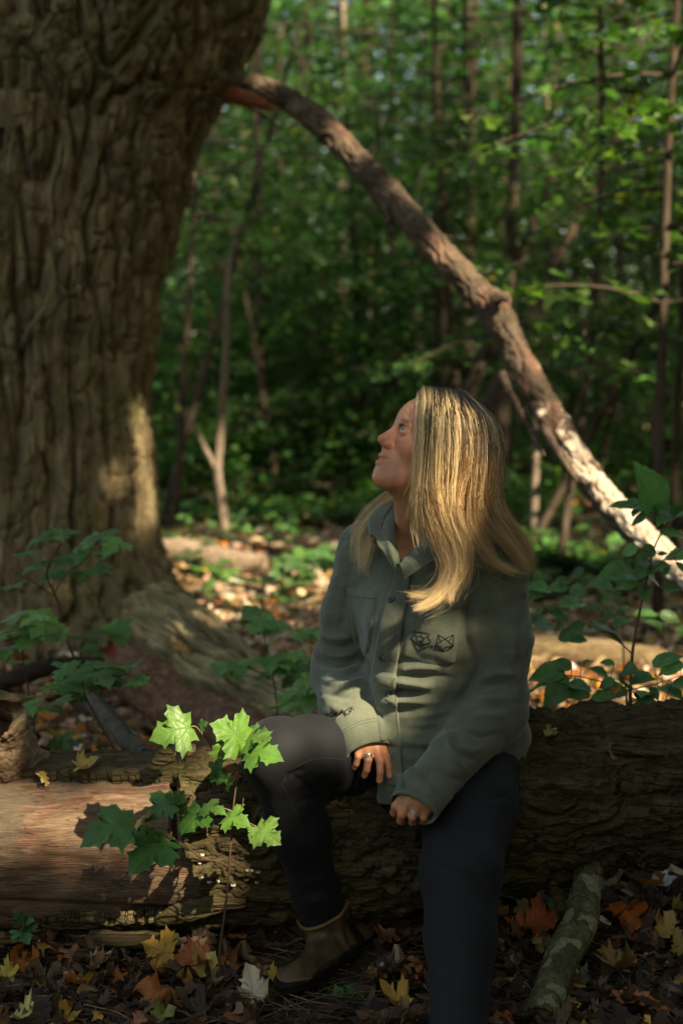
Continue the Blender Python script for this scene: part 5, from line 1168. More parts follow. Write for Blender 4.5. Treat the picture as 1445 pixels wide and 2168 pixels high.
mb.add(*sheet([[P(836, 1060, 3.17), P(850, 1048, 3.22), P(900, 1040, 3.27), P(950, 1050, 3.22), P(968, 1080, 3.12), P(930, 1090, 3.06)],
               [P(826, 1085, 3.17), P(840, 1078, 3.25), P(900, 1072, 3.30), P(965, 1085, 3.25), P(985, 1110, 3.13), P(945, 1120, 3.05)]]))
mb.part('collar', M_SHIRT, shirt)

# ---------- leggings
M_LEG = cloth_mat('charcoal_leggings', (.0110, .0115, .0135), 1400, 0.03, 0.7, .1)
def build_leggings():
    s = SDF(A([-.36, 2.40, -.02]), A([.62, 3.52, .75]), 0.005)
    s.ell(P(945, 1560, 3.24), (.135, .178, .115), TM, .06)
    s.chain([HIPR, P(738, 1606, 3.14), P(660, 1602, 3.06), KNR], [.098, .080, .086, .077], .03)
    s.chain([KNR, P(634, 1760, 3.01), P(668, 1890, 3.05), P(690, 1960, 3.07)], [.075, .062, .050, .044], .03)
    s.ell(KNR + A([-.004, -.012, .004]), (.066, .066, .066), None, .03)
    s.chain([HIPL, P(992, 1710, 3.0), KNL, P(974, 1985, 2.74), ANL], [.103, .100, .080, .068, .050], .03)
    v, q = s.mesh(); v = relax(v, q, 3, .5); nr = vnormals(v, q)
    F = [([(598, 1662), (618, 1640), (650, 1628)], 7, -.009), ([(606, 1690), (625, 1665), (655, 1650)], 7, .005), ([(612, 1640), (640, 1655), (668, 1690)], 7, -.006),
         ([(630, 1705), (650, 1690), (672, 1690)], 7, -.005), ([(640, 1870), (670, 1862), (700, 1872)], 6, .004), ([(645, 1895), (675, 1885), (708, 1895)], 6, -.004), ([(650, 1915), (680, 1905), (712, 1918)], 6, .004), ([(900, 1800), (960, 1835), (1040, 1850)], 8, .003), ([(985, 1650), (1030, 1690), (1085, 1680)], 9, -.004)]
    v = v + nr * (folds(v, nr, F) + .0008 * fbm(v * 26, 3))[:, None]
    return v, q
lv, lq = build_leggings(); leg_o = part('leggings', lv, lq, M_LEG, woman)
BVL = BVHTree.FromPolygons([tuple(x) for x in lv], [tuple(x) for x in lq.tolist()])
bs = NB('tan_stitch'); M_STITCH = bs.pbr((.055, .044, .036), 0.8)
mb = MB()
for pts in ([(600, 1652), (625, 1625), (670, 1606), (728, 1608)], [(596, 1658), (612, 1690), (632, 1735), (648, 1790)]): strip(mb, curve_px(pts, 20), .0006, .0002, BVL)
mb.part('stitching', M_STITCH, leg_o)
bk = NB('sock'); M_SOCK = bk.pbr((.012, .012, .013), 0.9)
v, f = tube(spline([P(672, 1905, 3.055), P(686, 1945, 3.07), P(705, 2000, 3.075)], 30), .047, 32, True, lambda p, th, T, N, B, R: (.0016 * np.sin(np.arange(len(p)) * 1.6))[:, None] + 0 * R)
part('sock', v, f, M_SOCK, woman)

# ---------- boots
def leather():
    b = NB('oiled_leather'); n1 = b.noise(b.coord('Object'), 16, 5, 0.65, .6); n2 = b.noise(b.coord('Object'), 240, 3, 0.6)
    c = b.ramp(n1, [(0.28, (.036, .021, .010)), (0.5, (.075, .043, .019)), (0.68, (.125, .075, .035)), (.8, (.17, .105, .055))])
    return b.pbr(c, b.math('MULTIPLY_ADD', n1, .35, .36), b.bump(b.math('ADD', n1, b.math('MULTIPLY', n2, .3)), 0.35, .004), .4)
M_LEATHER = leather(); M_SOLE = bark_mat('dark_rubber', (.012, .010, .009), (.022, .018, .015), (.035, .03, .026), 'G'); M_RIM = NB('tan_welt').pbr((.17, .095, .04), .6)
M_THREAD = NB('boot_thread').pbr((.30, .22, .12), .7)
def boot(top_a, top_b, heel, mid, toe, rim_n, ground):
    """slip-on boot: leather upper with a raised toe seam, welted sole, tan rim, side gore and pull tab"""
    ax = unit((toe - heel) * A([1, 1, 0])); sd_ = np.cross(UP, ax); R_ = np.stack([ax, sd_, UP], 1)
    s = SDF(np.minimum.reduce([top_a, heel, toe]) - A([.10, .10, .12]), np.maximum.reduce([top_a, heel, toe]) + A([.10, .10, .10]), .0026)
    s.cone(top_a, top_b, .060, .056, .03); s.cut(top_a + (top_b - top_a) * .06, rim_n); s.cone(top_b - A([0, 0, .02]), heel + A([0, 0, .025]), .052, .045, .035)
    s.cone(top_b - A([0, 0, .015]), mid, .050, .042, .04); s.cone(mid, toe, .042, .033, .035)
    s.ell(toe - ax * .022 + A([0, 0, -.002]), (.062, .046, .034), R_, .02); s.cone(heel + A([0, 0, .01]), toe - ax * .02 - A([0, 0, .012]), .040, .034, .03)
    s.cone(top_a + rim_n * .02, top_b + (top_a - top_b) * .1, .0555, .050, .004, 's')
    pl = (heel + toe) / 2; gn = unit(np.cross(sd_, toe - heel)); gn = gn if gn[2] < 0 else -gn
    base = (heel * A([1, 1, 0]) + A([0, 0, ground[0]])); front = toe * A([1, 1, 0]) + A([0, 0, ground[1]])
    sn = unit(np.cross(sd_, front - base)); sn = sn if sn[2] > 0 else -sn
    s.cut(base + sn * .020, -sn)
    v, q = s.mesh(); v = relax(v, q, 2, .5); nr = vnormals(v, q)
    d = .0016 * fbm(v * 40, 3); cr = np.exp(-(((v - (mid * .6 + top_b * .4)) @ ax) / .018) ** 2); d += cr * .004 * np.sin(((v - mid) @ ax) / .007)
    v = v + nr * d[:, None]
    t = thing_part = part('boot', v, q, M_LEATHER, woman)
    bv = BVHTree.FromPolygons([tuple(x) for x in v], [tuple(x) for x in q.tolist()])
    # sole: outline following the foot, with welt and heel step
    th = np.linspace(0, 2 * np.pi, 56, endpoint=False); L = np.linalg.norm((toe - heel) * A([1, 1, 0]))
    cx_ = L / 2 - .002; along = np.cos(th) * (L / 2 + .050); wid = np.sin(th) * (.0440 + .009 * smooth(.1, .9, np.cos(th)) - .005 * np.exp(-((along) / .04) ** 2))
    along = np.sign(along) * np.abs(along) ** .92 * (L / 2 + .05) ** .08
    out = lambda g, h: base + (ax - sn * ax.dot(sn)) * 0 + unit(front - base) * (cx_ + along * g)[:, None] + sd_ * (wid * g)[:, None] + sn * h
    prof = [(.90, .0), (1.0, .001), (1.01, .012), (.985, .0135), (1.015, .016), (1.015, .0235), (.96, .026), (.7, .026)]
    V = np.concatenate([out(g, h) for g, h in prof]); n = 56; i = np.arange(len(prof) - 1)[:, None] * n; j = np.arange(n)[None]; k = (j + 1) % n
    part('sole', V, [np.stack([i + j, i + k, i + n + k, i + n + j], -1).reshape(-1, 4), np.array([list(range(n))[::-1]]), np.array([[(len(prof) - 1) * n + x for x in range(n)]])], M_SOLE, t)
    # rim
    cen = top_a + (top_b - top_a) * .06; e1 = unit(np.cross(rim_n, sd_)); e2 = np.cross(rim_n, e1); hit = []
    for a_ in np.linspace(0, 2 * np.pi, 48, endpoint=False):
        d = e1 * math.cos(a_) + e2 * math.sin(a_); h = bv.ray_cast(Vector(cen - rim_n * .006 + d * .12), Vector(-d))
        hit.append((A(h[0]) if h[0] is not None else cen + d * .058) + rim_n * .006)
    hit.append(hit[0]); part('boot_rim', *tube(A(hit), .0042, 8), M_RIM, t)
    # toe seam stitches
    mb = MB(); seam = []
    for a_ in np.linspace(-1.95, 1.95, 44):
        c = toe - ax * .03; d = ax * math.cos(a_) * .062 + sd_ * math.sin(a_) * (.036 + .004 * abs(a_)); p = c + d - (ax * .028 * max(0, abs(a_) - 1.2))
        h = bv.ray_cast(Vector(p + UP * .12), Vector(-UP))
        if h[0] is not None: seam.append(A(h[0]))
    if len(seam) > 4:
        part('toe_seam', *tube(A(seam), .0026, 6), M_LEATHER, t)
        for a_, b_ in zip(seam[::1][:-1], seam[1:]): mb.add(*tube(np.stack([a_ * .75 + b_ * .25 + UP * .0028, a_ * .25 + b_ * .75 + UP * .0028]), .0009, 5))
        mb.part('stitching', M_THREAD, t)
    # gore panel on the near side and pull tab behind
    pn = MB(); gc = top_a * .55 + top_b * .45
    for s_ in (1, -1):
        sideV = []
        for b_ in np.linspace(0, 1, 9):
            for a_ in np.linspace(-1, 1, 7):
                p = gc + (top_b - top_a) * (b_ - .42) * .95 + ax * a_ * (.020 - .008 * b_) - ax * .012; h = bv.ray_cast(Vector(p + sd_ * s_ * .12), Vector(-sd_ * s_))
                lift = .0022 if abs(a_) < .9 and .05 < b_ < .95 else -.001
                sideV.append(A(h[0]) + sd_ * s_ * lift if h[0] is not None else p + sd_ * s_ * .05)
        i = np.arange(8)[:, None] * 7; j = np.arange(6)[None]; pn.add(A(sideV), np.stack([i + j, i + j + 1, i + 8 + j, i + 7 + j], -1).reshape(-1, 4))
    pn.part('side_gore', M_SOLE, t)
    bk_ = cen - ax * .058; loop = spline([bk_ + A([0, 0, -.020]), bk_ - ax * .010 + A([0, 0, .012]), bk_ - ax * .004 + A([0, 0, .024]), bk_ + ax * .004 + A([0, 0, .004])], 12)
    mb = MB()
    for off in (-.008, -.004, 0, .004, .008): mb.add(*tube(loop + sd_ * off, .0024, 5))
    mb.part('pull_tab', M_LEATHER, t)
    return t
boot(P(682, 1925, 3.07), P(716, 2012, 3.09), P(756, 2018, 3.11), P(686, 2040, 3.01), P(618, 2088, 2.89), unit(A([-.42, -.14, .90])), (.030, .020))
aL = ANL; boot(aL + A([0, .01, .045]), aL + A([0, .012, -.03]), aL * A([1, 1, 0]) + A([0, .035, .045]), aL * A([1, 1, 0]) + A([-.012, -.075, .062]), aL * A([1, 1, 0]) + A([-.028, -.165, .042]), UP, (.0, .0))

# ---------- rings
bm = NB('silver'); M_SILVER = bm.pbr((.75, .73, .70), .22, metal=1.0)
def ring_on(px, py, d, axis, r, n=2, name='finger_ring'):
    c = P(px, py, d); a = unit(axis); mb = MB(); u_ = unit(np.cross(a, A([.3, .2, .9]))); w_ = np.cross(a, u_)
    for k in range(n):
        th = np.linspace(0, 2 * np.pi, 29); mb.add(*tube(c + a * (k - (n - 1) / 2) * .0032 + (u_ * np.cos(th)[:, None] + w_ * np.sin(th)[:, None]) * r, .0015, 6, False))
        for q in np.linspace(0, 2 * np.pi, 18, endpoint=False): v, f, _ = ball(c + a * (k - (n - 1) / 2) * .0032 + (u_ * math.cos(q) + w_ * math.sin(q)) * (r + .0008), [.0013] * 3, np.eye(3), 6, 5); mb.add(v, f)
    return mb.part(name, M_SILVER, woman)
for k, (wr, (a, b, c), tips) in enumerate(hands):                # one on each ring finger
    base = wr + a * (0.084 - 0.006) + c * -0.010; dirn = unit(unit(a + c * .05 * -.5) * math.cos(.52 if k == 0 else .62) - b * math.sin(.52 if k == 0 else .62))
    p = base + b * .001 + dirn * (.026 if k == 0 else .024); q = PX(p); ring_on(q[0], q[1], p[1], dirn, .0101, 3 if k == 0 else 2)

# ---------- hair: scalp cover and strands
def hair_mat():
    b = NB('blonde_hair'); return b.pbr(b.attr(), 0.42, spec=.45, sheen=0)
def scalp_mat():
    b = NB('scalp_hair'); n = b.noise(b.coord('Object'), 160, 3, .6); return b.pbr(b.ramp(n, [(.3, (.016, .010, .006)), (.7, (.045, .028, .016))]), .6)
def cap():
    s = SDF(H(0, 0, 0) - .19, H(0, 0, 0) + .19, .004)
    s.ell(H(-.012, 0, .010), (.097, .080, .081), HM); s.ell(H(-.03, 0, -.045), (.078, .074, .080), HM, .03)
    s.cut(H(.058, 0, .05), HF * .95 + HU * -.25)
    return s.mesh()
v, q = cap(); part('scalp_hair', v, q, scalp_mat(), woman)

def make_hair():
    pts, rad, col, cnt = [], [], [], []
    g = np.random.default_rng(3)
    def sheaf(guides, n, tipw=.006, clump=9, light=0.5, rnd=.006, K=26, cut=(.80, 1.0), rootw=1.0, wave=.009, r0=.00027, join=1.0):
        """strands between neighbouring guide curves (n_guides, pts, 3), gathered in locks"""
        Gd = np.stack([spline(np.vstack([A(x[0]) + A([0.0, .035, -.010]), A(x)]), K) for x in guides]); m = len(Gd); nc = max(1, n // clump)
        for ci in range(nc):
            u = (ci + g.uniform(0, 1)) / nc * (m - 1); i = min(int(u), m - 2); t = u - i
            s0 = np.linspace(0, 1, K); tt_ = (t + (smooth(.25, .75, t) - t) * smooth(.15, .5, s0) + (round(t) * .8 + t * .2 - smooth(.25, .75, t)) * smooth(.5, .95, s0) * join)[:, None]
            cc = Gd[i] * (1 - tt_) + Gd[i + 1] * tt_
            ph = u * 2.1 + g.uniform(0, 1.2); fr = g.uniform(.9, 1.3); s_ = np.linspace(0, 1, K)
            cc = cc + g.normal(0, .004, 3) * (1 - s_)[:, None] + (HL[None] * np.sin(s_ * 9 * fr + ph)[:, None] + HF[None] * np.cos(s_ * 8 * fr + ph)[:, None]) * wave * smooth(.2, .8, s_)[:, None] + g.normal(0, rnd, 3) * smooth(0, .35, s_)[:, None]
            tone = g.uniform(); lock = g.uniform(.84, 1.14)
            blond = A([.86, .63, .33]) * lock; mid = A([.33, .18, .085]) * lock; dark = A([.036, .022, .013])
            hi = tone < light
            for k in range(clump):
                off = g.normal(0, 1, 3); off /= np.linalg.norm(off) + 1e-9; off *= g.uniform(.2, 1) ** .5
                wdt = (.0045 * rootw * (1 - s_) + tipw * (.35 + .65 * np.sin(np.pi * np.clip(s_ * 1.0, 0, 1)))) * (1 - .65 * s_ ** 3)
                fly = g.normal(0, .0015, 3) * (1 + 3 * (g.uniform() < .06))
                L = g.uniform(*cut); p = np.stack([np.interp(np.linspace(0, L, K), s_, cc[:, a]) for a in range(3)], 1)
                p = p + off * wdt[:, None] + fly * (s_ ** 2)[:, None] * 2
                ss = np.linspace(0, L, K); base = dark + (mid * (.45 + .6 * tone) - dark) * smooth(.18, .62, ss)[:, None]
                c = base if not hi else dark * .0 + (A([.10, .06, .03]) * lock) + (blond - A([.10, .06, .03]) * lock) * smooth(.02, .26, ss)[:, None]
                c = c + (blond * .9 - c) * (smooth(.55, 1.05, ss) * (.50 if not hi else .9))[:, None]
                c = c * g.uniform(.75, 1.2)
                pts.append(p); cnt.append(K); col.append(np.clip(c, 0, 1)); rad.append(r0 * (1 - .75 * np.linspace(0, 1, K) ** 3))
    # near side: the fall from the parting past the cheek, over chest and shoulder
    near = [
        [P(891, 829, 3.035), P(892, 852, 2.985), P(893, 885, 2.972), P(892, 943, 2.962), P(888, 1012, 2.962), P(870, 1062, 2.968), P(858, 1100, 2.985)],
        [P(897, 826, 3.04), P(898, 860, 2.978), P(900, 910, 2.957), P(897, 960, 2.95), P(893, 1020, 2.95), P(886, 1065, 2.955), P(882, 1115, 2.965), P(896, 1165, 2.955)],
        [P(910, 828, 3.045), P(908, 865, 2.965), P(908, 920, 2.945), P(904, 980, 2.94), P(902, 1040, 2.94), P(908, 1085, 2.945), P(926, 1150, 2.945), P(946, 1215, 2.94), P(905, 1262, 2.935), P(858, 1258, 2.925)],
        [P(925, 830, 3.05), P(928, 870, 2.958), P(928, 920, 2.938), P(926, 980, 2.932), P(924, 1040, 2.935), P(934, 1092, 2.94), P(950, 1150, 2.94), P(962, 1205, 2.935), P(957, 1272, 2.925)],
        [P(942, 832, 3.055), P(950, 872, 2.958), P(954, 925, 2.935), P(952, 985, 2.928), P(946, 1045, 2.932), P(950, 1100, 2.937), P(964, 1160, 2.94), P(972, 1215, 2.935), P(925, 1272, 2.925), P(880, 1292, 2.915)],
        [P(957, 835, 3.06), P(975, 875, 2.965), P(982, 930, 2.94), P(980, 990, 2.932), P(968, 1050, 2.935), P(966, 1100, 2.94), P(985, 1150, 2.945), P(982, 1200, 2.945), P(960, 1250, 2.935)],
        [P(968, 838, 3.07), P(996, 878, 2.985), P(1006, 935, 2.96), P(1005, 995, 2.95), P(996, 1050, 2.955), P(994, 1095, 2.965), P(1012, 1150, 2.968), P(1040, 1192, 2.97), P(1095, 1214, 2.985)],
        [P(975, 842, 3.09), P(1015, 885, 3.03), P(1030, 940, 3.0), P(1030, 1000, 2.99), P(1024, 1050, 2.99), P(1038, 1095, 2.99), P(1072, 1140, 3.0), P(1102, 1185, 3.02), P(1116, 1214, 3.03)],
        [P(980, 845, 3.12), P(1026, 893, 3.10), P(1043, 950, 3.08), P(1040, 1010, 3.06), P(1042, 1055, 3.06), P(1060, 1092, 3.05), P(1095, 1132, 3.06), P(1118, 1180, 3.07), P(1122, 1216, 3.08)]]
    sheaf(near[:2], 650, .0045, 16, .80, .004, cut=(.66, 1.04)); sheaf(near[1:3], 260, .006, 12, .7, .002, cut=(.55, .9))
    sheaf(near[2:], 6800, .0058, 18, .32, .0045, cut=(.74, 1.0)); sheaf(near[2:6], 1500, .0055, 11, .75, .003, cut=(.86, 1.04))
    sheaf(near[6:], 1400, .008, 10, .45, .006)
    # back of the head
    back = [near[-1],
            [P(970, 842, 3.15), P(1020, 885, 3.18), P(1042, 950, 3.18), P(1040, 1010, 3.17), P(1040, 1060, 3.18), P(1050, 1100, 3.20), P(1075, 1140, 3.20), P(1095, 1190, 3.2)],
            [P(955, 838, 3.13), P(985, 870, 3.20), P(1005, 940, 3.225), P(1000, 1010, 3.22), P(995, 1070, 3.25), P(985, 1120, 3.29), P(980, 1180, 3.3)],
            [P(940, 835, 3.10), P(955, 860, 3.19), P(960, 920, 3.225), P(945, 990, 3.235), P(920, 1050, 3.27), P(890, 1100, 3.30), P(870, 1160, 3.31)]]
    sheaf(back, 3000, .012, 10, .35, .008)
    # far side: to her right shoulder
    far = [[P(897, 829, 3.06), P(905, 855, 3.125), P(908, 905, 3.14), P(895, 985, 3.14), P(868, 1035, 3.16), P(824, 1060, 3.18), P(778, 1096, 3.17), P(752, 1135, 3.16), P(748, 1190, 3.155)],
           [P(905, 830, 3.08), P(925, 860, 3.16), P(930, 930, 3.18), P(905, 1000, 3.19), P(872, 1045, 3.20), P(830, 1068, 3.20), P(790, 1105, 3.18), P(768, 1150, 3.15), P(771, 1212, 3.13)],
           [P(930, 834, 3.09), P(945, 865, 3.19), P(945, 930, 3.215), P(915, 1005, 3.215), P(880, 1055, 3.22), P(838, 1080, 3.19), P(805, 1118, 3.15), P(790, 1160, 3.12), P(780, 1200, 3.12)]]
    sheaf(far, 1500, .008, 10, .6, .006, cut=(.72, 1.02))
    # loose hairs
    sheaf(near[2:], 120, .030, 3, .7, .016, cut=(.7, 1.05), r0=.00022); sheaf(far, 60, .022, 3, .7, .012, r0=.00022)
    hc = bpy.data.hair_curves.new('hair'); hc.add_curves(cnt)
    pp = np.concatenate(pts).astype(np.float32); hc.attributes['position'].data.foreach_set('vector', pp.ravel())
    ra = hc.attributes.get('radius') or hc.attributes.new('radius', 'FLOAT', 'POINT'); ra.data.foreach_set('value', np.concatenate(rad).astype(np.float32))
    ca = hc.attributes.new('Col', 'FLOAT_COLOR', 'POINT'); cc = np.ones((len(pp), 4), np.float32); cc[:, :3] = np.concatenate(col); ca.data.foreach_set('color', cc.ravel())
    hc.materials.append(hair_mat()); o = link('hair', hc); adopt(o, woman); return o
hair = make_hair()
# ================================================================== saplings, leaf by leaf
LEAFS = {}
for k in range(5):
    v, f, v2 = leaf_shape(MAPLE_HALF, .10 + .07 * k, .10 + .10 * k, .05 * (k % 3), .05, k + 1); LEAFS['maple', k] = (v, f, v2)
for k in range(3):
    v, f, v2 = leaf_shape(OVAL_HALF, .22 + .06 * k, .10 + .06 * k, .10 + .05 * k, .03, k + 11, serr=.022); LEAFS['oval', k] = (v, f, v2)
for k in range(6):
    v, f, v2 = leaf_shape(MAPLE_HALF, -.10 + .16 * k, (-.35, .5, -.6, .7, -.2, .9)[k], (.0, .3, -.3, .35, -.5, .1)[k], .17, k + 31)
    ang = (.5, 1.0, -.6, 1.5, .8, 2.1)[k] * np.sin(v[:, 0] * 3.2 + k) * np.abs(v[:, 0]) * 1.6; v = np.stack([v[:, 0] * np.cos(ang) * (1 - .12 * k % .4), v[:, 1] + .05 * np.sin(v[:, 0] * 9 + k), v[:, 2] + np.abs(v[:, 0]) * np.sin(ang)], 1); LEAFS['dry', k] = (v, f, v2)
LEAF_ME = {}
for key, (v, f, v2) in LEAFS.items():
    LEAF_ME[key] = mesh_data('leaf_' + key[0], v, f, M_FALLEN if key[0] == 'dry' else M_LEAF, True, None, v2)

def place_leaf(key, base, tip, nrm, color, parent=None, name='leaf'):
    """leaf blade from its stalk end to its tip, face turned towards nrm"""
    base, tip = A(base), A(tip); L = np.linalg.norm(tip - base); y = (tip - base) / L; z = unit(A(nrm) - y * y.dot(A(nrm))); x = np.cross(y, z)
    o = link(name, LEAF_ME[key]); M = Matrix(((x[0] * L, y[0] * L, z[0] * L, base[0]), (x[1] * L, y[1] * L, z[1] * L, base[1]), (x[2] * L, y[2] * L, z[2] * L, base[2]), (0, 0, 0, 1)))
    if parent is not None: o.parent = parent; o.matrix_parent_inverse = Matrix.Translation(-world_loc(parent))
    o.matrix_basis = M; o.color = tuple(color) + (1,); return o
def gcol(g, base=(.075, .165, .035), v=.18): return tuple(np.clip(A(base) * math.exp(g.normal(0, v)) * (1 + g.normal(0, .07, 3)), .005, .6))
M_STEM = NB('red_stem').pbr((.10, .055, .034), .7); M_STEMD = NB('dark_stem').pbr((.055, .038, .026), .75); M_STALK = NB('leaf_stalk').pbr((.16, .15, .06), .6)

def sapling(name, label, stems, leaves, kind, g, base, mat, root, cat='sapling', group=None):
    """stems: list of (pixel path with depth, r0, r1); leaves: (stalk x,y,d, tip x,y,d, normal)"""
    t = thing(name, label, cat, root, group); mb = MB()
    for pts, r0, r1 in stems: mb.add(*tube(spline([P(*p) for p in pts], 8 * len(pts)), np.linspace(r0, r1, 8 * len(pts)), 7))
    mb.part('stem', mat, t); nodes = np.concatenate([spline([P(*p) for p in pts], 40) for pts, _, _ in stems]); st = MB()
    for lf in leaves:
        b_, tp = P(*lf[0]), P(*lf[1]); nr = lf[2] if len(lf) > 2 and lf[2] is not None else A([-.15, -.55, .8]) + g.normal(0, .15, 3)
        kk = int(g.integers(0, 5 if kind == 'maple' else 3)); place_leaf((kind, kk), b_, tp, nr, gcol(g, base) if len(lf) < 4 else gcol(g, lf[3], .05), t)
        q = nodes[np.argmin(np.linalg.norm(nodes - b_, axis=1))]; q = q + A([0, 0, -.01])
        if np.linalg.norm(q - b_) < .35: st.add(*tube(spline([q, (q + b_) / 2 + A([0, 0, .008]), b_ + (tp - b_) * .03], 8), .0011, 5))
    if st.n: tag(st.part('leaf_stalk', M_STALK, t), kind='stuff')
    return t
g4 = np.random.default_rng(404)
# the bright one in front of the log
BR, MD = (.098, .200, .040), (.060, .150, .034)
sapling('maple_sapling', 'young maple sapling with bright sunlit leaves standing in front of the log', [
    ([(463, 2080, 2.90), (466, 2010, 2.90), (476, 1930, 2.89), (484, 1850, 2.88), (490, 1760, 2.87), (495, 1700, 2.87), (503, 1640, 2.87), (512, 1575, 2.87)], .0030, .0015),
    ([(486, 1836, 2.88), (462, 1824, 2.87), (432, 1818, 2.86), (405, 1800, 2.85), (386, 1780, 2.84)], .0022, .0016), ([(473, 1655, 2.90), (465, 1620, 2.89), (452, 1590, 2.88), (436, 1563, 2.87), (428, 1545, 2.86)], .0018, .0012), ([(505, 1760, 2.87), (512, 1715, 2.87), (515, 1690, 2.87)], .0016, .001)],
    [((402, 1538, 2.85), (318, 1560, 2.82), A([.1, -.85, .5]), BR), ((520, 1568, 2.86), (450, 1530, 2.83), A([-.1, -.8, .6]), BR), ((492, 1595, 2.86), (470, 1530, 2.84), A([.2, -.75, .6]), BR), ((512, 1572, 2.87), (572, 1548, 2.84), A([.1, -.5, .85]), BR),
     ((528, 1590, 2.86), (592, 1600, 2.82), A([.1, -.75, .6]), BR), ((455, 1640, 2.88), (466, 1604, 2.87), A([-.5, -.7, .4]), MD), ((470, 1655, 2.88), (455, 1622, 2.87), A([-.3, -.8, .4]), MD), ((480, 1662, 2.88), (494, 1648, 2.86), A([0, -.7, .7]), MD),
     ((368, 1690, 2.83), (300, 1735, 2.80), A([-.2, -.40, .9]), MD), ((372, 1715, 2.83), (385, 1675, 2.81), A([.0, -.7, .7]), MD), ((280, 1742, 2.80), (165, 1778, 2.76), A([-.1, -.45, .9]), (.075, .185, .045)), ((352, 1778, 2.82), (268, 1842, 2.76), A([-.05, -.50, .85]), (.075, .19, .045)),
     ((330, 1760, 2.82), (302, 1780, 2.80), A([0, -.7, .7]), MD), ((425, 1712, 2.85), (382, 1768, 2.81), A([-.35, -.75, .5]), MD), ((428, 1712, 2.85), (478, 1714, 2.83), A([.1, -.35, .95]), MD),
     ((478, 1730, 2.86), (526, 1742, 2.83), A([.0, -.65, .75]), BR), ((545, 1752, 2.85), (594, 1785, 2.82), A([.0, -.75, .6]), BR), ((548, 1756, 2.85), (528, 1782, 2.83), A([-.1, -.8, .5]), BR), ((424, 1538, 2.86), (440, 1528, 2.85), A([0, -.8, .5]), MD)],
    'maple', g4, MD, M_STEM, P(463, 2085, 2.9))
# maple seedlings at the left, behind the log
def auto_leaves(g, spots, d, size, spread=.25, ang=None):
    out = []
    for (x, y) in spots:
        a = g.uniform(0, 6.28) if ang is None else ang + g.normal(0, spread); L = size * g.uniform(.75, 1.25); fx = FPX / d
        dx, dy = math.cos(a) * L * fx, math.sin(a) * L * fx * .30; dd = d + g.normal(0, .06)
        out.append(((x - dx / 2, y - dy / 2, dd), (x + dx / 2, y + dy / 2 + 6, dd - math.sin(a) * L * .95), A([0, -.22, 1]) + g.normal(0, .22, 3)))
    return out
sp1 = [(130, 1130), (185, 1142), (225, 1138), (60, 1165), (110, 1182), (150, 1178), (190, 1165), (228, 1172), (70, 1200), (200, 1205), (170, 1215), (120, 1215), (30, 1235), (240, 1152), (85, 1140)]
sapling('maple_seedling', 'tall maple seedling with flat leaves before the trunk at the far left', [([(305, 1605, 3.75), (262, 1530, 3.85), (214, 1480, 3.95), (176, 1430, 4.0), (140, 1350, 4.05), (125, 1280, 4.05), (112, 1250, 4.05), (100, 1210, 4.05), (130, 1150, 4.05)], .0065, .002), ([(112, 1262, 4.05), (140, 1215, 4.04), (170, 1195, 4.02), (200, 1160, 4.0)], .002, .0014), ([(108, 1258, 4.05), (60, 1225, 4.05), (25, 1205, 4.05)], .002, .0014)],
    auto_leaves(g4, sp1, 4.05, .075), 'maple', g4, (.105, .235, .065), M_STEMD, P(305, 1608, 3.75))
sp2 = [(20, 1330), (70, 1305), (85, 1330), (15, 1375), (60, 1350), (110, 1340), (40, 1395), (95, 1312), (-15, 1350), (30, 1308)]
sapling('maple_seedling', 'maple seedling with pale green leaves cut by the left edge of the view', [([(75, 1560, 3.9), (62, 1470, 3.92), (50, 1400, 3.92), (44, 1340, 3.92)], .004, .0018)], auto_leaves(g4, sp2, 3.92, .085), 'maple', g4, (.15, .30, .075), M_STEMD, P(75, 1565, 3.9), 'sapling')
sp3 = [(150, 1420), (185, 1412), (215, 1430), (245, 1420), (255, 1440), (285, 1440), (160, 1450), (130, 1455), (195, 1450), (225, 1402), (120, 1480), (90, 1470), (270, 1405), (110, 1500), (165, 1475), (60, 1495), (140, 1405)]
sapling('maple_seedling', 'dark green maple seedling just above the left part of the log', [([(250, 1600, 3.6), (205, 1520, 3.62), (180, 1470, 3.63), (175, 1430, 3.63)], .004, .0016), ([(185, 1470, 3.63), (230, 1440, 3.62), (275, 1425, 3.6)], .0018, .0012)], auto_leaves(g4, sp3, 3.62, .070), 'maple', g4, (.105, .24, .068), M_STEMD, P(250, 1602, 3.6))
sp4 = [(205, 1340), (180, 1352), (240, 1350), (260, 1328), (230, 1322), (200, 1375)]
sapling('maple_seedling', 'small dark seedling between the big trunk and the half-stripped log', [([(215, 1440, 4.9), (212, 1390, 4.9), (215, 1350, 4.9)], .0035, .0015)], auto_leaves(g4, sp4, 4.9, .085), 'maple', g4, (.09, .20, .06), M_STEMD, P(215, 1442, 4.9))
# maple seedlings in the middle, beside the half-stripped log
sp5 = [(470, 1412), (520, 1405), (545, 1320), (530, 1295), (500, 1415), (560, 1335), (585, 1320), (570, 1400), (600, 1395), (555, 1425), (625, 1412), (640, 1390), (615, 1440), (590, 1415), (655, 1420)]
sapling('maple_seedling', 'spreading maple seedling growing over the half-stripped log', [([(590, 1560, 4.2), (585, 1480, 4.25), (575, 1420, 4.3), (560, 1350, 4.35)], .004, .0016), ([(580, 1440, 4.3), (530, 1415, 4.3), (480, 1408, 4.3)], .0018, .0012), ([(578, 1430, 4.3), (620, 1405, 4.28), (655, 1395, 4.25)], .0018, .0012)], auto_leaves(g4, sp5, 4.3, .085), 'maple', g4, (.125, .27, .072), M_STEMD, P(590, 1562, 4.2))
sp6 = [(620, 1480), (645, 1465), (600, 1488), (660, 1478), (672, 1450), (640, 1495), (655, 1345), (672, 1335), (640, 1440)]
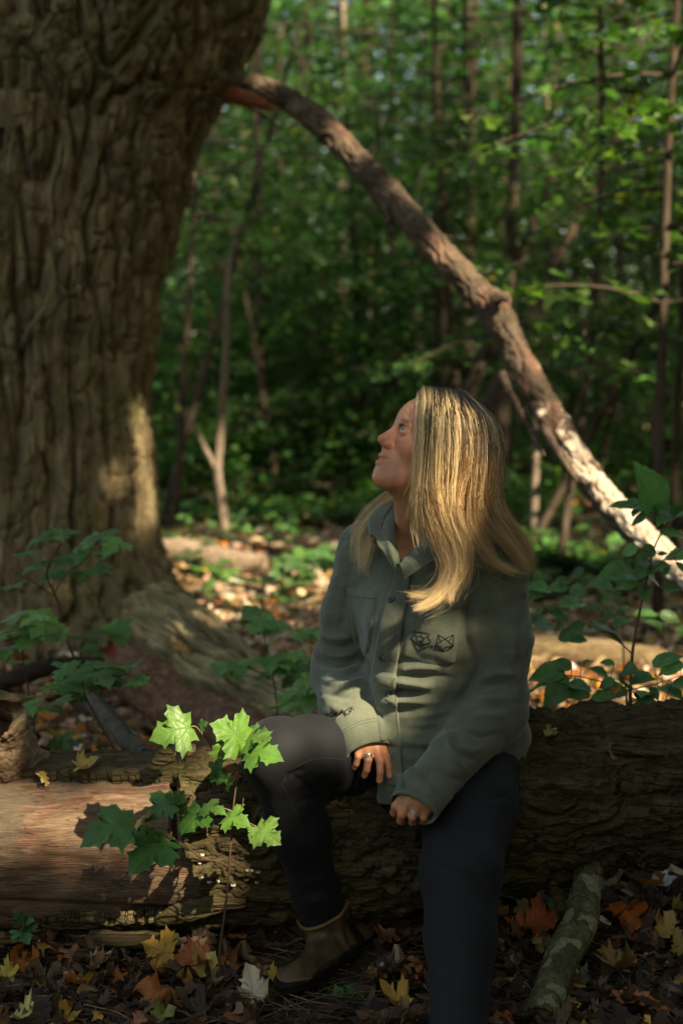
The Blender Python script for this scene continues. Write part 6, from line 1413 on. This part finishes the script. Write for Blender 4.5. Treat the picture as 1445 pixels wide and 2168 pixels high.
sapling('maple_seedling', 'bright maple seedling tucked against the left sleeve of the woman', [([(660, 1580, 3.75), (655, 1520, 3.78), (650, 1470, 3.8), (655, 1400, 3.85)], .0035, .0014)], auto_leaves(g4, sp6, 3.8, .080), 'maple', g4, (.145, .29, .075), M_STEMD, P(660, 1582, 3.75))
sp7 = [(590, 1180), (620, 1190), (650, 1180), (600, 1205), (640, 1202), (680, 1190), (665, 1170), (700, 1180), (560, 1260), (540, 1280), (600, 1270), (640, 1225)]
sapling('maple_seedling', 'low seedling in the sunny leaves behind the left sleeve', [([(630, 1290, 7.6), (628, 1240, 7.6), (630, 1195, 7.6)], .006, .002)], auto_leaves(g4, sp7, 7.6, .12), 'maple', g4, (.07, .16, .045), M_STEMD, P(630, 1292, 7.6))
# low seedlings scattered over the sunlit leaves farther back
for k, (px, py, d) in enumerate(((520, 1335, 7.0), (450, 1300, 7.8), (690, 1250, 8.2), (560, 1215, 9.0), (610, 1330, 6.4), (400, 1210, 9.2), (480, 1190, 9.8), (1160, 1230, 8.0), (1240, 1190, 9.0), (1350, 1215, 8.4), (1200, 1300, 6.9), (1420, 1270, 7.0), (1170, 1330, 6.4), (1290, 1250, 7.7), (340, 1290, 7.4), (60, 1290, 6.0))):
    b0 = G(px, py, .05); d = b0[1]; b0[2] = float(gz(b0[0], b0[1])); q = PX(b0); hh = FPX / d * .22
    sp = [(q[0] + g4.normal(0, .16) * FPX / d, q[1] - hh + g4.normal(0, .05) * FPX / d) for _ in range(9)]
    sapling('maple_seedling', 'low maple seedling in the leaf litter beyond the log, ' + ('left of the woman' if px < 720 else 'right of the woman'), [([(q[0], q[1], d), (q[0] + 4, q[1] - hh * .5, d), (q[0], q[1] - hh, d)], .004, .0016)], auto_leaves(g4, sp, d, .095), 'maple', g4, A((.085, .19, .05)) * math.exp(g4.normal(0, .2)), M_STEMD, b0, 'sapling', 'low seedlings beyond the log, ' + ('left' if px < 720 else 'right') + ' of the woman')
# oval-leaved shrub seedlings at the right
stemR = [([(1332, 1520, 3.62), (1334, 1450, 3.64), (1338, 1380, 3.66), (1350, 1310, 3.68), (1362, 1255, 3.70), (1370, 1220, 3.70), (1384, 1160, 3.70), (1404, 1120, 3.70), (1425, 1090, 3.7)], .0055, .0018), ([(1338, 1385, 3.66), (1310, 1360, 3.70), (1275, 1340, 3.74), (1235, 1300, 3.8), (1205, 1260, 3.84)], .0022, .0012), ([(1408, 1122, 3.7), (1392, 1090, 3.70), (1382, 1060, 3.7)], .0014, .001), ([(1372, 1215, 3.70), (1410, 1180, 3.68), (1450, 1160, 3.68)], .0016, .001)]
def oval(lst, d, g, dd=0.0):
    out = []
    for (bx, by, tx, ty) in lst:
        L = math.hypot(tx - bx, ty - by); out.append(((bx, by, d + g.normal(0, .03)), (tx, ty, d - .02 + g.normal(0, .03)), A([0, -.62, .78]) + g.normal(0, .2, 3)))
    return out
lr1 = [(1390, 1085, 1368, 992), (1375, 1062, 1425, 1078), (1365, 1075, 1322, 1062), (1340, 1072, 1290, 1066), (1350, 1078, 1338, 1090), (1432, 1080, 1395, 1095), (1445, 1070, 1425, 1082), (1370, 1092, 1330, 1108),
       (1395, 1130, 1450, 1125), (1385, 1160, 1355, 1175), (1350, 1162, 1308, 1168), (1345, 1165, 1322, 1190), (1375, 1158, 1370, 1155), (1392, 1175, 1412, 1168), (1410, 1178, 1450, 1172), (1380, 1195, 1350, 1210), (1345, 1215, 1278, 1204), (1368, 1215, 1398, 1228), (1350, 1222, 1300, 1245),
       (1362, 1235, 1366, 1268), (1400, 1245, 1440, 1243), (1430, 1190, 1455, 1215), (1415, 1200, 1400, 1220), (1375, 1205, 1410, 1190)]
sapling('shrub_seedling', 'tall oval-leaved seedling in front of the lower end of the arching limb', stemR, oval(lr1, 3.70, g4) + oval([(1150, 1240, 1125, 1262), (1175, 1232, 1210, 1226), (1205, 1245, 1240, 1258), (1240, 1238, 1296, 1234), (1200, 1240, 1160, 1245), (1165, 1250, 1120, 1235), (1235, 1275, 1190, 1275), (1150, 1290, 1125, 1310), (1160, 1295, 1196, 1300), (1120, 1318, 1180, 1315), (1195, 1310, 1170, 1335), (1235, 1320, 1195, 1340), (1245, 1328, 1322, 1338), (1180, 1352, 1235, 1335), (1205, 1358, 1245, 1345), (1300, 1300, 1275, 1308), (1330, 1310, 1300, 1320)], 3.82, g4), 'oval', g4, (.095, .225, .065), M_STEM, P(1332, 1522, 3.62))
lr2 = [(1210, 1415, 1166, 1396), (1195, 1420, 1120, 1428), (1230, 1405, 1250, 1396), (1205, 1435, 1160, 1440), (1160, 1448, 1112, 1452), (1195, 1440, 1160, 1488), (1200, 1445, 1250, 1455), (1215, 1440, 1205, 1465), (1285, 1430, 1252, 1412), (1300, 1440, 1262, 1455), (1245, 1458, 1198, 1465), (1320, 1455, 1275, 1470), (1290, 1470, 1250, 1488), (1315, 1420, 1340, 1415), (1335, 1440, 1375, 1430), (1330, 1460, 1365, 1450), (1375, 1455, 1395, 1480), (1340, 1470, 1390, 1478), (1345, 1478, 1400, 1510), (1395, 1455, 1445, 1470), (1400, 1425, 1445, 1402), (1380, 1410, 1440, 1380), (1440, 1400, 1400, 1420), (1420, 1445, 1455, 1440), (1300, 1405, 1270, 1400), (1360, 1500, 1400, 1512)]
sapling('shrub_seedling', 'low oval-leaved seedling spreading above the right part of the log', [([(1330, 1525, 3.55), (1326, 1490, 3.55), (1322, 1450, 3.55)], .004, .0018), ([(1325, 1460, 3.55), (1260, 1440, 3.55), (1200, 1430, 3.55), (1140, 1436, 3.55)], .0018, .001), ([(1325, 1462, 3.55), (1380, 1450, 3.52), (1440, 1430, 3.5)], .0018, .001), ([(1400, 1505, 3.5), (1412, 1470, 3.5), (1420, 1450, 3.5)], .0016, .001)], oval(lr2, 3.55, g4), 'oval', g4, (.095, .235, .065), M_STEMD, P(1330, 1527, 3.55))
lr3 = [(1300, 1290, 1270, 1300), (1330, 1285, 1300, 1300), (1250, 1290, 1290, 1286), (1340, 1300, 1390, 1296), (1395, 1300, 1440, 1312), (1285, 1310, 1260, 1325), (1360, 1310, 1400, 1322), (1270, 1280, 1240, 1285), (1430, 1330, 1460, 1345), (1235, 1210, 1200, 1218), (1225, 1225, 1260, 1220)]
sapling('shrub_seedling', 'blurred oval-leaved seedling beyond the right sleeve', [([(1320, 1430, 4.8), (1318, 1350, 4.8), (1320, 1290, 4.8)], .004, .0016)], oval(lr3, 4.8, g4), 'oval', g4, (.06, .15, .045), M_STEMD, P(1320, 1432, 4.8))
for lab, base, lv, col in (('tiny green seedling right of the boot', P(742, 2125, 2.90), [((722, 2122, 2.89), (712, 2090, 2.88)), ((735, 2122, 2.9), (745, 2085, 2.89)), ((755, 2110, 2.9), (778, 2098, 2.88)), ((752, 2115, 2.9), (762, 2132, 2.87)), ((745, 2150, 2.88), (728, 2165, 2.86))], (.06, .17, .05)),
                      ('tiny green seedling under the left end of the log', P(48, 1985, 3.0), [((45, 1955, 3.0), (32, 1928, 2.99)), ((50, 1962, 3.0), (66, 1945, 2.98)), ((48, 1968, 3.0), (58, 1992, 2.96)), ((42, 1972, 3.0), (28, 1990, 2.97))], (.06, .18, .06)),
                      ('small fern-like sprout in the gap above the left part of the log', P(120, 1600, 3.7), [((130, 1580, 3.7), (150, 1545, 3.7)), ((125, 1585, 3.7), (118, 1555, 3.7)), ((135, 1588, 3.7), (175, 1562, 3.7))], (.06, .13, .03))):
    q = PX(base); sapling('seedling', lab, [([(q[0], q[1], base[1]), (q[0] + 2, q[1] - 30, base[1])], .0014, .0009)], lv, 'maple', g4, col, M_STALK, base, 'seedling')

# ================================================================== fallen leaves
YEL, ORA, RED, PNK, TAN, BRN, CRM, GRN, GOLD = (.50, .36, .06), (.42, .14, .025), (.40, .075, .035), (.50, .29, .21), (.38, .26, .145), (.13, .070, .036), (.62, .52, .37), (.12, .22, .05), (.45, .26, .05)
HERO = [  # centre x, y, size in pixels, angle of the tip, colour, height above the ground, label
    (58, 2026, 84, -75, ORA, .02, 'upright orange leaf below the left end of the log'), (105, 1996, 60, 10, GOLD, .01, 'small gold leaf right of the upright orange one at left'), (156, 2018, 70, 60, (.36, .13, .05), .01, 'rusty folded leaf below the stripped part of the log'), (218, 2042, 62, -30, PNK, .01, 'salmon pink leaf between the log and the rusty pair'),
    (335, 2010, 82, 200, GOLD, .02, 'large gold leaf under the slit in the log'), (405, 2036, 88, 160, (.47, .15, .07), .03, 'large red-orange leaf left of the sapling stem'), (442, 2054, 66, -60, (.45, .37, .09), .02, 'yellow-green leaf overlapping the big red-orange one'), (395, 2074, 48, 40, GOLD, .01, 'small golden leaf below the big red-orange one'),
    (142, 2078, 84, 190, (.42, .13, .03), .02, 'burnt orange leaf lying wide at lower left'), (198, 2072, 54, -40, GOLD, .02, 'small yellow leaf touching the burnt orange one at lower left'), (255, 2068, 54, 95, ORA, .01, 'narrow orange leaf on bare soil at lower left'), (318, 2112, 100, 120, (.33, .10, .025), .03, 'big rust-brown leaf low at the left of the sapling'),
    (136, 2152, 58, -110, GOLD, .01, 'gold leaf at the bottom edge left of the middle'), (52, 2158, 66, 30, (.55, .48, .20), .01, 'pale yellow leaf in the lower left corner'), (70, 2148, 46, -80, (.15, .20, .06), .015, 'green-grey leaf in the lower left corner'), (532, 2086, 96, -100, CRM, .05, 'big cream leaf standing left of the boot toe'),
    (475, 2124, 46, 10, (.50, .22, .16), .01, 'small pink leaf below the sapling stem'), (22, 2066, 50, 0, YEL, .01, 'small yellow leaf at the left edge'), (4, 2075, 70, -90, (.55, .45, .18), .01, 'pale leaf cut by the left edge'), (302, 2164, 54, 20, (.48, .20, .13), .01, 'salmon leaf at the bottom edge'),
    (347, 2158, 60, -30, (.20, .22, .06), .01, 'olive leaf at the bottom edge'), (480, 2018, 62, 15, (.20, .095, .045), .015, 'brown leaf behind the sapling stem'), (400, 2008, 72, 175, (.32, .22, .12), .015, 'dull tan leaf under the log left of the sapling'), (832, 2118, 74, -140, GOLD, .02, 'gold leaf between the boot and the dark leg'),
    (842, 2040, 78, 30, (.36, .25, .18), .03, 'dusty pink-tan leaf between the boot and the dark leg'), (890, 2036, 56, -60, (.30, .13, .04), .02, 'brown-orange leaf touching the dark leg'), (897, 2064, 44, 0, (.36, .08, .04), .015, 'dark red leaf touching the dark leg'), (789, 2078, 64, 170, (.22, .11, .05), .01, 'brown leaf right of the boot'),
    (797, 2058, 42, 20, GOLD, .02, 'small yellow leaf right of the boot'), (557, 2054, 44, 90, (.30, .16, .06), .02, 'brown curl beside the cream leaf'), (584, 2070, 40, -10, YEL, .01, 'yellow scrap between cream leaf and boot'), (1320, 1928, 96, -120, (.48, .13, .02), .05, 'large bright orange leaf standing right of the bent branch'),
    (1187, 1934, 72, 110, (.16, .30, .07), .05, 'pale green leaf standing left of the bent branch'), (1166, 1938, 50, -100, (.40, .27, .10), .02, 'tan leaf behind the pale green one'), (1092, 1966, 50, 190, (.42, .11, .03), .01, 'narrow orange leaf near the dark leg'), (1148, 1964, 84, 5, (.38, .085, .025), .01, 'red-orange leaf left of the bent branch'),
    (1142, 1990, 62, -140, (.40, .27, .09), .02, 'yellow-tan leaf below the red-orange one'), (1410, 1966, 66, -60, (.42, .29, .09), .03, 'curled yellow-tan leaf near the right edge'), (1366, 1976, 66, 150, (.28, .14, .09), .01, 'pinkish brown leaf near the right edge'), (1298, 2054, 108, 170, (.34, .19, .06), .02, 'large golden brown leaf right of the bent branch'),
    (1246, 2078, 66, 10, (.14, .17, .10), .01, 'grey-green leaf against the bent branch'), (1336, 2110, 78, 0, (.46, .17, .08), .015, 'orange-pink leaf low at the right'), (1400, 2122, 84, -20, (.46, .15, .03), .02, 'bright orange leaf in the lower right corner'), (1247, 2160, 66, -80, (.52, .40, .05), .01, 'bright yellow leaf at the bottom right of the branch'),
    (1436, 2086, 44, 90, GOLD, .01, 'gold leaf cut by the right edge'), (1068, 2154, 52, 80, (.36, .10, .03), .015, 'rust leaf at the bottom beside the dark leg'), (1113, 1926, 50, 30, (.30, .21, .08), .02, 'tan leaf in shade under the log at right'), (1205, 1850, 60, 40, (.10, .07, .045), .0, 'dark brown leaf in the shade by the bent branch'),
    (960, 2160, 40, 30, (.5, .33, .2), .01, 'peach scrap at the bottom against the dark leg')]
def flat_leaf(px, py, size, ang, col, h, name='fallen_leaf', g=g4, z=None, key=None):
    c = G(px, py, .0); zz = float(gz(c[0], c[1])) + .012 if z is None else z
    c = G(px, py, zz + h * .5 + .006); c[2] = zz + h * .5 + .006; L = size * c[1] / FPX; a = math.radians(ang)
    up = .25 + min(h, .06) * 12; dirv = unit(A([math.cos(a), math.sin(-a) * (1 - .5 * min(1, h * 15)) * -1.0 * -1, 0]) + A([0, 0, 1]) * (math.sin(-a) * min(.8, h * 14)))
    n = A([0, -.15 - min(h * 14, .9), 1]) + g.normal(0, .22, 3)
    o = place_leaf(key or ('dry', int(g.integers(0, 6))), c - dirv * L * .45, c + dirv * L * .55, n, tuple(np.clip(A(col) * math.exp(g.normal(0, .08)), .004, .7)), None, name); return o
for (px, py, sz, an, col, h, lab) in HERO: tag(flat_leaf(px, py, sz * .9, an, col, h), lab, 'leaf', 'fallen leaves on the ground')
bvg = None
def on_log(px, py, size, ang, col, lab, n=A([0, -.6, .8])):
    best = None
    for ch in LOG.children:
        if ch.name.startswith(('bare_wood', 'bark')) and 'strip' not in ch.name:
            if ch.name not in lay_bv: lay_bv[ch.name] = bvh_of(ch)
            h = lay(px, py, lay_bv[ch.name], .008)
            if h is not None and (best is None or h[0][1] < best[0][1]): best = h
    if best is None: return
    c, nn = best; L = size * c[1] / FPX; a = math.radians(ang); d = A([math.cos(a), 0, math.sin(a)]); d = unit(d - nn * d.dot(nn))
    tag(place_leaf(('dry', int(g4.integers(0, 6))), c - d * L * .45, c + d * L * .55, nn + A(n) * .5, col, None, 'fallen_leaf'), lab, 'leaf', 'fallen leaves on the log')
lay_bv = {}
for a_ in ((185, 1626, 52, 20, (.52, .38, .12), 'yellow and pink leaf resting on the stripped wood'), (96, 1641, 40, 0, (.55, .40, .14), 'small yellow leaf near the knot hole'), (484, 1632, 46, 80, (.42, .16, .06), 'orange leaf on the log behind the sapling'), (404, 1590, 40, 60, (.40, .28, .14), 'tan leaf on top of the log behind the sapling'),
           (1298, 1594, 40, -70, (.38, .25, .13), 'tan leaf stuck to the right part of the log'), (1166, 1546, 34, 10, (.42, .38, .16), 'pale yellow scrap on the log behind the hip')): on_log(*a_)
tag(place_leaf(('dry', 3), P(318, 1722, 2.80), P(275, 1757, 2.77), A([-.2, -.8, .5]), (.56, .42, .18), None, 'fallen_leaf'), 'dry cream leaf caught on the sapling in front of the log', 'leaf', 'fallen leaves caught on plants')
tag(place_leaf(('dry', 1), P(372, 1362, 4.72), P(398, 1372, 4.70), A([-.1, -.6, .8]), (.50, .30, .07), None, 'fallen_leaf'), 'single gold leaf lying on the half-stripped log', 'leaf', 'fallen leaves on the log')
tag(place_leaf(('dry', 2), P(1300, 1470, 3.5), P(1318, 1452, 3.5), A([-.1, -.6, .8]), (.50, .26, .06), None, 'fallen_leaf'), 'orange leaf caught in the low seedling at the right', 'leaf', 'fallen leaves caught on plants')
tag(place_leaf(('dry', 2), P(235, 1385, 4.6), P(238, 1350, 4.6), A([0, -.9, .3]), (.30, .06, .035), None, 'fallen_leaf'), 'dark red leaf hanging by the end of the half-stripped log', 'leaf', 'fallen leaves caught on plants')
# the next largest, one by one
KIND = [('dull brown curled leaf in the litter', (.10, .052, .027), .42), ('dark damp leaf pressed into the soil', (.055, .034, .022), .22), ('tan dry leaf in the litter', (.19, .12, .062), .20), ('faded orange leaf in the litter', (.22, .085, .028), .11), ('faded yellow leaf in the litter', (.28, .19, .05), .05)]
for _ in range(205):
    px, py = g4.uniform(-30, 1475), 2175 - 290 * g4.uniform() ** 1.25
    if 870 < px < 1040 and py > 1900 or 545 < px < 800 and py > 1985: continue
    u, k = g4.uniform(), 0
    while u > KIND[k][2] and k < 4: u -= KIND[k][2]; k += 1
    o = flat_leaf(px, py, g4.uniform(30, 64), g4.uniform(0, 360), KIND[k][1], abs(g4.normal(0, .012))); lb = KIND[k][0] + (' left of the sapling' if px < 470 else ' between the sapling and the dark leg' if px < 960 else ' right of the dark leg'); tag(o, lb, 'leaf', lb.replace(' leaf', ' leaves'))

def litter():
    g = np.random.default_rng(55); V = []
    def band(n, y0, y1, size, pal, wts, dens=None, x_=.46, pw=1.0):
        d = y0 + (y1 - y0) * g.uniform(size=n) ** pw; x = g.uniform(-x_, x_, n) * d * 1.05
        z = gz(x, d); u = PX(np.stack([x, d, z], 1)); ok = ~((u[:, 0] > 560) & (u[:, 0] < 800) & (u[:, 1] > 1990) & (d < 3.2) & (u[:, 1] - 2150 < (700 - u[:, 0]) * .5)); x, d, z = x[ok], d[ok], z[ok]; n = len(x); C = np.stack([x, d, z + g.uniform(.004, .03, n)], 1); pc = A(pal)[g.choice(len(pal), n, p=wts)] * np.exp(g.normal(0, .28, (n, 1)))
        return C, g.uniform(.55, 1.2, n) * size, A([0, 0, 1]) + g.normal(0, .42, (n, 3)), np.clip(pc, 0, .7)
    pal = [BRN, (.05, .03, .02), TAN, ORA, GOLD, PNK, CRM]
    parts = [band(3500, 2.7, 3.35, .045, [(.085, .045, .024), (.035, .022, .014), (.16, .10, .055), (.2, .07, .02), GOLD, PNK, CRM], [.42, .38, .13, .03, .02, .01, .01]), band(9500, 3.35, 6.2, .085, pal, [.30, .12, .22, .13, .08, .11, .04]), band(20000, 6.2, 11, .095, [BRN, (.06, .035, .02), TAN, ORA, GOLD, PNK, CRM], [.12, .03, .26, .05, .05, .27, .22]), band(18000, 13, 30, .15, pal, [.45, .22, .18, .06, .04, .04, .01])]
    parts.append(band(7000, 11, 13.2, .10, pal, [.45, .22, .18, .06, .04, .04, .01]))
    C, S, N, K = (np.concatenate([p[i] for p in parts]) for i in range(4))
    v, f, c = cloud(C, S, N, K, g); o = part('leaf_litter', v, f, M_LITTER, None, col=c); tag(o, 'carpet of dead leaves over the forest floor', None, None, 'stuff')
    # needles, stalks and bits of twig on the near soil
    mb = MB()
    for _ in range(1500):
        d = g.uniform(2.72, 3.3); x = g.uniform(-.28, .28) * d; a = g.uniform(0, 6.28); L = g.uniform(.02, .09); z = float(gz(x, d)); p = A([x, d, z + g.uniform(.004, .022)]); dv = A([math.cos(a), math.sin(a), g.normal(0, .15)]) * L
        mb.add(*tube(np.stack([p - dv, p + g.normal(0, .004, 3), p + dv]), g.uniform(.0005, .0013), 3, False), col=A([.11, .075, .045]) * math.exp(g.normal(0, .5)))
    o = mb.part('needle_litter', flat_leaf_mat('needles', .8, .0), None, True); tag(o, 'dead needles and leaf stalks on the soil', None, None, 'stuff')
litter()
# sticks and chips that stand out on the near ground
M_STK = bark_mat('stick_bark', (.07, .055, .045), (.15, .12, .095), (.26, .22, .18), 'G', 3)
M_RSTK = bark_mat('red_stick', (.07, .035, .022), (.15, .080, .050), (.22, .13, .08), 'G', 3)
def gp(px, py, h=.008): c = G(px, py, 0); z = float(gz(c[0], c[1])) + h; return G(px, py, z)
for lab, pts, r0, r1, m in (('grey forked twig on the soil left of the sapling', [(455, 2060), (420, 2082), (380, 2098), (345, 2112)], .0045, .003, M_STK), ('straight grey twig on the soil at lower left', [(240, 2090), (290, 2122), (340, 2158)], .0035, .0025, M_STK), ('grey twig lying right of the sapling foot', [(455, 2064), (500, 2056), (545, 2048)], .0035, .003, M_STK),
    ('thin pale twig slanting from the boot to the dark leg', [(780, 2050), (840, 2008), (908, 1964)], .004, .003, M_RSTK), ('thick reddish stick at the bottom beside the dark leg', [(760, 2158), (830, 2150), (912, 2140)], .016, .015, M_RSTK), ('pale straw right of the dark leg', [(1034, 1910), (1080, 1905), (1126, 1900)], .0022, .0015, M_STK),
    ('thin stem lying right of the dark leg', [(1034, 1958), (1100, 1962), (1200, 1978)], .0018, .0012, M_RSTK), ('thin dark stem right of the dark leg', [(1090, 2030), (1100, 2070), (1128, 2120)], .004, .003, M_STK), ('upright brown twig at the bottom edge', [(108, 2090), (106, 2130), (108, 2170)], .004, .003, M_RSTK), ('fine red twig by the bent branch', [(1240, 2042), (1262, 2020), (1276, 1990)], .002, .0014, M_RSTK), ('grey stick under the stripped part of the log', [(245, 1995), (262, 2016), (280, 2042)], .005, .004, M_STK), ('curved root in the soil under the log middle', [(560, 2005), (640, 1990), (700, 1975)], .004, .003, M_RSTK)):
    q = [gp(x, y, r0 + .008) for x, y in pts]; t = thing('twig', lab, 'twig', q[0]); part('twig_wood', *tube(spline(q, 16) + np.stack([0 * np.zeros(16), np.zeros(16), .004 * np.sin(np.arange(16) * 1.1)], 1), np.linspace(r0, r1, 16), 8), m, t)
for lab, a, b_, r in (('weathered grey wood chip low at the right edge', (1352, 2058, .02), (1450, 2104, .02), .014), ('split pale chip of wood under the right end of the log', (1408, 1808, .16), (1460, 1836, .15), .022), ('pale wood fragment at the right edge under the log', (1420, 1886, .06), (1462, 1896, .06), .018)):
    p0, p1 = G(a[0], a[1], a[2]), G(b_[0], b_[1], b_[2]); t = thing('wood_chip', lab, 'wood chip', p0)
    v, f = tube(spline([p0, (p0 + p1) / 2, p1], 20), r, 10, True, lambda p, th, T, N, B, R: R * (.35 * noise(np.stack([p[:, None, 0] * 14 + 0 * th, np.cos(th)[None] * 2.2 + 0 * p[:, None, 0], np.sin(th)[None] * 2.2 + 0 * p[:, None, 0]], -1)) - .45 * np.abs(np.cos(th))[None])); part('chip_wood', v, f, M_STK, t)
for lab, pts in (('broad slab of bark lying under the stripped end of the log', [(190, 1985), (280, 1990), (375, 1985)]), ('grey bark flake in the litter under the log', [(165, 2020), (210, 2028), (250, 2022)])):
    q = [gp(x, y, .02) for x, y in pts]; t = thing('bark_slab', lab, 'bark', q[0]); v, f = tube(spline(q, 20), .035 if 'broad' in lab else .026, 14, True, lambda p, th, T, N, B, R: R * (.3 * noise(np.stack([p[:, None, 0] * 12 + 0 * th, np.cos(th)[None] * 2 + 0 * p[:, None, 0], np.sin(th)[None] * 2 + 0 * p[:, None, 0]], -1)) - .6 * np.abs(np.cos(th))[None])); part('bark_piece', v, f, M_LOGBARK, t)
